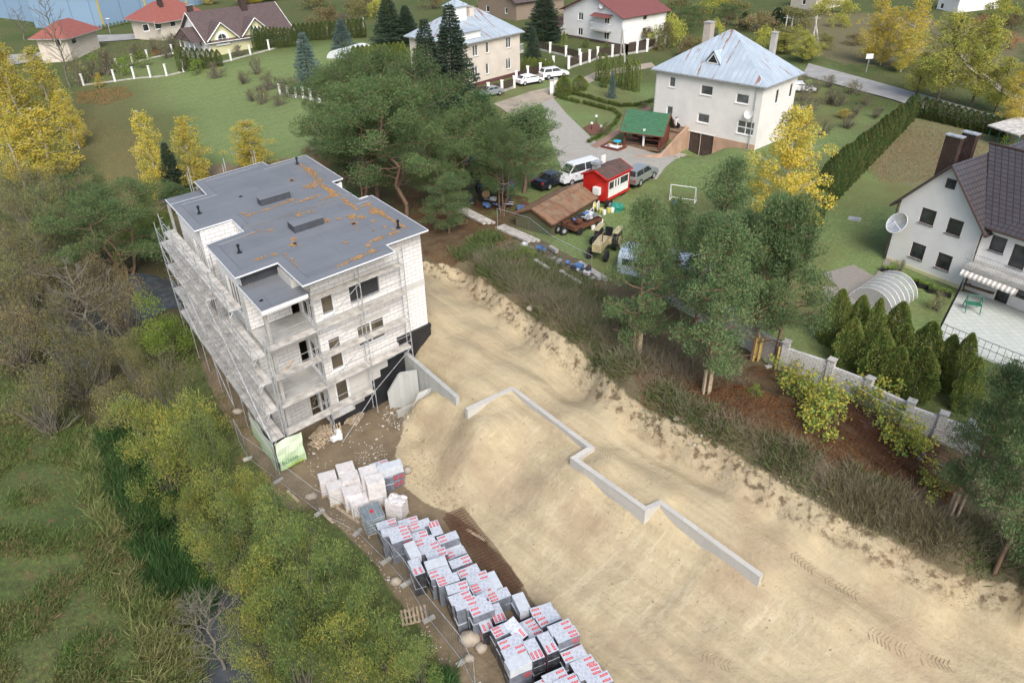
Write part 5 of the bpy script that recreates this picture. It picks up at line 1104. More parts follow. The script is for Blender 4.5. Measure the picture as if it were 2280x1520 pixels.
# ================================================================ houses
class HS:
    def __init__(s, name, label, cat, FL, FR, zg, L2=None, BR=None, L1=None, base=1.5):
        s.zg = zg; a = at(*FL, zg); b = at(*FR, zg); s.P = np.array(a[:2]); d = b[:2]-a[:2]; s.L1 = L1 or float(np.linalg.norm(d)); s.e1 = d/np.linalg.norm(d); s.e2 = np.array([-s.e1[1], s.e1[0]])
        s.L2 = L2 if L2 else float(abs(np.dot(at(*BR, zg)[:2]-b[:2], s.e2))); s.base = zg-base
        s.t = thing(name, label, cat, (float(a[0]), float(a[1]), zg))
    def W(s, x, y, z): q = s.P+s.e1*x+s.e2*y; return (float(q[0]), float(q[1]), z)
    def fr(s, side):
        if side == 'front': return (lambda q, d, z: s.W(q, -d, z)), s.P, s.e1, -s.e2, s.L1
        if side == 'right': return (lambda q, d, z: s.W(s.L1+d, q, z)), s.P+s.e1*s.L1, s.e2, s.e1, s.L2
        if side == 'left': return (lambda q, d, z: s.W(-d, s.L2-q, z)), s.P+s.e2*s.L2, -s.e2, -s.e1, s.L2
        return (lambda q, d, z: s.W(s.L1-q, s.L2+d, z)), s.P+s.e1*s.L1+s.e2*s.L2, -s.e1, s.e2, s.L1
    def hole(s, side, u0, v0, u1, v1):
        F, o, e, n_, L = s.fr(side); a = onpl(u0, v0, o, e, n_); b = onpl(u1, v1, o, e, n_); return (min(a[0], b[0]), max(a[0], b[0]), min(a[1], b[1]), max(a[1], b[1]))
    def holec(s, side, u, v, w_, h_): # centre pixel and size in metres
        F, o, e, n_, L = s.fr(side); a = onpl(u, v, o, e, n_); return (a[0]-w_/2, a[0]+w_/2, a[1]-h_/2, a[1]+h_/2)
    def walls(s, ze, mat, holes, depth=.12, plinth=None, pm=None, zf=None):
        for side in ('front', 'right', 'back', 'left'):
            F, o, e, n_, L = s.fr(side); mb = MB(); hs = [h[0] for h in holes.get(side, [])]; wall(mb, F, 0, L, s.base, ze, hs, depth); mb.build('wall', mat, s.t)
            for h, kw in holes.get(side, []): window(s.t, F, h, kw.get('fm', M['white']), kw.get('gm', M['glass']), kw.get('nv', 0), kw.get('nh', 0), fw=kw.get('fw', .09), depth=.07, sill=kw.get('sill', True), sm=kw.get('sm'), name=kw.get('name', 'window'))
            if plinth:
                mb = MB(); mb.box(0 if side in ('front', 'back') else .03, L, 0, .03, s.base, plinth, F) if not hs or min(h[2] for h in hs) > plinth else None
                if mb.v: mb.build('plinth', pm, s.t)
    def hip(s, ze, zr, mat, ov=.5, ridge=0, along=1, th=.12, name='roof', edge=None, x0=0, x1=None, y0=0, y1=None):
        x1 = s.L1 if x1 is None else x1; y1 = s.L2 if y1 is None else y1; X0, X1, Y0, Y1 = x0-ov, x1+ov, y0-ov, y1+ov; cx, cy = (X0+X1)/2, (Y0+Y1)/2
        A, B = (((cx-ridge/2, cy), (cx+ridge/2, cy)) if along == 1 else ((cx, cy-ridge/2), (cx, cy+ridge/2)))
        mb = MB(); W = s.W
        def pl(P_): # polygon with uv: u along eave, v up the slope
            a, b = Vector(P_[0]), Vector(P_[1]); ex = (b-a).normalized(); uv = []
            for q in P_:
                d = Vector(q)-a; u_ = d.dot(ex); uv.append((u_, (d-ex*u_).length))
            mb.poly([tuple(q) for q in P_], uv=uv)
        c = [W(X0, Y0, ze), W(X1, Y0, ze), W(X1, Y1, ze), W(X0, Y1, ze)]; a, b = W(*A, zr), W(*B, zr)
        if along == 1: pl([c[0], c[1], b, a] if ridge else [c[0], c[1], b]); pl([c[1], c[2], b]); pl([c[2], c[3], a, b] if ridge else [c[2], c[3], b]); pl([c[3], c[0], a])
        else: pl([c[0], c[1], a]); pl([c[1], c[2], b, a]); pl([c[2], c[3], b]); pl([c[3], c[0], a, b])
        r_ = mb.build(name, mat, s.t); mb = MB()
        for i in range(4):
            p_, q = c[i], c[(i+1) % 4]; mb.quad((p_[0], p_[1], ze-th), (q[0], q[1], ze-th), (q[0], q[1], ze-.003), (p_[0], p_[1], ze-.003))
        mb.poly([(q[0], q[1], ze-th+.01) for q in c[::-1]]); mb.build('gutter', edge or M['steel'], r_); return r_
    def gable(s, ze, zr, mat, wm, ov=.4, x0=0, x1=None, y0=0, y1=None, th=.14, edge=None, axis=2, fill=True):
        "ridge along e2 (axis 2) or e1 (axis 1)"
        x1 = s.L1 if x1 is None else x1; y1 = s.L2 if y1 is None else y1; mb = MB(); sw = (lambda a, b, z: s.W(a, b, z)) if axis == 2 else (lambda a, b, z: s.W(b, a, z))
        if axis == 1: x0, x1, y0, y1 = y0, y1, x0, x1
        cx = (x0+x1)/2; k = (zr-ze)/(cx-x0); X0, X1 = x0-ov, x1+ov; zl = ze-k*ov; Y0, Y1 = y0-ov, y1+ov
        for dz, fl in ((0, 0), (-th, 1)):
            q1 = [sw(X0, Y1, zl+dz), sw(X0, Y0, zl+dz), sw(cx, Y0, zr+dz), sw(cx, Y1, zr+dz)]; q2 = [sw(X1, Y0, zl+dz), sw(X1, Y1, zl+dz), sw(cx, Y1, zr+dz), sw(cx, Y0, zr+dz)]
            for q in (q1, q2): mb.quad(*(q if not fl else q[::-1]))
        for Y in (Y0, Y1):
            for Xa in (X0, X1): mb.quad(sw(Xa, Y, zl-th), sw(cx, Y, zr-th), sw(cx, Y, zr), sw(Xa, Y, zl))
        for Xa in (X0, X1): mb.quad(sw(Xa, Y0, zl-th), sw(Xa, Y1, zl-th), sw(Xa, Y1, zl), sw(Xa, Y0, zl))
        r_ = mb.build('roof', mat, s.t)
        m2 = MB()
        for Y in (Y0-.02, Y1+.02):
            for Xa in (X0, X1): m2.tube(sw(Xa, Y, zl-.06), sw(cx, Y, zr-.06), .07, 5)
        for Xa in (X0-.03, X1+.03): m2.tube(sw(Xa, Y0, zl-.05), sw(Xa, Y1, zl-.05), .06, 6)
        m2.build('fascia', edge or M['steel'], r_)
        if fill:
            for Y, f in ((y0, 0), (y1, 1)):
                mb = MB(); t_ = [sw(x0, Y, ze), sw(x1, Y, ze), sw(cx, Y, zr-th)]; mb.tri(*(t_ if not f else t_[::-1])); mb.build('gable_wall', wm, s.t)
        return r_
    def chimney(s, x, y, z0, z1, w_, d_, mat, cap=None, label=None, rise=.08):
        mb = MB(); mb.box(x-w_/2, x+w_/2, y-d_/2, y+d_/2, z0, z1, s.W); c = mb.build('chimney', mat, s.t, label=label); mb = MB(); mb.box(x-w_/2-.06, x+w_/2+.06, y-d_/2-.06, y+d_/2+.06, z1+.002, z1+rise, s.W); mb.build('chimney_cap', cap or M['concrete'], c)
    def downpipe(s, x, y, ze, d=.12): 
        mb = MB(); q = [s.W(x, y, ze), s.W(x, y, s.zg-.3)]; mb.tube(q[0], q[1], .05, 6); mb.build('downpipe', M['steel'], s.t)
def seam(name, c1, c2, rustf, w_=.55):
    m_, n, p = newmat(name); uv = n.add('ShaderNodeUVMap').outputs[0]; tc = n.add('ShaderNodeTexCoord').outputs['Object']
    br = n.add('ShaderNodeTexBrick', offset=0, i_Color1=(*c1, 1), i_Color2=(*c2, 1), i_Mortar=(*[x*.55 for x in c1], 1), i_Scale=1.0, i_Mortar_Size=.03, i_Brick_Width=w_, i_Row_Height=40); n.L.new(uv, br.inputs['Vector'])
    mp = n.add('ShaderNodeMapping'); mp.inputs['Scale'].default_value = (1.6, .28, 1); n.L.new(uv, mp.inputs[0])
    r_ = n.ramp(n.noise(1.0, 4, mp.outputs[0], .6), rustf, rustf+.035)
    c = n.mix(n.ramp(n.noise(.8, 4, tc), .35, .7), br.outputs['Color'], tuple(x*.82 for x in c1)); c = n.mix(n.math('MULTIPLY', r_, .85), c, (.3, .12, .05))
    n.L.new(c, p.inputs['Base Color']); p.inputs['Roughness'].default_value = .5; p.inputs['Metallic'].default_value = .25
    n.L.new(n.bump(n.math('SUBTRACT', 1., br.outputs['Fac']), .5, .03), p.inputs['Normal']); return m_
zinc = seam('seamed_zinc', (.47, .55, .62), (.52, .6, .67), .6)
zinc2 = seam('seamed_zinc_rusty', (.45, .52, .58), (.5, .58, .64), .59)
rend = flat('pale_render', (.72, .7, .67), .9, var=.06, scale=.7); rend2 = flat('beige_render', (.62, .56, .48), .9, var=.06, scale=.7); rendw = flat('white_render', (.76, .76, .75), .9, var=.05, scale=.8); peach = flat('peach_render', (.5, .33, .23), .9, var=.15, scale=1)
yel = flat('yellow_render', (.62, .6, .36), .9, var=.05); brickm = uvmat('buff_brick', [(.28, .2, .14), (.22, .16, .11)], .25, .08, .012, (.3, .27, .23))
tileD = uvmat('dark_roof_tile', [(.075, .066, .072), (.06, .052, .058)], .3, .33, .03, (.03, .026, .028), offset=0, rough=.4, stain=.15, scol=(.09, .08, .08), bump=.9)
tileB = uvmat('brown_roof_tile', [(.13, .09, .085), (.1, .072, .07)], .4, .38, .03, (.045, .03, .03), offset=0, rough=.6, stain=.2, bump=.8)
tileR = uvmat('red_roof_tile', [(.33, .11, .08), (.28, .09, .07)], .4, .38, .025, (.14, .05, .04), offset=0, rough=.6, stain=.2, scol=(.25, .12, .1)); tileM = uvmat('maroon_roof_sheet', [(.22, .075, .065), (.19, .065, .06)], .5, .4, .02, (.1, .035, .03), offset=0, rough=.6, stain=.2, scol=(.2, .1, .09))
dkt = flat('dark_trim', (.06, .04, .035), .5, var=.1); curt = glassmat('curtained_glass', (.06, .065, .065), .2); plank = uvmat('dark_planks', [(.075, .05, .04), (.05, .035, .03)], 3, .16, .012, (.015, .01, .01), offset=.3)
K = dict
# ---- hip roofed pale house
h = HS('pale_house', 'pale three storey house with a rusty blue hip roof and wooden garage doors', 'house', (1452,285), (1679,335), 5.0, BR=(1758,300), base=2.2)
ze = 11.05
g_doors = [h.hole('front', 1536, 294, 1556, 338), h.hole('front', 1561, 298, 1585, 342)]
zt = max(g_doors[0][3], g_doors[1][3]); zb_ = h.base+.3
g_doors = [(a, b, zb_, zt) for a, b, c_, d_ in g_doors]
wp = [h.hole('front', *q) for q in ((1491,170,1503,196),(1561,188,1586,215),(1640,207,1666,234),(1485,235,1497,258),(1554,251,1578,277))]
fd = h.hole('front', 1643, 266, 1676, 304)
hol = {'front': [(q, K(gm=curt, nv=0)) for q in wp]+[(fd, K(gm=curt, nv=1, nh=1))]+[(q, K(gm=plank, fm=dkt, fw=.12, sill=False, name='garage_door')) for q in g_doors]+[(h.holec('front', 1497, 289, .9, .5), K())],
       'right': [(h.holec('right', 1731, 215, .7, 1.4), K()), (h.holec('right', 1762, 201, .7, 1.4), K())]}
h.walls(ze, rend, hol); h.hip(ze, zat(1640, 66, h.W(h.L1/2, h.L2/2, 0)), zinc, .45, ridge=.4)
mb = MB(); F = h.fr('front')[0]; zc = h.hole('front', 1500, 288, 1600, 316)
for a, b in ((0, g_doors[0][0]), (g_doors[0][1], g_doors[1][0]), (g_doors[1][1], h.L1)):
    mb = MB(); mb.box(a, b, 0, .04, h.base, zt+.02, F, skip='b'); mb.build('basement_wall', peach, h.t)
mb = MB(); mb.box(g_doors[0][0], g_doors[1][1], 0, .04, zt+.02, zt+.14, F); mb.build('lintel', M['white'], h.t)
h.downpipe(.1, -.12, ze); h.downpipe(h.L1-.6, -.12, ze)
h.chimney(2.2, h.L2*.8, ze, zat(1571, 50, h.W(2.2, h.L2*.8, 0)), .75, .9, uvmat('chimney_brick', [(.5, .43, .36), (.42, .36, .3)], .25, .08, .01, (.35, .32, .28)))
h.chimney(h.L1-2.6, h.L2*.85, ze, ze+3.6, .5, .5, M['concrete'])
# dormer
W = h.W; y0_ = .7; ks = (zat(1640, 66, h.W(h.L1/2, h.L2/2, 0))-ze)/(h.L2/2+.45); rz = lambda y: ze+ks*(y+.45)
dx = onpl(1587, 140, h.P+h.e2*y0_, h.e1, -h.e2)[0]; dz = rz(y0_); zr_ = dz+1.15; yb = (zr_-ze)/ks-.45
mb = MB(); mb.tri(W(dx-.85, y0_, dz-.05), W(dx+.85, y0_, dz-.05), W(dx, y0_, zr_)); fdm = mb.build('dormer', zinc, h.t)
mb = MB()
for sg in (-1, 1): mb.tri(*([W(dx, y0_-.15, zr_+.08), W(dx, yb+.2, zr_+.08), W(dx+sg*1.0, y0_-.15, dz-.06)][::sg]))
mb.build('dormer_roof', zinc, fdm); mb = MB(); mb.tri(W(dx-.55, y0_-.03, dz+.1), W(dx+.55, y0_-.03, dz+.1), W(dx, y0_-.03, dz+.85)); mb.build('dormer_pane', M['glass'], fdm)
mb = MB()
for a, b in (((-.62, .06), (.62, .06)), ((.62, .06), (0, .93)), ((0, .93), (-.62, .06))): mb.tube(W(dx+a[0], y0_-.04, dz+a[1]), W(dx+b[0], y0_-.04, dz+b[1]), .045, 4)
mb.build('dormer_frame', M['white'], fdm)
def dish(name, label, P, nrm, r, par=None, mat=None):
    t = thing(name, label, 'satellite dish', tuple(P)); mb = MB(); nv = Vector(nrm).normalized(); x = nv.orthogonal().normalized(); y = nv.cross(x); c = Vector(P)
    R_ = [0, .35, .7, 1.0]; nk = 20
    for i in range(3):
        for k in range(nk):
            a0_, a1_ = 2*math.pi*k/nk, 2*math.pi*(k+1)/nk; f = lambda rr, a: tuple(c+(x*math.cos(a)+y*math.sin(a))*rr*r+nv*(.28*r*rr*rr-.1*r))
            mb.quad(f(R_[i], a0_), f(R_[i+1], a0_), f(R_[i+1], a1_), f(R_[i], a1_))
    mb.build('dish_bowl', mat or M['white'], t, smooth=True); mb = MB()
    for k in range(20): a0_, a1_ = 2*math.pi*k/20, 2*math.pi*(k+1)/20; f = lambda a: tuple(c+(x*math.cos(a)+y*math.sin(a))*r+nv*.18*r); mb.tube(f(a0_), f(a1_), r*.035, 4)
    mb.build('rim', M['white'], t); mb = MB(); tip = c+nv*r*.75
    for a in (.5, 2.6, 4.7): mb.tube(tuple(c+(x*math.cos(a)+y*math.sin(a))*r*.85+nv*.1*r), tuple(tip), r*.02, 4)
    mb.tube(tuple(tip-nv*.05*r), tuple(tip+nv*.1*r), r*.08, 6, cap=True); mb.build('feed_arm', M['steel'], t); mb = MB(); mb.tube(tuple(c-nv*.05*r), tuple(c-nv*r*.45), r*.06, 6); mb.build('wall_bracket', M['steel'], t)
s_, z_ = onpl(1671, 253, h.P, h.e1, -h.e2); dish('satellite_dish', 'small white satellite dish on the front wall of the hip roofed house', h.W(s_, -.35, z_), (-h.e2[0], -h.e2[1], .3), .42)
# curved ramp wall beside the driveway + platform with moped
Pw = [G(*q) for q in ((1412,347),(1440,350),(1470,351),(1500,345),(1520,330),(1531,318))]
slabwall('ramp_wall', [(q.x, q.y) for q in Pw][::-1], [q.z-.5 for q in Pw][::-1], [Pw[0].z+.1+.9*(i/5)**1.2 for i in range(6)][::-1], .22, peach, 'peach curved ramp wall sweeping from the lawn up to the garage')
t = thing('terrace_block', 'raised peach terrace block with a dark top beside the garage doors', 'terrace', tuple(G(1510,315)))
mb = MB(); a = onpl(1482, 300, h.P, h.e1, -h.e2)[0]; b = onpl(1530, 312, h.P, h.e1, -h.e2)[0]; zt2 = 5.75
mb.box(a, b, -1.9, -.05, h.base, zt2, h.W); mb.build('block', peach, t); mb = MB(); mb.box(a-.08, b+.08, -1.98, -.05, zt2+.002, zt2+.08, h.W); mb.build('coping', M['oldwood'], t)
TERR = (h, (a+b)/2, zt2+.08)
# ---- beige house behind the spruces
h = HS('beige_house', 'long beige two storey house with a rusty blue hip roof and grey window sills', 'house', (1032,201), (1158,167), 5.6, L2=9.5, base=2)
ze = 11.0
fw_ = [(1058,126),(1058,172),(1094,113),(1094,160),(1133,101),(1133,148)]
h.walls(ze, rend2, {'front': [(h.holec('front', *q, 1.0 if i//2 != 1 else .6, 1.35), K(gm=curt, nv=1 if i//2 != 1 else 0, sm=M['steel'])) for i, q in enumerate((( 1058,113),(1058,160),(1085,106),(1085,153),(1132,95),(1132,142)))],
  'left': [(h.holec('left', 932, 112, .9, 1.3), K()), (h.holec('left', 932, 150, .9, 1.3), K())]}, plinth=6.1, pm=flat('maroon_plinth', (.12, .05, .045), .9))
h.hip(ze, zat(1040, 22, h.W(h.L1*.45, h.L2/2, 0)), zinc2, .5, ridge=4.5)
h.chimney(h.L1*.52, h.L2*.42, ze+.8, zat(1068, 15, h.W(h.L1*.52, h.L2*.42, 0)), .8, 1.0, rend2)
mb = MB(); c0_ = (h.L1*.30, h.L2*.42); zz_ = zat(1040, 12, h.W(*c0_, 0)); mb.box(c0_[0]-1.0, c0_[0]+1.0, c0_[1]-.9, c0_[1]+.9, ze+.8, zz_, h.W); bv = mb.build('belvedere', rendw, h.t)
mb = MB(); 
for i in range(4):
    c4 = [(-1.3,-1.2),(1.3,-1.2),(1.3,1.2),(-1.3,1.2)]; p_, q = c4[i], c4[(i+1) % 4]; mb.tri(h.W(c0_[0]+p_[0], c0_[1]+p_[1], zz_), h.W(c0_[0]+q[0], c0_[1]+q[1], zz_), h.W(*c0_, zz_+.8))
mb.build('belvedere_roof', zinc2, bv)
for (x_, w__) in ((h.L1*.18, 1.5),):
    mb = MB(); mb.box(x_-w__, x_+w__, -.0, 2.6, ze+.35, ze+1.3, h.W); dm = mb.build('dormer', rendw, h.t); mb = MB(); mb.quad(h.W(x_-w__-.3, -.3, ze+1.25), h.W(x_+w__+.3, -.3, ze+1.25), h.W(x_+w__+.3, 3.4, ze+1.9), h.W(x_-w__-.3, 3.4, ze+1.9)); mb.build('dormer_roof', zinc2, dm)
def balcony(h, side, s0, s1, z, out, solid=False, mat=None):
    F = h.fr(side)[0]; mb = MB(); mb.box(s0, s1, .01, out, z-.15, z, F); b = mb.build('balcony', M['concrete'], h.t); mb = MB()
    for (p_, q) in (((s0, .05), (s0, out)), ((s0, out), (s1, out)), ((s1, out), (s1, .05))):
        for zh in (.12, .95): mb.tube(F(p_[0], p_[1], z+zh), F(q[0], q[1], z+zh), .025, 4)
        l = math.dist(p_, q); k_ = max(2, int(l/.14))
        for i in range(k_+1): f = i/k_; x, y = p_[0]+(q[0]-p_[0])*f, p_[1]+(q[1]-p_[1])*f; mb.tube(F(x, y, z+.02), F(x, y, z+.95), .012, 3)
    mb.build('railing', mat or M['whitemetal'], b); return b
s_, z_ = onpl(1160, 118, h.P+h.e1*h.L1, h.e2, h.e1); balcony(h, 'right', .2, 2.4, z_, 1.0)
# ---- white house with red brown roof (top)
h = HS('white_house', 'white house with a red brown roof, awning and small balcony beyond the street', 'house', (1254,84), (1383,108), 5.8, BR=(1449,84), base=2)
ze = 10.3
h.walls(ze, rendw, {'front': [(h.holec('front', *q, 1.1, 1.1), K(nv=1)) for q in ((1293,37),(1292,71),(1351,45),(1350,80),(1331,9))], 'right': [(h.holec('right', 1437, 37, 1.0, 1.1), K()), (h.holec('right', 1435, 70, 1.0, 1.1), K())]}, plinth=6.4, pm=flat('brown_plinth', (.12, .08, .07), .9))
h.gable(ze, zat(1333, -14, h.W(h.L1/2, 0, 0)), tileM, rendw, ov=.5, edge=tileM)
s_, z_ = onpl(1343, 66, h.P, h.e1, -h.e2); balcony(h, 'front', s_-1.7, s_+1.8, z_, 1.1)
mb = MB(); F = h.fr('front')[0]; s2, z2 = onpl(1344, 33, h.P, h.e1, -h.e2); mb.quad(F(s2-2, 1.1, z2-.25), F(s2+2, 1.1, z2-.25), F(s2+2, .02, z2+.15), F(s2-2, .02, z2+.15)); mb.build('awning', tileM, h.t)
mb = MB(); mb.box(-2.8, -.02, -.6, 1.6, 5, 7.6, h.W); ax = mb.build('annex', rendw, h.t); mb = MB(); mb.quad(h.W(-3.2, -1, 7.6), h.W(0, -1, 7.6), h.W(0, 2, 8.6), h.W(-3.2, 2, 8.6)); mb.build('annex_roof', tileM, ax)
dish('satellite_dish', 'small white satellite dish under the gable of the red roofed white house', h.W(*[onpl(1343, 12, h.P, h.e1, -h.e2)[0]], -.3, onpl(1343, 12, h.P, h.e1, -h.e2)[1]), (-h.e2[0], -h.e2[1], .2), .45)
# ---- gabled white house on the right
h = HS('gabled_house', 'tall white gabled house with dark tiled roof, brown windows and a tiled terrace', 'house', (1970,583), (2140,650), 4.6, L2=7.5, base=2)
ze = 9.3; F, o_, e_, n_, L_ = h.fr('front'); apz = zat(2131, 364, h.W(onpl(2131, 364, h.P, h.e1, -h.e2)[0], 0, 0))
o8 = lambda x, y: (1700+x/2.714, 240+y/2.714)
gw = [h.hole('front', *o8(*a), *o8(*b)) for a, b in (((962,600),(1022,718)),((1125,662),(1180,782)),((903,808),(955,925)),((1060,870),(1112,990)))]
bw = dict(fm=dkt, fw=.09, nv=0, sm=dkt)
h.walls(ze, rendw, {'front': [((q[0], q[1], q[2], q[3]), K(**bw)) for q in [(a, max(b, a+.95), c, max(d, c+.95)) for a, b, c, d in gw]]})
h.L1g = h.L1
h.gable(ze, apz, tileD, rendw, ov=.45, edge=dkt)
aw = h.holec('front', *o8(1134,460), .6, .6); mb = MB(); mb.box(aw[0], aw[1], .0, .04, aw[2], aw[3], F); w_ = mb.build('attic_window', dkt, h.t); mb = MB(); mb.box(aw[0]+.07, aw[1]-.07, .041, .05, aw[2]+.07, aw[3]-.07, F); mb.build('pane', M['glass'], w_)
h.chimney(1.0, 2.4, ze-.5, zat(*o8(1090,165), h.W(1.0, 2.4, 0)), 1.0, .42, uvmat('ribbed_cladding', [(.06, .035, .03), (.05, .03, .026)], .14, 9, .02, (.015, .01, .01), offset=0, rough=.5), M['steel'], label='wide brown clad chimney nearest the gable')
h.chimney(1.3, 3.7, ze-.5, zat(*o8(1120,140), h.W(1.3, 3.7, 0)), .9, .42, uvmat('ribbed_cladding', 0, 0, 0), M['steel'], label='brown clad chimney behind the first')
h.chimney(h.L1+1.0, 5.4, ze, zat(*o8(1365,165), h.W(h.L1+1.0, 5.4, 0)), .42, .42, uvmat('ribbed_cladding', 0, 0, 0), M['steel'])
# wing to the right
x1w = h.L1+8; yw = .35
Fw2 = lambda q, d, z: h.W(q, yw-d, z); ow = h.P+h.e2*yw
def hw(a, b): p_ = onpl(*a, ow, h.e1, -h.e2); q = onpl(*b, ow, h.e1, -h.e2); return (min(p_[0], q[0]), max(p_[0], q[0]), min(p_[1], q[1]), max(p_[1], q[1]))
wq = [hw(o8(1388,765), o8(1445,885)), hw(o8(1520,820), o8(1520+45,985)), hw(o8(1300,1015), o8(1385,1080)), hw(o8(1425,1062), o8(1465,1190)), hw(o8(1530,1080), o8(1590,1160))]
mb = MB(); wall(mb, Fw2, h.L1+.02, x1w, h.base, ze-.3, wq); wall(mb, lambda q, d, z: h.W(x1w+d, q, z), yw, 7.2, h.base, ze-.3, []); mb.build('wing_wall', rendw, h.t)
for q in wq: window(h.t, Fw2, q, dkt, M['glass'], 0, 0, depth=.07, sm=dkt)
zr2 = zat(*o8(1420,292), h.W(h.L1+4, 4.2, 0)); mb = MB(); W = h.W
zeW = zat(*o8(1460,780), h.W(h.L1+3, -.1, 0))
mb.quad(W(h.L1+.05, -.1, zeW), W(x1w+.4, -.1, zeW), W(x1w+.4, 4.0, zr2), W(h.L1-3, 4.0, zr2)); mb.quad(W(x1w+.4, 8, zeW), W(h.L1-1.2, 8, zeW), W(h.L1-3, 4.0, zr2), W(x1w+.4, 4.0, zr2)); wr = mb.build('wing_roof', tileD, h.t)
mb = MB(); mb.tube(W(h.L1+.2, -.16, zeW-.04), W(x1w+.4, -.16, zeW-.04), .07, 6); mb.tube(W(h.L1+.12, -.16, zeW-.05), W(h.L1+.12, -.12, 4.2), .05, 6); mb.tube(W(h.L1-3, 4.0, zr2+.03), W(x1w, 4.0, zr2+.03), .08, 5); mb.build('gutter', dkt, wr)
mb = MB(); mb.tube(W(-.1, -.1, ze-.2), W(-.1, -.1, 4.3), .05, 6); mb.build('downpipe', dkt, h.t)
zb = onpl(*o8(1400,1010), ow-h.e2*1.2, h.e1, -h.e2)[1]
mb = MB(); mb.box(h.L1+.05, x1w, -1.2, yw-.01, zb-.16, zb, W); bb_ = mb.build('balcony', M['concrete'], h.t); mb = MB()
for zh in (.1, .5, .95): mb.tube(W(h.L1+.05, -1.18, zb+zh), W(x1w, -1.18, zb+zh), .02, 4)
for i in range(50): x = h.L1+.05+i*.16; mb.tube(W(x, -1.18, zb), W(x, -1.18, zb+.95), .01, 3)
mb.build('railing', M['steel'], bb_)
mb = MB()
for i in range(24): # striped awning
    x0, x1 = h.L1+.15+i*.14, h.L1+.15+(i+1)*.14; mb.cur = i % 2; mb.quad(W(x0, -1.4, zb-.42), W(x1, -1.4, zb-.42), W(x1, -1.22, zb-.2), W(x0, -1.22, zb-.2)); mb.quad(W(x0, -1.4, zb-.55), W(x1, -1.4, zb-.55), W(x1, -1.4, zb-.42), W(x0, -1.4, zb-.42))
mb.build('awning', [M['white'], flat('awning_stripe', (.45, .4, .34), .8)], h.t)
mb = MB(); mb.box(0.05, h.L1, 0, .03, h.base, 5.0, F); mb.build('plinth', yel, h.t)
tw = uvmat('terrace_tiles', [(.52, .55, .5), (.46, .5, .46)], .4, .4, .012, (.3, .32, .3), offset=0, stain=.2)
tq = [G(*o8(1190,1110)), G(2300,690), G(2300,760), G(*o8(1330,1400)), G(*o8(1050,1370))]; zt_ = 4.75
tt = thing('terrace', 'tiled pale green terrace with a thin railing below the striped awning', 'terrace', tuple(tq[0])); mb = MB(); PT_ = [at(*o8(1185,1105), zt_)[:2], at(*o8(1045,1385), zt_)[:2], at(2290, 835, zt_)[:2], at(2400, 700, zt_)[:2]]
PT_ = [tuple(p_) for p_ in PT_]; mb.prism(PT_ if area(PT_) > 0 else PT_[::-1], 3.5, zt_, lambda x, y, z: (x, y, z)); mb.build('paving', tw, tt)
mb = MB(); a, b, c_ = [Vector((*q, zt_)) for q in PT_[:3]]
for p_, q in ((a, b), (b, c_)):
    for zh in (.5, .95): mb.tube(p_+Vector((0, 0, zh)), q+Vector((0, 0, zh)), .018, 4)
    k_ = int((q-p_).length/.35)
    for i in range(k_+1): m_ = p_.lerp(q, i/k_); mb.tube(m_, m_+Vector((0, 0, .95)), .012, 3)
mb.build('railing', M['black'], tt)
s_, z_ = onpl(*o8(838,690), h.P, h.e1, -h.e2); dish('satellite_dish', 'large round grey satellite dish on the corner of the gabled house', h.W(s_, -.5, z_), (-h.e2[0]*.8-h.e1[0]*.2, -h.e2[1]*.8-h.e1[1]*.2, .55), .72, mat=flat('dish_grey', (.6, .62, .64), .35, metal=.4, var=.15, scale=2))
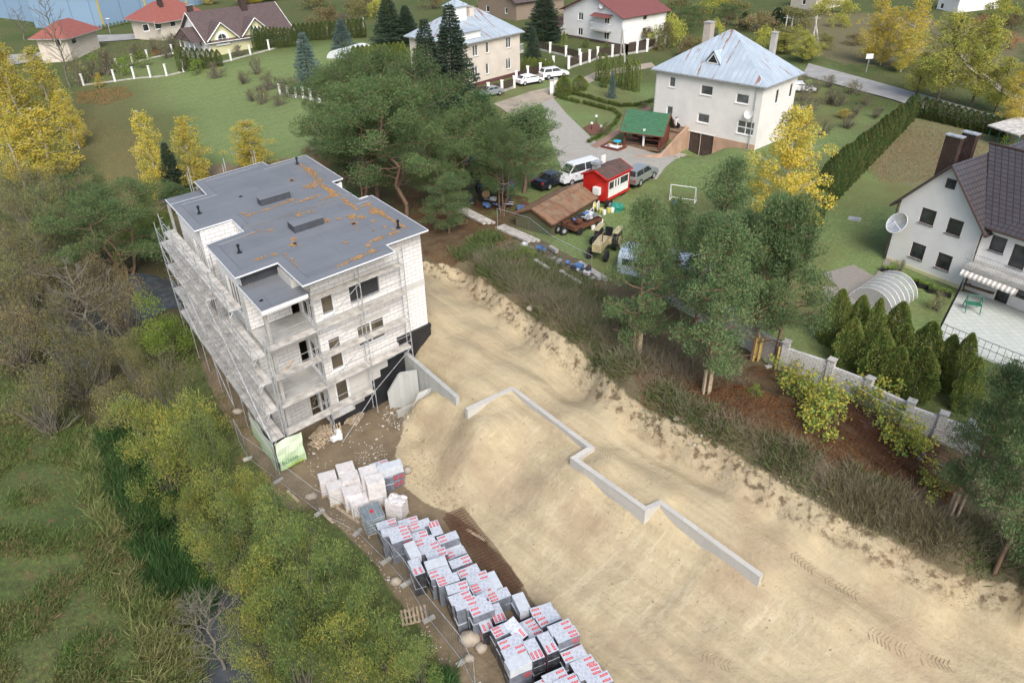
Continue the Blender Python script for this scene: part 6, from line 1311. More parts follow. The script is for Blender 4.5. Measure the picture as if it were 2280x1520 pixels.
# ---- house with arched windows
h = HS('dormer_house', 'cream and yellow house with a dark brown roof and two arched window gables', 'house', (470,128), (650,98), 4.8, L2=9, base=2)
ze = 7.4; h.walls(ze, rendw, {'front': [(h.holec('front', 543, 110, 1.0, .9), K(nv=1))], 'left': [(h.holec('left', 445, 92, .8, 1.6), K())]})
mb = MB(); F = h.fr('front')[0]; mb.box(.2, h.L1*.72, 0, .03, h.base, 6.3, F); mb.build('yellow_panel', yel, h.t)
h.gable(ze, ze+3.6, tileB, rendw, ov=.6, axis=1, edge=M['white'])
for u in (496, 573):
    s_ = onpl(u, 100, h.P, h.e1, -h.e2)[0]; w2 = 2.7; zr_ = ze+2.3; mb = MB(); W = h.W
    mb.poly([W(s_-w2+.3, -.25, ze-.5), W(s_+w2-.3, -.25, ze-.5), W(s_+w2-.3, -.25, ze-.05), W(s_, -.25, zr_-.15), W(s_-w2+.3, -.25, ze-.05)]); g_ = mb.build('gable_wall', yel, h.t); mb = MB()
    for sg in (-1, 1): q = [W(s_, -.7, zr_), W(s_, 3.2, zr_), W(s_+sg*w2, .6, ze-.2), W(s_+sg*w2, -.7, ze-.2)]; mb.quad(*(q if sg > 0 else q[::-1]))
    mb.build('gable_roof', tileB, g_); mb = MB(); mb.tube(W(s_, -.72, zr_-.05), W(s_-w2, -.72, ze-.25), .09, 4); mb.tube(W(s_, -.72, zr_-.05), W(s_+w2, -.72, ze-.25), .09, 4); mb.build('barge_board', M['white'], g_)
    zc_ = ze-.1
    def arch(r, d, zb): return [W(s_-r, -.25-d, zb), W(s_+r, -.25-d, zb)]+[W(s_+r*math.cos(a), -.25-d, zc_+r*math.sin(a)) for a in np.linspace(0, math.pi, 12)]
    mb = MB(); mb.poly(arch(1.15, .02, zc_-1.0)); mb.build('arch_surround', M['white'], g_); mb = MB(); mb.poly(arch(.72, .04, zc_-.7)); aw_ = mb.build('arched_window', M['glass'], g_)
    mb = MB(); P_ = arch(.72, .06, zc_-.7); [mb.tube(P_[i], P_[(i+1) % len(P_)], .04, 4) for i in range(len(P_))]; mb.tube(W(s_, -.31, zc_-.7), W(s_, -.31, zc_+.72), .03, 4); mb.tube(W(s_-.72, -.31, zc_), W(s_+.72, -.31, zc_), .03, 4); mb.build('glazing_bar', M['white'], aw_)
h.chimney(h.L1*.62, h.L2*.45, ze+2, ze+5.4, 1.0, 1.0, dkt, M['steel']); h.chimney(h.L1*.05, h.L2*.6, ze+2, ze+4.4, .9, .5, dkt, M['steel'])
mb = MB(); mb.box(-1.6, -.02, 1.5, 7, h.base, 5.6, h.W); pr_ = mb.build('porch', rendw, h.t); mb = MB(); [mb.tube(h.W(-1.5, y, 5.6), h.W(-1.5, y, 7.1), .1, 8) for y in (1.7, 3.4, 5.1, 6.8)]; mb.build('porch_column', M['white'], pr_); mb = MB(); W = h.W; mb.quad(W(-2.1, 4.2, 8.9), W(-2.1, .8, 7.1), W(0, .8, 7.1), W(0, 4.2, 8.9)); mb.quad(W(-2.1, 7.6, 7.1), W(-2.1, 4.2, 8.9), W(0, 4.2, 8.9), W(0, 7.6, 7.1)); mb.tri(W(-2.05, 7.4, 7.1), W(-2.05, 1, 7.1), W(-2.05, 4.2, 8.8)); mb.build('porch_roof', tileB, pr_)
# ---- bungalows, brick house, warehouse, far buildings
h = HS('bungalow', 'low beige bungalow with a wide bright red hip roof left of the dark roofed house', 'house', (362,80), (462,62), 4.6, L2=9, base=1.5); h.walls(6.9, rend2, {'front': [(h.holec('front', 325, 62, 1.2, 1.2), K()), (h.holec('front', 352, 56, 1.4, 1.4), K()), (h.holec('front', 385, 52, 1.2, 1.2), K())]}); h.hip(6.9, 9.8, tileR, .9, ridge=4.5); h.chimney(3, 3, 8, 10.2, .8, .6, dkt); h.chimney(h.L1*.75, 6, 9, 11.2, .9, .6, dkt)
h = HS('bungalow', 'red roofed bungalow half hidden by the yellow birches and the leafless tree', 'house', (158,122), (222,100), 3.2, L2=5.5, base=1.5); h.walls(5.9, rend2, {'front': [(h.holec('front', 130, 96, 1.4, 1.2), K()), (h.holec('front', 165, 90, 1.4, 1.2), K())]}); h.hip(5.9, 8.2, tileR, .9, ridge=4)
h = HS('brick_house', 'buff brick house with a dark metal roof behind the beige house', 'house', (1065,38), (1150,52), 5.8, L2=12, base=2); h.walls(9.4, brickm, {'front': [(h.holec('front', 1086, 20, 1, 1.1), K()), (h.holec('front', 1127, 24, .7, 1.0), K())]}); h.gable(9.4, 12.2, tileB, brickm, ov=.5, edge=dkt, axis=2)
blue = uvmat('blue_cladding', [(.22, .33, .47), (.2, .31, .45)], 5.0, 14, .12, (.12, .2, .32), offset=0, rough=.6, stain=.2, scol=(.3, .38, .48), nz=.2)
h = HS('warehouse', 'long blue corrugated warehouse with yellow trims beyond the bungalows', 'warehouse', (232,62), (500,12), 3.4, L2=45, base=2); h.walls(9.5, blue, {}); mb = MB(); 
for x in np.linspace(0, h.L1, 4): mb.box(x-.25, x+.25, -.06, -.01, 2, 9.5, h.W)
mb.build('yellow_trim', flat('yellow_trim', (.5, .42, .15), .6), h.t); mb = MB(); mb.quad(h.W(-.3, -.3, 9.5), h.W(h.L1+.3, -.3, 9.5), h.W(h.L1+.3, 22, 11.5), h.W(-.3, 22, 11.5)); mb.build('roof', M['concrete'], h.t)
h = HS('warehouse', 'pale blue end of the warehouse at the left behind the leafless tree', 'warehouse', (78,58), (230,62), 3.4, L2=30, base=2); h.walls(9.0, blue, {}); mb = MB(); mb.quad(h.W(-.3, -.3, 9), h.W(h.L1, -.3, 9), h.W(h.L1, 30, 10), h.W(-.3, 30, 10)); mb.build('roof', M['concrete'], h.t)
h = HS('far_house', 'small cream cottage at the top edge beyond the utility poles', 'house', (1760,10), (1815,18), 7, L2=8, base=2); h.walls(10, rend2, {'front': [(h.holec('front', 1790, 5, .8, .9), K())]}); h.gable(10, 12.5, tileR, rend2)
h = HS('far_house', 'white house with a pink red roof behind the yellow trees at the top right', 'house', (2085,20), (2130,28), 7, L2=9, base=2); h.walls(10, rendw, {'front': [(h.holec('front', 2097, 14, .8, .9), K())]}); h.gable(10, 13, tileR, rendw)
h = HS('wood_shed', 'open green framed shed with a mossy roof behind the gabled house', 'shed', (2196,318), (2258,340), 5.2, L2=3, base=.6)
mb = MB(); mb.box(0, h.L1, 2.8, 3, 4.8, 7.1, h.W); mb.build('back_wall', M['oldwood'], h.t); mb = MB(); mb.quad(h.W(-.2, -.3, 6.9), h.W(h.L1+.2, -.3, 6.9), h.W(h.L1+.2, 3.2, 7.4), h.W(-.2, 3.2, 7.4)); mb.box(-.2, h.L1+.2, -.3, -.2, 6.78, 6.9, h.W); mb.build('roof', M['deck'], h.t)
for x in np.linspace(0, h.L1, 4): mb = MB(); mb.tube(h.W(x, 0, 4.8), h.W(x, 0, 6.8), .05, 5); mb.build('post', flat('green_frame', (.03, .16, .1), .6), h.t)
slabwall('garden_wall', [tuple(at(*q, 5.3)[:2]) for q in ((2245,318),(2300,335))], [4.8]*2, [6.9]*2, .2, M['concrete'], 'pale concrete garden wall right of the open shed')
# ================================================================ fences
def postfence(name, P_, step, label, ph=1.5, pw=.16, panel=True, pm=None, plm=None, wallh=.25, sag=.15, group=None):
    pts = [G(*q) for q in P_]; t = thing(name, label, 'fence', tuple(pts[0]), group=group); posts = []
    for i in range(len(pts)-1):
        a, b = pts[i], pts[i+1]; k_ = max(1, round((b-a).length/step)); posts += [a.lerp(b, j/k_) for j in range(k_)]
    posts.append(pts[-1]); posts = [Vector((q.x, q.y, gz(q.x, q.y))) for q in posts]
    for q in posts[:60]:
        mb = MB(); mb.box(q.x-pw, q.x+pw, q.y-pw, q.y+pw, q.z-.3, q.z+ph); mb.box(q.x-pw-.05, q.x+pw+.05, q.y-pw-.05, q.y+pw+.05, q.z+ph+.002, q.z+ph+.07); mb.build('post', pm or M['white'], t)
    for a, b in zip(posts, posts[1:]):
        d = (b-a).normalized(); n_ = Vector((-d.y, d.x, 0)).normalized()*.07
        if wallh: mb = MB(); q = [a-n_, b-n_, b+n_, a+n_]; mb.v += []; z_ = [a.z+wallh, b.z+wallh, b.z+wallh, a.z+wallh]; top = [(v.x, v.y, zz_) for v, zz_ in zip(q, z_)]; bot = [(v.x, v.y, v.z-.3) for v in q]; mb.quad(*top); mb.quad(bot[0], bot[1], top[1], top[0]); mb.quad(bot[2], bot[3], top[3], top[2]); mb.build('low_wall', M['concrete'], t)
        if panel:
            mb = MB(); nk = 8
            for i in range(nk):
                f0, f1 = (i+.08)/nk, (i+.92)/nk; p0, p1 = a.lerp(b, f0), a.lerp(b, f1); sg = sag*math.sin(math.pi*(i+.5)/nk)*-1; z0 = wallh+.05; z1 = ph-.15-sg-.15
                mb.quad((p0.x, p0.y, p0.z+z0), (p1.x, p1.y, p1.z+z0), (p1.x, p1.y, p1.z+z1), (p0.x, p0.y, p0.z+z1))
            for z_ in (wallh+.15, ph-.5): mb.tube(a+Vector((0, 0, z_)), b+Vector((0, 0, z_)), .025, 4)
            mb.build('fence_panel', plm or dkt, t)
    return t
wire = flat('fence_wire', (.1, .11, .1), .7)
postfence('post_fence', [(187,191),(257,182),(300,176),(372,170),(410,160),(455,150)], 3.6, 'row of pale concrete fence posts along the far end of the lawn', 1.7, .12, False, M['white'], wallh=.2)
postfence('post_fence', [(262,152),(330,132),(385,120)], 3.2, 'short row of pale posts before the red roofed bungalow', 1.4, .12, False, M['white'], wallh=.2)
postfence('post_fence', [(455,150),(515,135),(600,112),(690,88),(810,62)], 3.4, 'row of pale posts below the tall dark thujas', 1.5, .12, False, M['white'], wallh=.2)
postfence('garden_fence', [(625,210),(660,217),(712,229)], 2.3, 'dark panel fence with pale posts at the right end of the lawn', 1.3)
postfence('garden_fence', [(1050,222),(1088,212),(1118,206),(1145,196)], 2.6, 'dark brown board fence beside the silver sedan', 1.4)
postfence('garden_fence', [(1150,186),(1175,175),(1203,168),(1232,152)], 2.4, 'brown panel fence with white posts behind the white cars', 1.5)
postfence('garden_fence', [(1266,154),(1292,145),(1312,139),(1330,132),(1395,122),(1440,115)], 2.4, 'brown panel fence with white posts along the dirt lane', 1.6)
postfence('garden_fence', [(1192,110),(1225,118),(1260,126),(1290,134)], 2.8, 'garden fence with white posts below the red roofed house', 1.4)
postfence('garden_fence', [(1395,122),(1418,116),(1440,112),(1480,98)], 2.4, 'fence of white posts beside the corner of the red roofed house', 1.5)
for u, v in ((1228,212),(1237,208)): 
    P = G(u, v); t = thing('gate_post', 'white gate post at the driveway entrance, %s' % ('left one' if u < 1230 else 'right one beside the bins'), 'gate post', tuple(P)); mb = MB(); mb.box(P.x-.22, P.x+.22, P.y-.22, P.y+.22, P.z-.2, P.z+1.7); mb.build('post', M['white'], t); mb = MB(); mb.box(P.x-.28, P.x+.28, P.y-.28, P.y+.28, P.z+1.702, P.z+1.8); mb.build('cap', M['concrete'], t)
# stone block wall
sw = uvmat('split_block', [(.62, .6, .57), (.54, .52, .5)], .3, .16, .014, (.28, .27, .25), stain=.4, scol=(.3, .29, .27), nz=1.3)
WP = [(1450,655),(1500,680),(1560,715),(1620,748),(1680,785),(1740,822),(1838,863),(1920,905),(2010,957),(2080,985),(2140,1005),(2190,1030)]
wp_ = [G(*q) for q in WP]
t = thing('block_wall', 'long pale split block garden wall with pillars behind the vine and rusty mesh', 'wall', tuple(wp_[0]))
for i in range(len(wp_)-1):
    a, b = wp_[i], wp_[i+1]; d = (b-a); d.z = 0; L = d.length; d.normalize(); n_ = Vector((-d.y, d.x, 0)); mb = MB(); z0 = min(a.z, b.z)-.4; z1 = (a.z+b.z)/2+1.5
    Fq = lambda x, y, z: tuple(a.xy.to_3d()+d*x+n_*y+Vector((0, 0, z))); mb.box(.15, L-.15, -.08, .08, z0, z1, Fq); mb.build('wall_panel', sw, t)
    mb = MB(); mb.box(-.17, .17, -.17, .17, z0, a.z+1.75, Fq); pl_ = mb.build('pillar', sw, t); mb = MB(); mb.box(-.21, .21, -.21, .21, a.z+1.752, a.z+1.82, Fq); mb.build('cap', M['concrete'], pl_)
# temporary mesh fences
meshm, n, p = newmat('wire_mesh'); p.inputs['Base Color'].default_value = (.4, .42, .43, 1); p.inputs['Metallic'].default_value = .6; p.inputs['Roughness'].default_value = .45
def tempfence(a, b, label, group, h_=1.75, lean=0.0, dens=.16):
    a, b = Vector(a), Vector(b); t = thing('mesh_fence_panel', label, 'fence panel', tuple(a), group=group); d = b-a; up = Vector((lean*-d.y/d.length, lean*d.x/d.length, 1)).normalized(); mb = MB(); r = .017
    A, B = a+up*.12, b+up*.12; C2, D2 = a+up*h_, b+up*h_
    for p_, q in ((a, C2), (b, D2), (A, B), (C2, D2)): mb.tube(p_, q, r, 5)
    mb.build('frame', M['steel'], t); mb = MB(); k_ = int(d.length/dens)
    for i in range(1, k_): f = i/k_; mb.tube(A.lerp(B, f), C2.lerp(D2, f), .0026, 3)
    for i in range(1, 7): f = i/7; mb.tube(A.lerp(C2, f), B.lerp(D2, f), .003, 3)
    mb.build('mesh', meshm, t)
    e = d.normalized(); n_ = Vector((-e.y, e.x, 0)); mb = MB()
    Fq = lambda x, y, z: tuple(b+e*x+n_*y+Vector((0, 0, z))); mb.box(-.1, .1, -.3, .3, 0, .11, Fq); mb.build('foot_block', M['concrete'], t); return t
site = [(533,985),(553,1020),(620,1072),(712,1143),(796,1186),(860,1250),(905,1300),(955,1380),(1030,1475),(1058,1530)]
sp_ = [GS(*q) for q in site]
words = ['beside the willow opposite the banner','where it bends round the yard corner','between the yard corner and the white pallets','in front of the white pallets','in front of the blue water tank','beside the first foam stacks','above the pale boulder','beside the single pallet','beside the big boulders']
for i in range(len(sp_)-1): tempfence(sp_[i], sp_[i+1], 'mesh fence panel on a concrete foot '+words[i], 'mesh fence panels along the river side of the yard')
jf = [(1108,512),(1178,535),(1229,575),(1316,622)]; jp = [GS(*q) for q in jf]
for i in range(3): tempfence(jp[i], jp[i+1], 'mesh fence panel below the junk yard, '+['beside the shed gable','in front of the rusty trailer','nearest the concrete slabs'][i], 'mesh fence panels along the junk yard')
vf = [(1603,722),(1715,815),(1820,870),(1930,950),(2050,1020),(2160,1075)]; vp = [GS(*q) for q in vf]
for i in range(5): tempfence(vp[i], vp[i+1], 'mesh fence panel before the block wall, '+['between the staked pines','before the first yellow vines','in the thick of the vines','over the rusty steel mats','at the far end by the large pine'][i], 'mesh fence panels along the block wall')
# utility poles and lamps
def upole(base, top, label, mat=None, r=.13, arms=True, name='utility_pole', cat='pole', lean=(0, 0)):
    P = G(*base); h_ = hgt(base[0], top, P); t = thing(name, label, cat, tuple(P)); mb = MB(); mb.tube((P.x, P.y, P.z-.3), (P.x+lean[0], P.y+lean[1], P.z+h_), r, 7, r*.7, cap=True); mb.build('pole', mat or M['concrete'], t)
    if arms: mb = MB(); mb.tube((P.x-.6+lean[0], P.y+lean[1], P.z+h_-.35), (P.x+.6+lean[0], P.y+lean[1], P.z+h_-.35), .04, 4); mb.build('crossarm', M['steel'], t)
    return t, P, h_
upole((1381,138), 62, 'concrete utility pole with a lamp arm beside the dirt lane'); upole((1392,142), 68, 'leaning brace pole beside the lane utility pole', arms=False, lean=(-.6, .2))
upole((1811,82), 35, 'wooden utility pole of the leaning pair beyond the road', M['deck']); upole((1824,106), 38, 'leaning strut of the pole pair beyond the road', M['deck'], arms=False, lean=(-1.2, .5)); upole((1748,68), 34, 'left leg of the tall wooden double pole beyond the hip roof', M['deck']); upole((1762,62), 36, 'right leg of the tall wooden double pole beyond the hip roof', M['deck'])
t, P, h_ = upole((246,75), 42, 'street lamp beside the street below the warehouse', M['steel'], .07, False, 'street_lamp', 'street lamp'); mb = MB(); mb.box(P.x-.1, P.x+.6, P.y-.12, P.y+.12, P.z+h_, P.z+h_+.1); mb.build('lamp_head', M['white'], t)
P = G(1928,162); t = thing('road_sign', 'small white sign on a thin post beside the road', 'sign', tuple(P)); mb = MB(); mb.tube(P, P+Vector((0, 0, 2.2)), .04, 5); mb.build('post', M['steel'], t); mb = MB(); mb.box(P.x-.45, P.x+.45, P.y-.06, P.y-.02, P.z+1.7, P.z+2.3); mb.build('sign_plate', M['white'], t)
# poly tunnel and arched greenhouse
def arched(name, label, A, B, rad_px, zg, mat, L, ribs=8, cat='greenhouse', r=None, ends=True):
    a = np.array(at(*A, zg)[:2]); b = np.array(at(*B, zg)[:2]); w_ = np.linalg.norm(b-a); e = (b-a)/w_; f = np.array([-e[1], e[0]]); rr = w_/2; hh = r or rr*.95; c = (a+b)/2; t = thing(name, label, cat, (float(c[0]), float(c[1]), zg))
    pt = lambda th, y: (float(c[0]+e[0]*rr*math.cos(th)+f[0]*y), float(c[1]+e[1]*rr*math.cos(th)+f[1]*y), zg+hh*math.sin(th)); mb = MB()
    for i in range(14):
        for j in range(ribs): t0, t1 = math.pi*i/14, math.pi*(i+1)/14; mb.quad(pt(t0, L*j/ribs), pt(t1, L*j/ribs), pt(t1, L*(j+1)/ribs), pt(t0, L*(j+1)/ribs))
    if ends:
        for y in (0, L): mb.poly([pt(math.pi*i/14, y) for i in range(15)])
    mb.build('skin', mat, t, smooth=False)
    for j in range(ribs+1):
        m2 = MB(); [m2.tube(pt(math.pi*i/14, L*j/ribs), pt(math.pi*(i+1)/14, L*j/ribs), .018, 4) for i in range(14)]; m2.build('hoop', M['white'], t)
    return t
polyc, n, p = newmat('clear_polycarbonate'); p.inputs['Base Color'].default_value = (.45, .49, .49, 1); p.inputs['Roughness'].default_value = .2; p.inputs['Alpha'].default_value = .42
arched('arched_greenhouse', 'arched clear polycarbonate greenhouse behind the thujas', (1886,668), (1985,705), 0, 4.75, polyc, 3.4, 6, r=1.35)
film = flat('white_film', (.72, .75, .78), .35, var=.1)
arched('poly_tunnel', 'white poly tunnel lying on the lawn beyond the bluish spruce', (728,132), (782,138), 0, 5.0, film, 6, 6, r=1.5)
# distant low hedge and hills
hm = flat('far_field', (.12, .16, .07), 1, var=.3, scale=.01)
for k_, (x0, y0, rx, ry, hz) in enumerate([(0,700,700,120,30),(-500,600,400,120,28),(500,620,400,130,34)]):
    mb = MB(); nu, nv = 40, 10
    f = lambda i, j: (x0+rx*math.cos(math.pi*i/nu), y0+ry*(2*j/nv-1), 4+hz*math.sin(math.pi*i/nu)*math.sin(math.pi*j/nv)*(.8+.2*math.sin(i*.9+j)))
    for i in range(nu):
        for j in range(nv): mb.quad(f(i, j), f(i, j+1), f(i+1, j+1), f(i+1, j))
    mb.build('hills', hm, smooth=True, kind='structure')
# ================================================================ foam packs, pallets, tank
fm_, n, p = newmat('wrapped_film'); uv = n.add('ShaderNodeUVMap').outputs[0]; tc = n.add('ShaderNodeTexCoord').outputs['Object']; oi = n.add('ShaderNodeObjectInfo').outputs['Random']
c = n.mix(n.ramp(n.noise(9, 5, tc, .7), .38, .68), (.56, .59, .64), (.36, .4, .46)); c = n.mix(n.math('MULTIPLY', n.ramp(n.noise(22, 3, tc), .55, .65), .5), c, (.22, .24, .3)); n.L.new(c, p.inputs['Base Color']); p.inputs['Roughness'].default_value = .28
n.L.new(n.bump(n.noise(14, 4, tc), .5, .02), p.inputs['Normal'])
blackf, n, p = newmat('black_film'); tc = n.add('ShaderNodeTexCoord').outputs['Object']; n.L.new(n.mix(n.ramp(n.noise(7, 4, tc), .45, .75), (.018, .018, .022), (.08, .085, .1)), p.inputs['Base Color']); p.inputs['Roughness'].default_value = .35; n.L.new(n.bump(n.noise(12, 4, tc), .5, .02), p.inputs['Normal'])
sidef = flat('shaded_grey_film', (.17, .19, .23), .35, var=.3, scale=5)  # pack sides: overcast shade painted in as a darker film colour than the top
plainf = flat('plain_white_film', (.54, .58, .62), .4, var=.1, scale=4)
red = flat('red_label', (.58, .035, .04), .4, var=.05); lab_w = flat('label_white', (.75, .75, .75), .5, var=.02)
PL, PW, PH = 1.0, .53, .46
def pack_proto(kind):
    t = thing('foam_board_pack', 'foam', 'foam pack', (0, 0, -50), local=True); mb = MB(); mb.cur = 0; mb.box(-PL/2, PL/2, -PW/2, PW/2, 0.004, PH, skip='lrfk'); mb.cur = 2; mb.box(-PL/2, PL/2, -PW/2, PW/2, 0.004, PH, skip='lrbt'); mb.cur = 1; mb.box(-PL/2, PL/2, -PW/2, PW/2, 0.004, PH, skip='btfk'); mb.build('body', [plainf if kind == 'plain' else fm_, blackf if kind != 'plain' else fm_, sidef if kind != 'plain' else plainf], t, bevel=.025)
    if kind != 'plain':
        for yy in ((-.12, .12) if kind != 'three' else (-.17, 0, .17)):
            m2 = MB(); m2.quad((.1, yy-.045, PH+.003), (.44, yy-.045, PH+.003), (.44, yy+.045, PH+.003), (.1, yy+.045, PH+.003)); l_ = m2.build('label', red, t); m3 = MB()
            for k in range(4): m3.quad((.15+k*.065, yy-.01, PH+.005), (.19+k*.065, yy-.01, PH+.005), (.19+k*.065, yy+.01, PH+.005), (.15+k*.065, yy+.01, PH+.005))
            m3.build('print', lab_w, l_)
            
        for zz_ in (.12, .27): m2 = MB(); m2.quad((.14, -PW/2-.003, zz_), (.44, -PW/2-.003, zz_), (.44, -PW/2-.003, zz_+.07), (.14, -PW/2-.003, zz_+.07)); m2.build('label', red, t)
    return t
PR = {k: pack_proto(k) for k in ('clear', 'three', 'plain')}
used = set()
z6 = lambda x, y: (780+x/3.618, 1100+y/3.618)
U_, W_ = 20, -68
PACKS = [(290,240,'U',2),(330,295,'U',3),(400,345,'U',3),(385,290,'U',3),(470,225,'U',2),(510,265,'U',2),(560,240,'U',2),(545,335,'U',2),(605,375,'U',2),(680,270,'W',2),(785,345,'U',2),(640,425,'U',2),(690,480,'U',2),(500,440,'Wp',3),(820,430,'Up',1),(850,470,'U',1),
 (535,580,'W',3),(690,550,'Up',3),(880,545,'U',2),(950,615,'U',2),(725,625,'U',3),(785,680,'U',3),(1020,668,'U',2),(1150,690,'Wp',2),(860,745,'U',3),(1060,745,'U',2),(1100,795,'U',2),(890,825,'U',3),(930,875,'U',3),(1195,812,'U',2),(1010,870,'U',3),(1055,925,'U',3),(1375,865,'Wp',2),(1185,950,'W',2),(1085,1025,'W',2),(1545,930,'U',2),(1595,1000,'U',2),
 (1230,1080,'U',3),(1410,1060,'U',2),(1455,1110,'U',2),(1690,1070,'U',3),(1740,1130,'U',3),(1285,1190,'U',3),(1320,1265,'U',3),(1355,1345,'Up',3),(1480,1245,'W',3),(1595,1195,'W',3),(1800,1290,'U',2),(1880,1360,'U',2),(1925,1430,'U',2),(2010,1500,'U',2),(1650,1470,'U',2),(1740,1510,'U',2),(1545,1540,'U',2)]
z3 = lambda x, y: (620+x/2.8145, 980+y/2.8145)
EX = [((z3(635,150)),'U',2,'clear'),((z3(680,165)),'U',3,'plain'),((z3(715,150)),'U',3,'plain'),((z3(655,225)),'U',2,'clear')]
lv_n = {2: ['lower', 'upper'], 3: ['bottom', 'middle', 'top'], 1: ['only']}
def put_pack(u, v, ori, n_lv, tag, kind='clear', ztop=None):
    G0 = GS(u, v); zt = G0.z
    for _ in range(5): P = at(u, v, zt+n_lv*PH); zt = gsurf(P[0], P[1])
    rj = random.Random(int(u*7+v)); yaw = math.radians((24 if ori[0] == 'U' else -66)+rj.uniform(-2.5, 2.5))
    for k in range(n_lv):
        kd = kind if k == n_lv-1 else 'clear'; lb = ('grey foam pack with red labels, ' if kd != 'plain' else 'plain white foam pack, ')+lv_n[n_lv][k]+' of the '+tag
        dup(PR[kd], (P[0]+rj.uniform(-.03, .03), P[1]+rj.uniform(-.03, .03), zt+k*PH+.01), yaw+math.radians(rj.uniform(-3, 3))+(math.pi if rj.random() < .3 else 0), 1, lb, 'foam board packs along the mesh fence')
for i, (x, y, o_, l_) in enumerate(PACKS):
    row = ['stack nearest the tank', 'stack beside the rusty bars', 'stack by the big boulders'][min(2, i//19)]
    put_pack(*z6(x, y), o_, l_, ordn[i % 19]+' '+row, 'plain' if 'p' in o_ else ('three' if i % 4 == 1 else 'clear'))
for i, (q, o_, l_, kd) in enumerate(EX): put_pack(*q, o_, l_, ordn[i]+' stack behind the white pallets', kd)
for k_, o_ in PR.items(): # the leaning pack uses one prototype; the others move into place
    pass
P = at(*z6(1335, 960), 2.0); o = dup(PR['clear'], (P[0], P[1], gsurf(P[0], P[1])+.95), math.radians(-40), 1, 'grey foam board pack tipped askew on top of the others', 'foam board packs along the mesh fence'); o.rotation_euler = (math.radians(14), math.radians(12), math.radians(-52))
def kill(t):
    for ch in list(KIDS.get(t.o.name, [])):
        for g_ in KIDS.get(ch.name, []): bpy.data.objects.remove(g_)
        bpy.data.objects.remove(ch)
    bpy.data.objects.remove(t.o)
for t in PR.values(): kill(t)
# white block pallets
wf, n, p = newmat('white_wrap'); tc = n.add('ShaderNodeTexCoord').outputs['Object']; uv = n.add('ShaderNodeUVMap').outputs[0]
c = n.mix(n.ramp(n.noise(3, 4, tc), .4, .7), (.64, .62, .61), (.5, .48, .47)); mp = n.add('ShaderNodeMapping'); mp.inputs['Scale'].default_value = (1, 3.2, 1); n.L.new(uv, mp.inputs[0])
rr_ = n.ramp(n.noise(4.5, 2, mp.outputs[0], .4), .66, .68); c = n.mix(n.math('MULTIPLY', rr_, .7), c, (.5, .06, .08)); n.L.new(c, p.inputs['Base Color']); p.inputs['Roughness'].default_value = .35; n.L.new(n.bump(n.noise(6, 5, tc), .6, .03), p.inputs['Normal'])
def pallet_boards(mb, F=None, L=1.2, W=.8):
    for y in (-W/2+.05, 0, W/2-.05): mb.box(-L/2, L/2, y-.05, y+.05, 0, .02, F); [mb.box(x-.07, x+.07, y-.05, y+.05, .022, .1, F) for x in (-L/2+.07, 0, L/2-.07)]
    for i in range(7): x = -L/2+.06+i*(L-.12)/6; mb.box(x-.045, x+.045, -W/2, W/2, .102, .125, F)
def white_pallet(u, v, hgt_, yaw, label, torn=False):
    zt = 0
    for _ in range(5): P = at(u, v, zt+hgt_); zt = gsurf(P[0], P[1])
    t = thing('block_pallet', label, 'pallet of blocks', (P[0], P[1], zt), math.radians(yaw), 'white wrapped pallets in the yard', local=True)
    mb = MB(); pallet_boards(mb, None, 1.0, .8); mb.build('pallet', M['wood'], t)
    mb = MB(); nx = 3; mb.box(-.46, .46, -.37, .37, .13, hgt_); mb.build('wrapped_blocks', wf, t, bevel=.05)
    for z_ in (.35, .6, .85):
        if z_ < hgt_-.1: mb = MB(); mb.box(-.465, .465, -.375, .375, z_, z_+.012, skip='tb'); mb.build('strap', lab_w, t)
    if torn:
        mb = MB(); r = random.Random(3)
        for k in range(16): mb.ball((r.uniform(-.42, .42), r.uniform(-.32, .32), hgt_+r.uniform(0, .1)), r.uniform(.08, .18), 6, 4, (1.3, 1, .5), .35, r)
        mb.build('torn_film', wf, t)
WPL = [(305,222,1.15,'white block pallet at the outer corner nearest the fence'),(418,165,1.15,'white block pallet farthest back towards the scaffold'),(358,280,1.15,'white block pallet in the front row beside the fence post'),(446,222,1.15,'white block pallet in the middle of the back row'),(562,185,1.5,'tall white block pallet next to the grey foam packs'),(600,238,1.7,'tallest white block pallet in front of the grey foam packs'),
       (458,312,1.15,'white block pallet in the middle of the front row'),(525,290,.7,'low white block pallet squeezed between the taller ones'),(500,368,1.0,'white block pallet with crumpled film behind the water tank'),(590,340,.7,'low white block pallet behind the water tank lid')]
for x, y, hh, lb in WPL: white_pallet(*z3(x, y), hh*.95, 22, lb)
white_pallet(*z3(735, 372), 1.15, -18, 'white block pallet heaped with torn crumpled film', True)
# IBC tank
u, v = z3(580, 420); P = at(u, v, 1.1); zt = gsurf(P[0], P[1]); t = thing('water_tank', 'grey caged liquid tank with a red lid between the pallets and foam packs', 'liquid tank', (P[0], P[1], zt), math.radians(-64), local=True)
tk = flat('tank_grey', (.19, .24, .27), .45, var=.15, scale=3); mb = MB(); mb.box(-.55, .55, -.45, .45, .15, 1.1); mb.build('tank_body', tk, t, bevel=.06); mb = MB()
for z_ in (.2, .4, .6, .8, 1.0, 1.13):
    for a, b in (((-.6, -.5), (.6, -.5)), ((.6, -.5), (.6, .5)), ((.6, .5), (-.6, .5)), ((-.6, .5), (-.6, -.5))): mb.tube((*a, z_), (*b, z_), .018, 4)
for x in np.linspace(-.6, .6, 7):
    for y in (-.5, .5): mb.tube((x, y, .15), (x, y, 1.13), .014, 4)
for y in np.linspace(-.5, .5, 6):
    for x in (-.6, .6): mb.tube((x, y, .15), (x, y, 1.13), .014, 4)
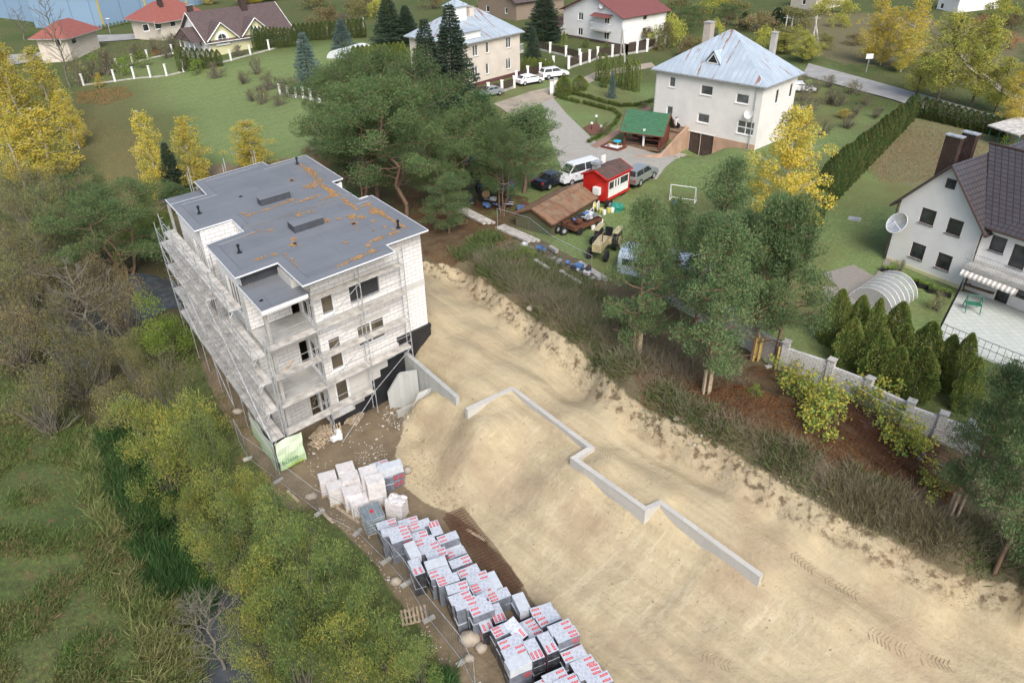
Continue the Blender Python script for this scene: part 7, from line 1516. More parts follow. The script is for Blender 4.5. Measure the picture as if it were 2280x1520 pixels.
mb.tube((-.6, -.15, 1.14), (.6, -.15, 1.14), .02, 4); mb.tube((-.6, .15, 1.14), (.6, .15, 1.14), .02, 4); mb.build('cage', M['steel'], t); mb = MB(); mb.tube((0, 0, 1.1), (0, 0, 1.17), .09, 12, cap=True); mb.build('lid', red, t); mb = MB(); pallet_boards(mb, None, 1.2, 1.0); mb.build('pallet', M['wood'], t)
# loose pallets
def pallet(u, v, yaw, label, dz=0, tilt=(0, 0), n_=1, s_=1):
    P = GS(u, v)
    t = thing('wooden_pallet', label, 'pallet', (P.x, P.y, P.z+.03+dz), 0, 'wooden pallets lying in the yard', local=True); t.o.rotation_euler = (tilt[0], tilt[1], math.radians(yaw)); t.o.scale = (s_,)*3; mb = MB(); pallet_boards(mb); mb.build('boards', M['wood'], t)
pallet(713,984,60,'wooden pallet, bottom of the messy pile by the scaffold foot'); pallet(718,978,40,'wooden pallet, crosswise in the messy pile by the scaffold foot', .15, (.05, -.06)); pallet(715,976,72,'wooden pallet, top of the messy pile by the scaffold foot', .32, (-.06, .08)); pallet(738,962,20,'wooden pallet leaning against the pile by the scaffold foot', .18, (.1, .1))
pallet(790,935,75,'wooden pallet lying below the black foundation', .05); pallet(690,900,-35,'wooden pallet standing inside the ground floor of the corner terrace', .3, (.9, 0)); pallet(922,1372,15,'broken wooden pallet lying outside the mesh fence near the bottom')
for (u, v, l_, w_, h_, yaw, lb, mt, cat) in [(753,968,.35,.3,.25,30,'white block lying on the pallet pile',lab_w,'block'),(757,978,.35,.3,.25,10,'white block at the edge of the pallet pile',lab_w,'block'),(745,982,.35,.3,.22,50,'white block in front of the pallet pile',lab_w,'block')]:
    P = GS(u, v); t = thing('concrete_block', lb, cat, (P.x, P.y, P.z+.1), math.radians(yaw), 'white blocks on the pallet pile', local=True); mb = MB(); mb.box(-l_/2, l_/2, -w_/2, w_/2, 0, h_); mb.build('block', mt, t, bevel=.01)
# planks and tarp
for (a, b, lb) in [((640,1095),(665,1118),'plank lying on the earth by the fence corner'),((712,1135),(742,1165),'old plank next to the mesh fence'),((750,1130),(800,1165),'long plank beside the tank outside the fence'),((592,960),(615,990),'brown plank under the long banner'),((1040,1180),(1080,1203),'pale plank on top of the rusty reinforcement mats'),((636,826),(650,805),'plank lying on the upper corner terrace')]:
    pa, pb = GS(*a), GS(*b)
    if 'terrace' in lb: pa, pb = Vector(at(*a, 6.08*S)), Vector(at(*b, 6.08*S))
    t = thing('plank', lb, 'plank', tuple(pa)); d = (pb-pa); L = d.length; d.normalize(); n_ = d.cross(Vector((0, 0, 1))).normalized(); mb = MB(); mb.box(0, L, -.08, .08, .03, .08, lambda x, y, z: tuple(pa+d*x+n_*y+Vector((0, 0, z)))); mb.build('board', M['wood'], t)
for (u, v, r, sq, lb) in [(882,1298,.3,(1,.8,.8),'pale round boulder beside the fence opposite the tall stack'),(1047,1425,.5,(1,.75,.7),'largest pale boulder at the foot of the foam packs'),(1072,1444,.28,(1,.9,.7),'middle sized boulder next to the largest one'),(1045,1468,.24,(1,.8,.7),'smallest boulder of the three at the foot of the packs'),(694,1107,.28,(1.3,.9,.6),'flat pale rock next to the fence foot'),(908,1052,.28,(1,.9,.8),'lone pale rock on the sand behind the foam packs'),(530,918,.3,(1.2,.8,.6),'grey rock outside the scaffold'),(1180,690,.25,(1,1,.7),'white stone in the bank'),(1505,940,.16,(1.2,.9,.7),'pale rock on the crest of the sand bank')]:
    P = GS(u, v); t = thing('boulder', lb, 'rock', tuple(P)); mb = MB(); rg = random.Random(int(u)); mb.ball((P.x, P.y, P.z+r*.35), r, 10, 7, sq, .12, rg); mb.build('rock', M['stone'], t, smooth=True)
# rusty reinforcement mats
def rebar(name, quad, nl, nc, layers, label, dz=.04, jit=0.0):
    q = [GS(*p_) for p_ in quad]; t = thing(name, label, 'steel mats', tuple(q[0])); r = random.Random(4)
    for L_ in range(layers):
        mb = MB(); off = Vector((r.uniform(-.15, .15), r.uniform(-.15, .15), dz+L_*.05))
        for i in range(nl+1):
            f = i/nl; a = q[0].lerp(q[1], f)+off; b = q[3].lerp(q[2], f)+off; pr = a
            for k in range(1, 7): c_ = a.lerp(b, k/6); c_ = Vector((c_.x, c_.y, max(c_.z, gsurf(c_.x, c_.y)+dz+L_*.05)))+Vector((0, 0, r.uniform(-jit, jit))); mb.tube(pr, c_, .014, 3); pr = c_
        for i in range(nc+1): f = i/nc; a = q[0].lerp(q[3], f)+off+Vector((0, 0, .02)); b = q[1].lerp(q[2], f)+off+Vector((0, 0, .02)); mb.tube(a, b, .012, 3)
        mb.build('mat', M['rust'], t)
rebar('reinforcement_mats', [(990,1150),(1030,1135),(1165,1310),(1120,1330)], 13, 30, 2, 'long stack of rusty reinforcement mats lying behind the foam packs', .05, .02)
rebar('reinforcement_mats', [(1830,900),(1900,880),(2110,1000),(2040,1060)], 20, 22, 2, 'rusty reinforcement mats stacked among the yellow vines by the block wall', .15, .02)
rebar('reinforcement_mats', [(1850,950),(1870,900),(2020,1010),(1990,1070)], 16, 14, 1, 'second rusty mat sliding down the bank below the vines', .3, .04)
# tree stakes
def stakes(u, v, label, mat):
    P = GS(u, v); t = thing('tree_guard', label, 'tree stakes', tuple(P)); 
    for k in range(5): a = k*1.256; mb = MB(); x, y = P.x+math.cos(a)*.2, P.y+math.sin(a)*.2; mb.box(x-.05, x+.05, y-.03, y+.03, P.z-.1, P.z+1.35+.1*(k % 2)); mb.build('stake', mat, t)
stakes(1418,788,'pale stakes round the pine foot nearest the sand road',M['wood']); stakes(1572,874,'pale stakes round the broad pine by the cutting',M['wood']); ym = flat('yellow_stake', (.5, .36, .12), .7, var=.2)
stakes(1682,800,'yellow stakes round the left pine at the block wall',ym); stakes(1731,818,'yellow stakes round the right pine at the block wall',ym); stakes(2120,1150,'stakes at the foot of the pine beside the end of the wall',M['wood'])
# ================================================================ vehicles
def car(u, v, yaw, col, label, kind='sedan', s_=.82, cat='car', name='parked_car', metal=.3):
    P = G(u, v, .03); P.z = gz(P.x, P.y)+.05; t = thing(name, label, cat, tuple(P), math.radians(yaw), local=True); t.o.scale = (s_,)*3; paint = carpaint(name+'_paint', col, metal)
    prof = {'sedan': ([(-2.3,.35),(-2.3,.75),(-2.15,.92),(-1.5,.98),(1.0,.95),(1.95,.8),(2.25,.62),(2.3,.35)], [(-1.55,.97),(-1.0,1.38),(.25,1.42),(1.05,.95)]),
            'hatch': ([(-2.2,.35),(-2.22,.85),(-2.05,1.0),(-1.4,1.02),(1.0,.95),(1.9,.78),(2.2,.6),(2.25,.35)], [(-2.0,1.0),(-1.3,1.38),(.15,1.48),(1.3,.92)]),
            'suv': ([(-2.4,.42),(-2.42,.95),(-2.3,1.1),(1.0,1.08),(2.1,.98),(2.4,.75),(2.42,.42)], [(-2.28,1.09),(-1.95,1.68),(.35,1.72),(1.15,1.07)]),
            'van': ([(-2.4,.4),(-2.42,1.2),(1.3,1.2),(2.2,.95),(2.4,.6),(2.4,.4)], [(-2.38,1.19),(-2.25,2.0),(.9,1.95),(1.75,1.1)])}[kind]
    def shell(P_, w0, w1, zlo, zhi):
        mb = MB(); wf_ = lambda z: w0+(w1-w0)*min(1, max(0, (z-zlo)/(zhi-zlo))); n_ = len(P_)
        for sg in (1, -1): q = [(x, sg*wf_(z), z) for x, z in P_]; mb.poly(q if sg < 0 else q[::-1])
        for i in range(n_): (x0, z0), (x1, z1) = P_[i], P_[(i+1) % n_]; mb.quad((x0, -wf_(z0), z0), (x0, wf_(z0), z0), (x1, wf_(z1), z1), (x1, -wf_(z1), z1))
        return mb, wf_
    mb, _ = shell(prof[0], .88, .84, .4, 1.1); mb.build('body', paint, t, bevel=.05)
    cz0, cz1 = prof[1][0][1], prof[1][1][1]; mb, wf_ = shell(prof[1], .80, .62, cz0, cz1); cb_ = mb.build('cabin', paint, t, bevel=.03)
    c = prof[1]; lerp = lambda a, b, f: (a[0]+(b[0]-a[0])*f, a[1]+(b[1]-a[1])*f)
    for nm, a, b in (('rear_window', c[0], c[1]), ('windscreen', c[3], c[2])):
        p0, p1 = lerp(a, b, .12), lerp(a, b, .88); nx = (-.02 if nm == 'rear_window' else .02); mb = MB(); q = [(p0[0]+nx, -wf_(p0[1])+.1, p0[1]+.01), (p0[0]+nx, wf_(p0[1])-.1, p0[1]+.01), (p1[0]+nx, wf_(p1[1])-.08, p1[1]+.015), (p1[0]+nx, -wf_(p1[1])+.08, p1[1]+.015)]; mb.quad(*(q if nm == 'windscreen' else q[::-1])); mb.build(nm, M['glass'], t)
    for sg in (-1, 1):
        zl, zh = cz0+.05, cz1-.07; f0 = (zl-cz0)/(cz1-cz0); f1 = (zh-cz0)/(cz1-cz0); xl0, xl1 = lerp(c[0], c[1], f0)[0]+.12, lerp(c[0], c[1], f1)[0]+.12; xr0, xr1 = lerp(c[3], c[2], f0)[0]-.12, lerp(c[3], c[2], f1)[0]-.1; xm = (xl0+xr0)/2-.1
        for (a0, a1, b0, b1) in ((xl0, xl1, xm-.04, xm-.04), (xm+.04, xm+.04, xr0, xr1)):
            mb = MB(); q = [(a0, sg*(wf_(zl)+.012), zl), (b0, sg*(wf_(zl)+.012), zl), (b1, sg*(wf_(zh)+.012), zh), (a1, sg*(wf_(zh)+.012), zh)]; mb.quad(*(q if sg < 0 else q[::-1])); mb.build('side_window', M['glass'], t)
        for x in (-1.4, 1.4):
            r = .33 if kind != 'suv' else .38; mb = MB(); mb.tube((x, sg*.68, r), (x, sg*.9, r), r, 16, cap=True); w_ = mb.build('wheel', M['rubber'], t); mb = MB(); mb.tube((x, sg*.9, r), (x, sg*.915, r), r*.62, 10, cap=True); mb.build('rim', M['steel'], w_)
        mb = MB(); x = prof[0][-2][0]; mb.box(x-.25, x+.03, sg*.82-.17 if sg > 0 else -.82, sg*.82 if sg > 0 else -.65, .6, .74); mb.build('headlight', M['white'], t)
        mb = MB(); mb.box(-prof[0][-2][0]-.06, -prof[0][-2][0]+.08, .62 if sg > 0 else -.84, .84 if sg > 0 else -.62, .72, .9); mb.build('tail_light', red, t)
        mb = MB(); mb.box(.75, .95, .86 if sg > 0 else -1.0, 1.0 if sg > 0 else -.86, .98, 1.1); mb.build('mirror', paint, t)
    mb = MB(); mb.box(-2.3, 2.3, -.8, .8, .22, .4); mb.build('underbody', M['black'], t); return t
car(1179,187,32,(.78,.79,.8),'white hatchback seen from behind on the dirt lane','hatch',.82,metal=.0); car(1233,174,25,(.78,.79,.8),'white estate suv with a black roof in front of the white hatchback','suv',.8,metal=0)
car(1090,214,215,(.3,.33,.35),'silver grey sedan parked beside the board fence and tall spruce','sedan',.78)
car(1424,404,52,(.3,.32,.31),'grey green suv parked behind the red kiosk trailer','suv',.84)
car(1285,403,215,(.74,.76,.78),'white van with open bonnet beside the red kiosk trailer','van',.86,'van','parked_van',0); car(1232,412,42,(.02,.025,.04),'dark blue car half hidden by the pine beside the white van','sedan',.86)
car(1085,378,30,(.03,.04,.07),'dark car roof glimpsed under the pines behind the tractor','suv',.8); car(1780,205,-15,(.75,.76,.78),'white car half hidden by yellow trees on the far road','hatch',.8,metal=0)
def wheel(mb, c_, ax, r, w_): 
    mb.tube(tuple(Vector(c_)-Vector(ax)*w_/2), tuple(Vector(c_)+Vector(ax)*w_/2), r, 16, cap=True)
def tractor(u, v, yaw, col, label, s_=.9, hood=True):
    P = G(u, v); t = thing('tractor', label, 'tractor', tuple(P), math.radians(yaw), local=True); t.o.scale = (s_,)*3; pm_ = flat('tractor_paint_'+str(len(_mc)), col, .5, var=.3, scale=5)
    mb = MB(); mb.box(.1, 1.9, -.35, .35, .75, 1.35); mb.build('bonnet', pm_, t, bevel=.06); mb = MB(); mb.box(-1.3, .1, -.5, .5, .7, 1.05); mb.build('body', pm_, t, bevel=.04)
    for sg in (-1, 1):
        mb = MB(); wheel(mb, (-.8, sg*.75, .75), (0, 1, 0), .75, .35); w_ = mb.build('rear_wheel', M['rubber'], t); mb = MB(); wheel(mb, (-.8, sg*.94, .75), (0, 1, 0), .38, .05); mb.build('rim', flat('rusty_rim', (.4, .28, .15), .7), w_)
        mb = MB(); wheel(mb, (1.5, sg*.65, .42), (0, 1, 0), .42, .22); mb.build('front_wheel', M['rubber'], t); mb = MB(); mb.box(-1.5, -.1, sg*.75-.22, sg*.75+.22, 1.52, 1.58); mb.build('mudguard', pm_, t, bevel=.02)
    mb = MB(); mb.box(-1.0, -.5, -.28, .28, 1.1, 1.25); mb.box(-1.05, -.95, -.28, .28, 1.25, 1.6); mb.build('seat', M['black'], t); mb = MB(); mb.tube((.05, 0, 1.3), (-.25, 0, 1.65), .03, 6); mb.tube((-.2, -.2, 1.65), (-.3, .2, 1.66), .025, 5); mb.build('steering_wheel', M['black'], t); mb = MB(); mb.tube((1.2, .2, 1.35), (1.2, .2, 2.0), .045, 8); mb.build('exhaust_pipe', M['rust'], t)
tractor(1098,440,10,(.03,.12,.32),'old blue tractor under the pines behind the junk'); tractor(1345,560,245,(.5,.42,.24),'rusty cream tractor with a worn bonnet in the junk yard',.95)
# ---- rusty shed garage
h = HS('metal_shed', 'long green metal shed with a rusty brown sheet roof', 'shed', (1228,532), (1322,474), 4.85, L2=3.3, base=1)
grs, n, p = newmat('green_rusty_sheet'); tc = n.add('ShaderNodeTexCoord').outputs['Object']; uv = n.add('ShaderNodeUVMap').outputs[0]; mp = n.add('ShaderNodeMapping'); mp.inputs['Scale'].default_value = (4, .5, 1); n.L.new(uv, mp.inputs[0]); n.L.new(n.mix(n.ramp(n.noise(1, 5, mp.outputs[0], .7), .42, .6), (.06, .1, .05), (.13, .075, .04)), p.inputs['Base Color']); p.inputs['Roughness'].default_value = .8
rsr, n, p = newmat('rusty_sheet_roof'); uv = n.add('ShaderNodeUVMap').outputs[0]; br = n.add('ShaderNodeTexBrick', offset=.5, i_Color1=(.24,.12,.06,1), i_Color2=(.16,.085,.05,1), i_Mortar=(.05,.03,.02,1), i_Scale=1., i_Mortar_Size=.03, i_Brick_Width=.62, i_Row_Height=1.5); n.L.new(uv, br.inputs['Vector']); tc = n.add('ShaderNodeTexCoord').outputs['Object']; n.L.new(n.mix(n.ramp(n.noise(1.6, 5, tc), .4, .65), br.outputs['Color'], (.22, .16, .1)), p.inputs['Base Color']); p.inputs['Roughness'].default_value = .75
ze = zat(1226, 494, h.W(0, 0, 0)); h.walls(ze, grs, {}); h.gable(ze, ze+.75, rsr, grs, ov=.22, axis=1, edge=M['rust'], th=.06)
# ---- red kiosk trailer
h = HS('kiosk_trailer', 'bright red kiosk trailer with white window panels and a brown arched roof', 'trailer', (1348,466), (1402,437), 4.75, L2=2.3, base=-.6, L1=3.5)
redp_ = flat('red_paint', (.5, .02, .015), .45, var=.12, scale=2.5); ze = 7.35; zf = h.base
F = h.fr('front')[0]; hole = [(.3, 3.3, 5.6, 6.95)]
for side in ('front', 'right', 'back', 'left'):
    F = h.fr(side)[0]; L_ = h.fr(side)[4]; mb = MB(); wall(mb, F, 0, L_, zf-.0, ze, hole if side == 'front' else [], .05); mb.build('wall', redp_, h.t)
F = h.fr('front')[0]; mb = MB(); mb.box(.3, 3.3, -.045, -.02, 5.6, 6.2, F); mb.build('white_panel', M['white'], h.t)
for a, b in ((.3, 1.15), (1.15, 1.55), (1.55, 1.95), (1.95, 3.3)): window(h.t, F, (a, b, 6.2, 6.95), M['white'], M['glass'], 0, 0, fw=.07, depth=.0, sill=False)
h.gable(ze, ze+.5, flat('brown_roof_sheet', (.11, .065, .052), .7, var=.25, scale=2), redp_, ov=.12, axis=1, edge=redp_, th=.05)
mb = MB(); mb.box(.35, .85, 1.2, 1.7, ze+.1, ze+.75, h.W); ck = mb.build('roof_vent', M['steel'], h.t); mb = MB(); mb.box(.25, .95, 1.1, 1.8, ze+.752, ze+.95, h.W); mb.build('vent_cowl', M['steel'], ck)
mb = MB(); mb.box(-.35, -.02, .5, 1.1, 5.9, 6.5, h.W); mb.build('white_box', M['white'], h.t); mb = MB(); mb.box(2.7, 3.3, 2.35, 2.45, ze-.2, ze+.65, h.W); mb.build('roof_sign', M['white'], h.t)
for x in (.8, 2.7):
    for y in (.15, 2.1): mb = MB(); c_ = h.W(x, y, zf-.05); wheel(mb, c_, (h.e2[0], h.e2[1], 0), .35, .18); mb.build('wheel', M['rubber'], h.t)
# ---- junk trailer and yard clutter
def clutter(u, v, label, name, cat, seed, fn, yaw=0, s_=1, group=None):
    P = G(u, v); t = thing(name, label, cat, (P.x, P.y, P.z), math.radians(yaw), group, local=True); t.o.scale = (s_,)*3; fn(t, random.Random(seed)); return t
def f_trailer(t, r):
    mb = MB(); mb.box(-1.6, 1.6, -.8, .8, .5, .56); [mb.box(*q) for q in ((-1.6, 1.6, -.82, -.78, .5, .85), (-1.6, 1.6, .78, .82, .5, .85), (-1.62, -1.58, -.8, .8, .5, .85), (1.58, 1.62, -.8, .8, .5, .85))]; mb.build('flatbed', M['rust'], t)
    for x in (-1.0, 1.0):
        for y in (-.75, .75): mb = MB(); wheel(mb, (x, y, .33), (0, 1, 0), .33, .2); mb.build('wheel', M['rubber'], t)
clutter(1295,510,'rusty flatbed trailer heaped with scrap beside the green shed','flatbed_trailer','trailer',1,f_trailer,40,.9)
cols = [flat('scrap_white', (.6, .62, .64), .6, var=.2), flat('scrap_blue', (.1, .2, .42), .5, var=.2), flat('scrap_grey', (.25, .26, .27), .7, var=.3), M['rust'], flat('scrap_dark', (.03, .03, .035), .6)]
def f_scrap(t, r, n_=16, sp=1.2, zz0=.85):
    for k in range(n_):
        mb = MB(); x, y, z = r.uniform(-sp, sp), r.uniform(-.55, .55), zz0+r.uniform(0, .3); a = r.random()*6
        if k % 3 == 0: mb.tube((x, y, z), (x+math.cos(a)*.9, y+math.sin(a)*.5, z+r.uniform(-.1, .2)), .04, 5, cap=True)
        elif k % 3 == 1: w_ = r.uniform(.15, .35); mb.box(x-w_, x+w_, y-w_*.7, y+w_*.7, z-.1, z+w_*.6)
        else: mb.ball((x, y, z), r.uniform(.12, .28), 7, 5, (1, 1, .7), .25, r)
        mb.build('scrap_piece', cols[k % 5], t)
clutter(1297,508,'heap of white, blue and grey scrap lying on the flatbed trailer','scrap_heap','scrap heap',2,f_scrap,40,.95)
clutter(1110,462,'tangle of pipes and junk under the pines beside the blue tractor','scrap_heap','scrap heap',5,lambda t, r: f_scrap(t, r, 22, 2.4, .2),-15,1)
clutter(1270,600,'rubble of dark scrap and concrete slabs beside the mesh fence','scrap_heap','scrap heap',6,lambda t, r: f_scrap(t, r, 16, 2.2, .2),-28,.9)
clutter(1470,580,'pile of pale sheeting glimpsed through the thin pine','scrap_heap','scrap heap',7,lambda t, r: f_scrap(t, r, 22, 2.6, .3),-20,1.1)
clutter(1195,560,'scatter of dark scrap along the shed wall','scrap_heap','scrap heap',9,lambda t, r: f_scrap(t, r, 12, 1.6, .15),-35,.8)
def f_bucket(col): 
    def f(t, r): mb = MB(); mb.tube((0, 0, .02), (0, 0, .38), .14, 12, .18, cap=True); mb.build('pail', col, t); mb = MB(); mb.tube((-.18, 0, .38), (0, 0, .45), .012, 4); mb.tube((0, 0, .45), (.18, 0, .38), .012, 4); mb.build('handle', M['steel'], t)
    return f
ybk = flat('yellow_plastic', (.6, .55, .12), .5)
for i, (u, v, w2, lb) in enumerate([(1338,474,0,'yellow bucket left of the tyres under the kiosk'),(1345,478,1,'white bucket left of the tyres under the kiosk'),(1355,473,0,'second yellow bucket under the kiosk'),(1363,473,1,'white bucket beside the green tarpaulin'),(1334,492,1,'white bucket at the end of the scrap trailer'),(1338,499,1,'white tub behind the scrap trailer'),(1320,512,1,'white bucket on the grass beside the scrap trailer'),(1307,480,1,'white barrel lying near the shed corner')]): clutter(u, v, lb, 'bucket', 'bucket', i, f_bucket(M['white'] if w2 else ybk), 0, 1.0, 'buckets around the kiosk')
def f_tyre(t, r):
    mb = MB(); n_ = 18
    for k in range(n_): a0_, a1_ = 2*math.pi*k/n_, 2*math.pi*(k+1)/n_; mb.tube((math.cos(a0_)*.27, 0, .36+math.sin(a0_)*.27), (math.cos(a1_)*.27, 0, .36+math.sin(a1_)*.27), .1, 8)
    mb.build('tyre', M['rubber'], t); mb = MB(); wheel(mb, (0, 0, .36), (0, 1, 0), .17, .1); mb.build('rim', M['steel'], t)
for i, (u, v, y_, lb) in enumerate([(1350,462,70,'dark tyre leaning under the kiosk trailer'),(1357,464,40,'second dark tyre under the kiosk trailer'),(1505,343,60,'wheel leaning on the peach ramp wall by the garage'),(1256,524,20,'old wheel beside the shed'),(1242,520,50,'old wheel at the front of the scrap trailer'),(1322,545,10,'big tyre beside the rusty cream tractor')]): clutter(u, v, lb, 'tyre', 'tyre', i, f_tyre, y_, .95, 'old wheels around the yards')
def f_reel(t, r): 
    for y in (-.2, .2): mb = MB(); wheel(mb, (0, y, .55), (0, 1, 0), .55, .05); mb.build('flange', M['white'], t)
    mb = MB(); wheel(mb, (0, 0, .55), (0, 1, 0), .3, .36); mb.build('drum', ybk, t)
clutter(1327,470,'white hose reel standing between the shed and the kiosk','hose_reel','hose reel',1,f_reel,70,.8)
def f_tarp(t, r): mb = MB(); mb.ball((0, 0, .25), .6, 12, 7, (1, .8, .75), .22, r); mb.build('tarpaulin', flat('green_tarp', (.03, .24, .17), .5, var=.15), t)
clutter(1374,468,'crumpled green tarpaulin heap beside the kiosk trailer','tarpaulin','tarpaulin',3,f_tarp,0,.9)
def f_goal(t, r):
    mb = MB(); [mb.tube(a, b, .04, 6) for a, b in (((-1.2, 0, 0), (-1.2, 0, 1.6)), ((1.2, 0, 0), (1.2, 0, 1.6)), ((-1.2, 0, 1.6), (1.2, 0, 1.6)), ((-1.2, 0, 1.6), (-1.2, .9, .02)), ((1.2, 0, 1.6), (1.2, .9, .02)), ((-1.2, .9, .02), (1.2, .9, .02)), ((-1.2, 0, .02), (-1.2, .9, .02)), ((1.2, 0, .02), (1.2, .9, .02)))]; mb.build('goal_frame', M['white'], t)
clutter(1518,450,'small white football goal frame on the lawn','football_goal','goal',1,f_goal,-25,.85)
def f_ball(t, r): mb = MB(); mb.ball((0, 0, .2), .2, 12, 8); mb.build('ball', cols[1], t, smooth=True)
clutter(1500,456,'blue ball on the lawn in front of the football goal','ball','ball',1,f_ball)
for i, (a, b, lb) in enumerate([((1190,585),(1222,605),'first pale concrete beam lying along the mesh fence'),((1248,610),(1296,640),'second pale concrete beam below the mesh fence'),((1300,600),(1335,625),'concrete beam behind the mesh fence near the pine'),((1225,555),(1240,565),'short concrete beam at the shed corner'),((1290,590),(1350,628),'long narrow beam under the thin pine'),((1120,505),(1200,540),'timber beams stacked along the fence beside the shed'),((1010,455),(1100,500),'pale pipe lying from the pines to the shed')]):
    pa, pb = G(*a), G(*b); t = thing('concrete_beam' if i < 5 else 'long_beam', lb, 'beam', tuple(pa)); d = (pb-pa); L = d.length; d.normalize(); n_ = d.cross(Vector((0, 0, 1))).normalized(); mb = MB()
    for k in range(1 if i < 5 else 3): mb.box(0, L-.2*k, -.13+k*.3, .13+k*.3, .05, .3-.1*(i > 4), lambda x, y, z: tuple(pa+d*x+n_*y+Vector((0, 0, z)))); 
    mb.build('beam', M['concrete'] if i < 5 else M['deck'], t, bevel=.02)
bus, n, p = newmat('blue_grey_sheet'); p.inputs['Base Color'].default_value = (.42, .5, .6, 1); p.inputs['Roughness'].default_value = .4
P = G(1480, 612); t = thing('old_bus', 'pale blue grey bus body lying behind the thin pine on the bank', 'bus', tuple(P), math.radians(-28), local=True); mb = MB(); Pq = [(-1.1, 0), (1.1, 0), (1.1, 1.2), (.8, 1.6), (-.8, 1.6), (-1.1, 1.2)]
for x0, x1 in ((-3, 3),):
    for i in range(6): (a, b), (c_, d) = Pq[i], Pq[(i+1) % 6]; mb.quad((x0, a, b), (x0, c_, d), (x1, c_, d), (x1, a, b))
    mb.poly([(x0, a, b) for a, b in Pq]); mb.poly([(x1, a, b) for a, b in Pq[::-1]])
mb.build('body', bus, t, bevel=.08); mb = MB(); [mb.box(x, x+.7, -1.12, -1.09, .7, 1.15) for x in (-2.7, -1.8, -.9, 0, .9, 1.8)]; mb.build('side_windows', M['glass'], t)
# ---- gazebo, sandpit, moped, garden bits
P = G(1432, 300); e1_ = None
h = HS('gazebo', 'wooden garden gazebo with green shingle roof and a tied white curtain', 'gazebo', (1390,322), (1448,330), 5.15, L2=2.6, base=.0, L1=3.6)
shg = uvmat('green_shingle', [(.055, .17, .085), (.04, .13, .065)], .3, .2, .02, (.02, .07, .035), rough=.8, stain=.1, scol=(.08, .16, .1)); rw = flat('red_wood', (.16, .05, .03), .7, var=.2, scale=3)
mb = MB(); mb.box(0, h.L1, 0, h.L2, 4.9, 5.25, h.W); mb.build('floor_deck', M['oldwood'], h.t)
for x in (0, h.L1):
    for y in (0, h.L2): mb = MB(); mb.box(x-.09, x+.09, y-.09, y+.09, 5.25, 7.0, h.W); mb.build('post', rw, h.t)
mb = MB(); mb.box(h.L1-.04, h.L1+.04, .1, h.L2-.1, 5.25, 7.0, h.W); mb.build('side_wall', rw, h.t); mb = MB(); mb.box(.1, h.L1-.1, h.L2-.05, h.L2+.03, 5.25, 6.1, h.W); mb.build('back_wall', rw, h.t); mb = MB()
for (x0, x1) in ((.1, h.L1*.4), (h.L1*.6, h.L1-.1)): mb.box(x0, x1, -.03, .03, 5.9, 6.0, h.W); mb.box(x0, x1, -.03, .03, 5.45, 5.5, h.W)
mb.build('railing', rw, h.t); h.gable(7.0, 8.3, shg, rw, ov=.45, axis=1, edge=rw, th=.08)
mb = MB(); mb.path([h.W(h.L1*.55, -.1, 7.0), h.W(h.L1*.55, -.08, 6.3), h.W(h.L1*.55, -.08, 5.3)], .14, 8, .1); mb.build('curtain', M['white'], h.t); mb = MB(); mb.box(1.0, 2.6, .9, 1.7, 5.9, 5.98, h.W); mb.build('table', M['wood'], h.t)
P = G(1366, 330); t = thing('sandpit', 'wooden sandpit with toys on the lawn in front of the gazebo', 'sandpit', tuple(P), math.radians(-40), local=True); mb = MB(); [mb.box(*q) for q in ((-1, 1, -.8, -.7, 0, .3), (-1, 1, .7, .8, 0, .3), (-1, -.9, -.7, .7, 0, .3), (.9, 1, -.7, .7, 0, .3))]; mb.build('frame', rw, t); mb = MB(); mb.box(-.9, .9, -.7, .7, 0, .12); mb.build('sand', lab_w, t)
tcol = [ybk, cols[1], red, M['white']]; rt = random.Random(8)
for k in range(4): 
    x, y = rt.uniform(-.7, .7), rt.uniform(-.5, .5); P2 = P+Vector((x, y, .15)); t2 = thing('toy', ['yellow','blue','red','white'][k % 4]+' toy in the sandpit, number '+ordn[k]+' from the gazebo side' if False else ['yellow','blue','red','white'][k % 4]+' plastic toy lying in the sandpit', 'toy', tuple(P2), group='toys in the sandpit', local=True); mb = MB(); mb.tube((0, 0, 0), (0, 0, .16), .1, 8, .07, cap=True); mb.tube((.1, 0, .05), (.2, 0, .12), .03, 5); mb.build('toy_body', tcol[k % 4], t2)
P = G(1374, 326); t = thing('toy_table', 'round bright blue toy table standing at the sandpit', 'toy table', tuple(P), local=True); mb = MB(); mb.tube((0, 0, .5), (0, 0, .56), .4, 14, cap=True); mb.build('table_top', flat('bright_blue', (.03, .4, .6), .4), t); mb = MB(); [mb.tube((x, y, 0), (x, y, .5), .04, 5) for x, y in ((.2, .2), (-.2, .2), (0, -.25))]; mb.build('legs', ybk, t)
h_, xs, zs_ = TERR; Pm = h_.W(xs, -.95, zs_); t = thing('moped', 'dark moped parked on the terrace block beside the pale house', 'moped', Pm, math.radians(-44), local=True)
for x in (-.6, .6): mb = MB(); wheel(mb, (x, 0, .28), (0, 1, 0), .28, .1); mb.build('wheel', M['rubber'], t)
mb = MB(); mb.box(-.7, .1, -.14, .14, .4, .7); mb.box(.1, .45, -.12, .12, .28, .36); mb.build('body', flat('navy', (.03, .05, .1), .4), t, bevel=.05); mb = MB(); mb.box(-.6, 0, -.13, .13, .702, .8); mb.build('seat', M['black'], t, bevel=.03); mb = MB(); mb.box(.42, .5, -.16, .16, .3, .95); mb.build('leg_shield', M['white'], t, bevel=.02); mb = MB(); mb.tube((.6, 0, .28), (.42, 0, 1.05), .035, 6); mb.tube((.4, -.3, 1.08), (.4, .3, 1.08), .025, 5); mb.build('handlebar', M['black'], t)
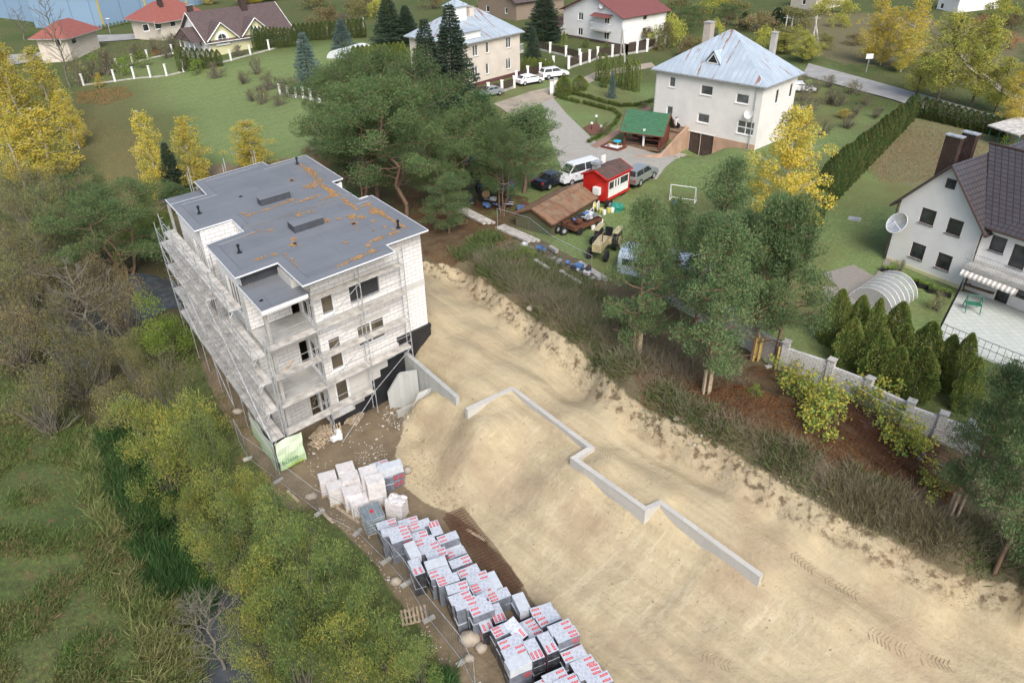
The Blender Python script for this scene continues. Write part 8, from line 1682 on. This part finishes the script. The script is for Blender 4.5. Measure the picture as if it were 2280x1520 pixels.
for i, (u, v, cl, lb) in enumerate([(1250,205,flat('bin_green', (.08, .16, .1), .5),'green wheelie bin beside the gate post'),(1266,204,flat('bin_blue', (.02, .07, .22), .5),'blue wheelie bin right of the green one')]):
    P = G(u, v); t = thing('wheelie_bin', lb, 'bin', tuple(P), .4, local=True); mb = MB(); mb.prism([(-.26, -.3), (.26, -.3), (.26, .3), (-.26, .3)], .08, .95); mb.build('bin_body', cl, t, bevel=.03); mb = MB(); mb.box(-.29, .29, -.34, .33, .952, 1.02); mb.build('lid', cl, t, bevel=.02); mb = MB(); wheel(mb, (0, .28, .1), (1, 0, 0), .1, .5); mb.build('wheel', M['rubber'], t)
for i, (u, v, lb) in enumerate([(1327,274,'garden globe lamp at the top of the bark bed'),(1317,290,'garden globe lamp at the left of the bark bed'),(1338,297,'garden globe lamp by the clipped hedge')]):
    P = G(u, v); t = thing('garden_lamp', lb, 'garden lamp', tuple(P), local=True); mb = MB(); mb.tube((0, 0, 0), (0, 0, .6), .03, 6); mb.build('post', M['black'], t); mb = MB(); mb.ball((0, 0, .72), .15, 10, 6); mb.build('globe', M['white'], t, smooth=True)
strip('bark_bed', [(1298,285),(1310,279),(1330,275)], [(1315,302),(1332,300),(1342,290)], flat('bark_mulch', (.17, .07, .045), .95, var=.3, scale=6), 'reddish bark mulch bed with a round shrub', lift=.07)
# terrace furniture by the gabled house
def f_set(t, r):
    mb = MB(); mb.box(-.9, .9, -.4, .4, .7, .76); mb.build('table_top', M['deck'], t)
    for y in (-.75, .75): mb = MB(); mb.box(-.9, .9, y-.14, y+.14, .42, .47); mb.build('bench', M['oldwood'], t)
    for x in (-.65, .65): mb = MB(); mb.box(x-.05, x+.05, -.8, .8, .36, .42); mb.box(x-.05, x+.05, -.35, -.25, 0, .7); mb.box(x-.05, x+.05, .25, .35, 0, .7); mb.build('leg', M['oldwood'], t)
P = at(2185, 648, 4.78); t = thing('picnic_table', 'brown wooden picnic table with benches on the tiled terrace', 'picnic table', tuple(P), math.radians(-50), local=True); f_set(t, None)
P = at(2162, 690, 4.78); t = thing('swing_frame', 'green metal garden chair frame on the tiled terrace', 'garden chair', tuple(P), math.radians(-20), local=True); gfr = flat('green_frame', (.03, .16, .1), .6); mb = MB()
for x in (-.4, .4): mb.tube((x, -.5, 0), (x, 0, 1.0), .03, 5); mb.tube((x, .5, 0), (x, 0, 1.0), .03, 5); mb.tube((x, -.3, .45), (x, .3, .45), .025, 5)
mb.tube((-.4, 0, 1.0), (.4, 0, 1.0), .03, 5); mb.build('frame', gfr, t); mb = MB(); mb.box(-.4, .4, -.25, .25, .43, .47); mb.build('seat', gfr, t)
for i, (u, v) in enumerate(((1975,606),(2035,632),(2058,641),(2080,652),(2100,658))):
    P = G(u, v); t = thing('planter_trough', 'black planter trough with seedlings, '+ordn[i]+' from the corner of the gabled house', 'planter', tuple(P), math.radians(-30), 'planter troughs at the gabled house', local=True); mb = MB(); mb.box(-.42, .42, -.22, .22, 0, .3); mb.build('trough', M['black'], t, bevel=.03); rs = np.random.default_rng(i); cc = np.stack([rs.uniform(-.38, .38, 160), rs.uniform(-.18, .18, 160), .28+rs.random(160)*.15], 1); me = quads_mesh('seedlings', cc, rs.normal(size=(160, 3))+[0, 0, 1.5], .09, .05, brightG, rs); o = bpy.data.objects.new('seedlings', me); COL.objects.link(o); o.parent = t.o
P = G(1902, 488); t = thing('hatch_cover', 'grey slab hatch lying in the lawn beside the gabled house', 'hatch', tuple(P), math.radians(-30), local=True); mb = MB(); mb.box(-.4, .4, -.3, .3, .0, .09); mb.build('slab', M['steel'], t, bevel=.01); mb = MB(); mb.box(-.46, .46, -.36, .36, -.1, .05); mb.build('frame', M['concrete'], t)
# people working by the shed
def person(u, v, label, coat, yaw, bend):
    P = G(u, v); o = thing('person', label, 'person', tuple(P), math.radians(yaw), local=True); me = bpy.data.meshes.new('body'); s_ = .85; b = math.radians(bend); hip = Vector((0, 0, .9)); up = Vector((math.sin(b), 0, math.cos(b))); ch = hip+up*.45; nk = ch+up*.15; hd = nk+up*.2
    V = [hip, ch, nk, hd, hip+Vector((0, .12, -.05)), Vector((-.02, .13, .48)), Vector((.02, .14, .06)), Vector((.16, .14, .04)), hip+Vector((0, -.12, -.05)), Vector((.05, -.13, .48)), Vector((-.02, -.14, .06)), Vector((.12, -.14, .04)), ch+Vector((0, .2, .05)), ch+Vector((.15, .24, -.22)), ch+Vector((.42, .18, -.35)), ch+Vector((0, -.2, .05)), ch+Vector((.15, -.24, -.22)), ch+Vector((.42, -.18, -.35))]
    E_ = [(0,1),(1,2),(2,3),(0,4),(4,5),(5,6),(6,7),(0,8),(8,9),(9,10),(10,11),(1,12),(12,13),(13,14),(1,15),(15,16),(16,17)]; R_ = [.15,.17,.06,.1,.1,.075,.05,.045,.1,.075,.05,.045,.075,.055,.035,.075,.055,.035]
    me.from_pydata([tuple(v_*s_) for v_ in V], E_, []); me.materials.append(coat); bo = bpy.data.objects.new('body', me); COL.objects.link(bo); bo.parent = o.o; m_ = bo.modifiers.new('skin', 'SKIN'); bo.modifiers.new('sub', 'SUBSURF').levels = 1
    for i, r_ in enumerate(R_): me.skin_vertices[0].data[i].radius = (r_*s_,)*2
    me.skin_vertices[0].data[0].use_root = True; mb = MB(); mb.ball(tuple(hd*s_+Vector((0, 0, .05))), .105*s_, 10, 7); mb.build('hair', M['black'], o, smooth=True)
person(1222,418,'person in a pale grey top bending over beside the dark car', flat('grey_top', (.45, .47, .5), .9), 30, 55)
person(1133,462,'person in a dark jacket crouching among the junk left of the shed', flat('dark_jacket', (.05, .04, .06), .9), 120, 40)
# ================================================================ ground cover (nobody could count it)
def scatter_mesh(name, C_, D, L, Wd, mat, rs, label, cat=None):
    me = quads_mesh(name, np.asarray(C_), np.asarray(D), L, Wd, mat, rs); o = bpy.data.objects.new(name, me); COL.objects.link(o); o['kind'] = 'stuff'; o['label'] = label; o['category'] = cat or name.replace('_', ' '); return o
def zsurf(x, y):
    i = np.clip(np.searchsorted(gx, x)-1, 0, nx_-2); j = np.clip(np.searchsorted(gy, y)-1, 0, ny_-2); A = Z.reshape(ny_, nx_)
    tx = (x-gx[i])/(gx[i+1]-gx[i]); ty = (y-gy[j])/(gy[j+1]-gy[j]); return (A[j, i]*(1-tx)+A[j, i+1]*tx)*(1-ty)+(A[j+1, i]*(1-tx)+A[j+1, i+1]*tx)*ty
def in_px(poly, n_, rs):
    "n_ random ground points whose pixel lies in the polygon"
    W_ = np.array([[*G(*q)[:2]] for q in poly]); lo, hi = W_.min(0), W_.max(0); out = np.zeros((0, 2))
    while len(out) < n_:
        q = lo+rs.random((n_*2, 2))*(hi-lo); q = q[inpoly(q[:, 0], q[:, 1], W_)]; out = np.concatenate([out, q])
    return out[:n_]
def tufts(name, poly, n_, per, h_, wd, mat, label, seed, spread=.18, lean=.5, clump=.9, wind=(0.4, -.1)):
    rs = np.random.default_rng(seed); q = in_px(poly, n_, rs); m_ = vnoise(q[:, 0], q[:, 1], clump, seed)+.5; q = q[m_ > .42]; k = len(q); hs = h_*(.5+rs.random(k))
    C_ = np.repeat(q, per, 0)+rs.normal(size=(k*per, 2))*spread; z = zsurf(C_[:, 0], C_[:, 1])-.02; D = rs.normal(size=(k*per, 3))*lean; D[:, 2] = 1; D[:, 0] += wind[0]; D[:, 1] += wind[1]
    return scatter_mesh(name, np.column_stack([C_, z]), D, np.repeat(hs, per)*(.6+.7*rs.random(k*per)), wd, mat, rs, label, 'grass')
grs1 = leafmat('meadow_grass', (.12, .2, .055), (.19, .23, .08), (.27, .22, .11), .35, .25); reed = leafmat('reed_leaves', (.045, .115, .035), (.085, .165, .05), None, .6, .25); dryg = leafmat('dry_grass', (.3, .29, .13), (.18, .24, .08), None, .5, .25)
weedm = leafmat('bank_weeds', (.14, .165, .065), (.21, .2, .095), (.23, .18, .09), .6, .2); weedg = leafmat('bank_green_weeds', (.1, .16, .05), (.15, .18, .07), None, .7, .2)
tufts('meadow_grass', [(-60,900),(60,860),(170,930),(250,1080),(330,1200),(400,1340),(380,1560),(-60,1600)], 15000, 9, .3, .03, grs1, 'rough green and straw coloured meadow grass at the lower left', 1, .2, .7, 1.6, (.9, -.2))
tufts('long_grass', [(200,950),(280,1040),(330,1180),(400,1330),(470,1540),(330,1540),(260,1250),(180,1080)], 2600, 14, .75, .035, dryg, 'long bending grass along the stream', 2, .22, .5, .8, (.6, -.3))
tufts('meadow_grass', [(-60,560),(120,640),(160,860),(60,900),(-60,960)], 3000, 7, .3, .035, grs1, 'thin grass under the bare bushes at the left', 3, .2, .7)
tufts('reeds', [(225,960),(310,960),(370,1070),(400,1200),(420,1330),(350,1340),(300,1190),(240,1060)], 3600, 14, .9, .05, reed, 'dense dark green reeds along the stream', 4, .18, .45, .5, (.2, -.2))
tufts('reeds', [(400,1180),(450,1250),(470,1380),(430,1400),(390,1300)], 900, 12, .8, .05, reed, 'reeds at the edge of the grey water', 15, .18, .45, .5)
tufts('reeds', [(900,1490),(990,1500),(1010,1560),(880,1560)], 300, 12, .6, .05, reed, 'dark green weeds at the bottom beside the fence', 14, .18, .45, .5)
BP = [(1040,575),(1120,640),(1200,700),(1290,765),(1360,830),(1450,890),(1530,950),(1640,1000),(1760,1075),(1880,1140),(2020,1205),(2160,1260),(2300,1290),(2350,1200),(2150,1150),(1900,1050),(1700,960),(1560,900),(1430,820),(1330,650),(1180,560)]
tufts('bank_weeds', BP, 6000, 9, .3, .035, weedm, 'brown and green weeds covering the bank above the sand', 5, .22, .8, 1.1, (0, 0))
tufts('bank_weeds', BP, 2600, 12, .38, .05, weedg, 'green weed patches on the bank', 6, .25, .8, 1.6, (0, 0))
tufts('bank_weeds', [(1000,560),(1090,520),(1180,560),(1330,640),(1400,740),(1300,720),(1180,660),(1080,610)], 2600, 12, .5, .045, weedg, 'green brambles on the bank below the mesh fence', 7, .25, .8, .9, (0, 0))
tufts('dry_weeds', [(1840,1080),(1960,1090),(2120,1180),(2180,1260),(2000,1200),(1860,1130)], 900, 11, .5, .02, leafmat('dry_stalks', (.29, .25, .15), (.22, .2, .11), None, .8, .2), 'tall dry brown stalks on the bank', 8, .25, .4, .7, (0, 0))
tufts('lawn_grass', [(1060,480),(1330,380),(1480,330),(1640,360),(1800,560),(1700,740),(1480,650),(1330,590),(1190,520)], 4500, 5, .09, .03, leafmat('lawn_blades', (.12, .2, .05), (.17, .22, .07), None, .6, .25), 'short lawn grass of the junk yard garden', 9, .2, .8)
tufts('weeds', [(330,540),(430,520),(450,700),(520,880),(600,1010),(560,1030),(470,900),(420,760)], 900, 9, .25, .035, weedm, 'sparse weeds on the earth below the scaffold', 10, .25, .8, 1.0)
# twigs and dead stems on the bank
def stems(name, poly, n_, h_, label, seed, mat):
    rs = np.random.default_rng(seed); q = in_px(poly, n_, rs); k = 5; C_ = np.repeat(q, k, 0)+rs.normal(size=(n_*k, 2))*.12; z = zsurf(C_[:, 0], C_[:, 1]); D = rs.normal(size=(n_*k, 3)); D[:, 2] = np.abs(D[:, 2])+.5
    scatter_mesh(name, np.column_stack([C_, z]), D, h_*(.5+rs.random(n_*k)), .012, mat, rs, label, 'twigs')
stems('dead_twigs', BP, 2600, .8, 'dead grey twigs tangled over the bank', 11, leafmat('grey_twigs', (.25, .22, .16), (.19, .16, .11), None, 1, .1))
stems('dead_twigs', [(1040,575),(1180,640),(1400,720),(1600,800),(1680,860),(1500,860),(1330,760),(1180,690)], 1500, .9, 'tangled bare twigs under the pines', 12, leafmat('grey_twigs', (0,)*3, (0,)*3))
# fallen leaves
def leaves(poly, n_, mat, label, seed, sz=.07, lift=.015):
    rs = np.random.default_rng(seed); q = in_px(poly, n_, rs); z = zsurf(q[:, 0], q[:, 1])+lift; D = rs.normal(size=(n_, 3)); D[:, 2] *= .15; V = np.column_stack([q, z]); me = quads_mesh('fallen_leaves', V, D, sz, sz*.6, mat, rs); o = bpy.data.objects.new('fallen_leaves', me); COL.objects.link(o); o['kind'] = 'stuff'; o['label'] = label; o['category'] = 'fallen leaves'
olf = leafmat('orange_leaf_litter', (.33, .19, .07), (.24, .14, .06), None, .8, .1)
leaves([(-40,950),(200,1000),(330,1200),(400,1400),(350,1560),(-40,1600)], 700, olf, 'orange leaves scattered over the rough meadow', 20, .09, .12)
leaves([(170,205),(280,192),(300,215),(230,235),(170,230)], 3500, olf, 'orange leaves under the yellow sapling at the end of the lawn', 21, .16)
leaves([(1950,290),(2060,280),(2200,330),(2100,400),(1960,410),(1900,350)], 7000, leafmat('brown_leaf_litter', (.3, .2, .1), (.2, .13, .08), None, .8, .1), 'brown fallen leaves over the dry lawn behind the gabled house', 22, .12)
leaves([(170,250),(330,300),(330,450),(220,420),(150,330)], 5000, leafmat('brown_leaf_litter', 0, 0), 'fallen leaves over the left part of the big lawn', 23, .12)
leaves([(1420,830),(1560,830),(1750,890),(2050,1050),(2150,1110),(2050,1130),(1850,1020),(1600,930)], 12000, leafmat('rust_needles', (.2, .09, .035), (.13, .07, .035), None, .8, .1), 'rust brown needle litter under the pines by the wall', 24, .1)
leaves([(470,860),(530,900),(640,1080),(700,1120),(640,1130),(530,1000)], 900, leafmat('pale_leaf_litter', (.4, .3, .12), (.25, .17, .08), None, .8, .1), 'yellow leaves on the earth beside the willows', 25, .07)
# debris: stone chips in the yard and on the sand
def chips(poly, n_, mat, label, seed, s0=.02, s1=.06):
    rs = np.random.default_rng(seed); q = in_px(poly, n_, rs); z = zsurf(q[:, 0], q[:, 1]); mb = MB(); r = random.Random(seed)
    for (x, y), z_ in zip(q, z): mb.ball((x, y, z_+.01), .75*r.uniform(s0, s1)*(2.5 if r.random() < .03 else 1), 5, 3, (1.2, .9, .6), .2, r)
    mb.build('rubble', mat, kind='stuff', label=label, cat='rubble')
pale = flat('pale_stone_chips', (.55, .52, .46), .9, var=.2); dks = flat('earth_clods', (.2, .15, .095), .95, var=.2); sclod = flat('sand_clods', (.33, .26, .16), .95, var=.2)
chips([(660,1010),(760,960),(860,930),(900,960),(880,1020),(880,1080),(820,1120),(700,1080)], 170, pale, 'pale stone chips scattered over the yard', 30)
chips([(690,1110),(760,1150),(850,1250),(940,1370),(1010,1480),(980,1480),(900,1350),(800,1220),(720,1140)], 110, pale, 'white rubble and stones along the mesh fence', 31, .02, .05)
chips([(780,1010),(850,990),(870,1030),(810,1050)], 90, pale, 'heap of white rubble in the yard', 32, .02, .05)
chips([(860,900),(910,880),(930,950),(890,960),(850,930)], 200, pale, 'grey gravel at the foot of the wing wall', 33, .02, .06)
chips([(900,950),(1000,1000),(1060,1150),(1000,1140),(900,1080)], 500, sclod, 'clods at the foot of the sand slope', 34)
chips([(1010,620),(1200,770),(1400,950),(1600,1075),(1850,1220),(2100,1340),(2280,1385),(2280,1330),(2000,1285),(1700,1110),(1500,990),(1320,860),(1180,745),(1060,640)], 1100, sclod, 'fallen clods of sand below the cut bank', 35, .015, .05)
chips([(1040,760),(1250,950),(1500,1150),(1750,1300),(2000,1450),(1800,1480),(1400,1380),(1100,1180),(950,1050)], 1500, sclod, 'small clods scattered over the sand', 36, .012, .035)
chips([(1420,880),(1600,985),(1800,1090),(2000,1190),(1980,1230),(1750,1120),(1550,1020),(1410,930)], 60, pale, 'pale broken stones on the crest of the cutting', 37, .025, .06)
# climbing vine with yellow and green leaves on the mesh fence by the wall
vl = leafmat('vine_leaves', (.6, .5, .09), (.16, .3, .07), None, 2.2, .35)
def vine(poly, n_, label, seed):
    rs = np.random.default_rng(seed); q = [G(*p_) for p_ in poly]; P = q[0]; o = bpy.data.objects.new('climbing_vine', None); COL.objects.link(o); o.location = P; o['label'] = label; o['category'] = 'vine'; o['group'] = 'vines on the mesh fences by the block wall'; C_ = []; mb = MB()
    base = in_px(poly, n_, rs)
    for x, y in base:
        z0 = gz(x, y); h_ = .5+1.2*rs.random(); a = rs.random()*6.28; pr = Vector((x, y, z0)); k = 6; dx, dy = math.cos(a)*.5, math.sin(a)*.5
        for i in range(1, k+1): t_ = i/k; nx2 = Vector((x+dx*t_*1.3, y+dy*t_*1.3, z0+h_*math.sin(t_*2.2))); mb.tube(pr-P, nx2-P, .01, 3); [C_.append(tuple(nx2-P+Vector(rs.normal(size=3)*.1))) for _ in range(6)]; pr = nx2
    C_ = np.array(C_); D = rs.normal(size=C_.shape); D[:, 2] = D[:, 2]*.4; c = mb.build('stem', M['twig']); c.parent = o; me = quads_mesh('leaves', C_, D, .13, .13, vl, rs); l_ = bpy.data.objects.new('leaves', me); COL.objects.link(l_); l_.parent = o
vine([(1715,845),(1750,835),(1800,880),(1810,930),(1760,910)], 34, 'yellow and green vine nearest the staked pines', 1)
vine([(1790,880),(1840,870),(1870,920),(1850,960),(1800,950)], 36, 'vine with dense yellow leaves left of the rusty mats', 2)
vine([(1800,940),(1850,950),(1850,985),(1800,980)], 14, 'low yellow vine hanging down the bank', 3)
vine([(1880,880),(1930,880),(1960,940),(1910,940)], 32, 'green vine climbing the fence behind the rusty mats', 4)
vine([(1960,960),(2040,985),(2050,1040),(1980,1020)], 34, 'vine cluster at the right end of the rusty mats', 5)
vine([(1940,900),(1990,900),(2010,960),(1960,960)], 16, 'thin vine against the block wall', 6)
vine([(2065,1060),(2085,1060),(2085,1130),(2065,1120)], 10, 'small yellow vine spray at the edge of the stalks', 7)

# tyre tracks pressed into the sand: small herringbone ridges
def track(P_, label):
    pts = [G(*q) for q in P_]; mb = MB(); t0 = Vector((pts[0].x, pts[0].y, 0))
    for i in range(len(pts)-1):
        a, b = pts[i], pts[i+1]; d = Vector((b.x-a.x, b.y-a.y, 0)); L_ = d.length; d.normalize(); n_ = Vector((-d.y, d.x, 0)); k = int(L_/.16)
        for j in range(k):
            c_ = a+d*(j*.16)
            if (j//3*7+i*5) % 11 < 3: continue
            for sg in (-1, 1):
                p0, p1 = c_+n_*sg*.03, c_+n_*sg*.26+d*.12; z0, z1 = gsurf(p0.x, p0.y), gsurf(p1.x, p1.y); mb.quad((p0.x, p0.y, z0-.01), (p1.x, p1.y, z1-.01), (p1.x+d.x*.03, p1.y+d.y*.03, z1+.018), (p0.x+d.x*.03, p0.y+d.y*.03, z0+.018)); mb.quad((p0.x+d.x*.03, p0.y+d.y*.03, z0+.018), (p1.x+d.x*.03, p1.y+d.y*.03, z1+.018), (p1.x+d.x*.08, p1.y+d.y*.08, z1-.01), (p0.x+d.x*.08, p0.y+d.y*.08, z0-.01))
    mb.build('tyre_tracks', sclod, kind='stuff', label=label, cat='tyre tracks')
track([(1185,885),(1230,925),(1290,975),(1368,1015)], 'herringbone tyre track beside the zigzag wall')
track([(1150,850),(1185,885)], 'short tyre track at the corner of the zigzag wall')
track([(1740,1215),(1790,1255),(1860,1300),(1930,1335)], 'herringbone tyre track on the upper sand road')
track([(1905,1390),(1990,1440),(2060,1470),(2140,1490)], 'tyre track where the two sand roads meet')
track([(1540,1440),(1600,1475),(1660,1490)], 'tyre track on the lower sand road')
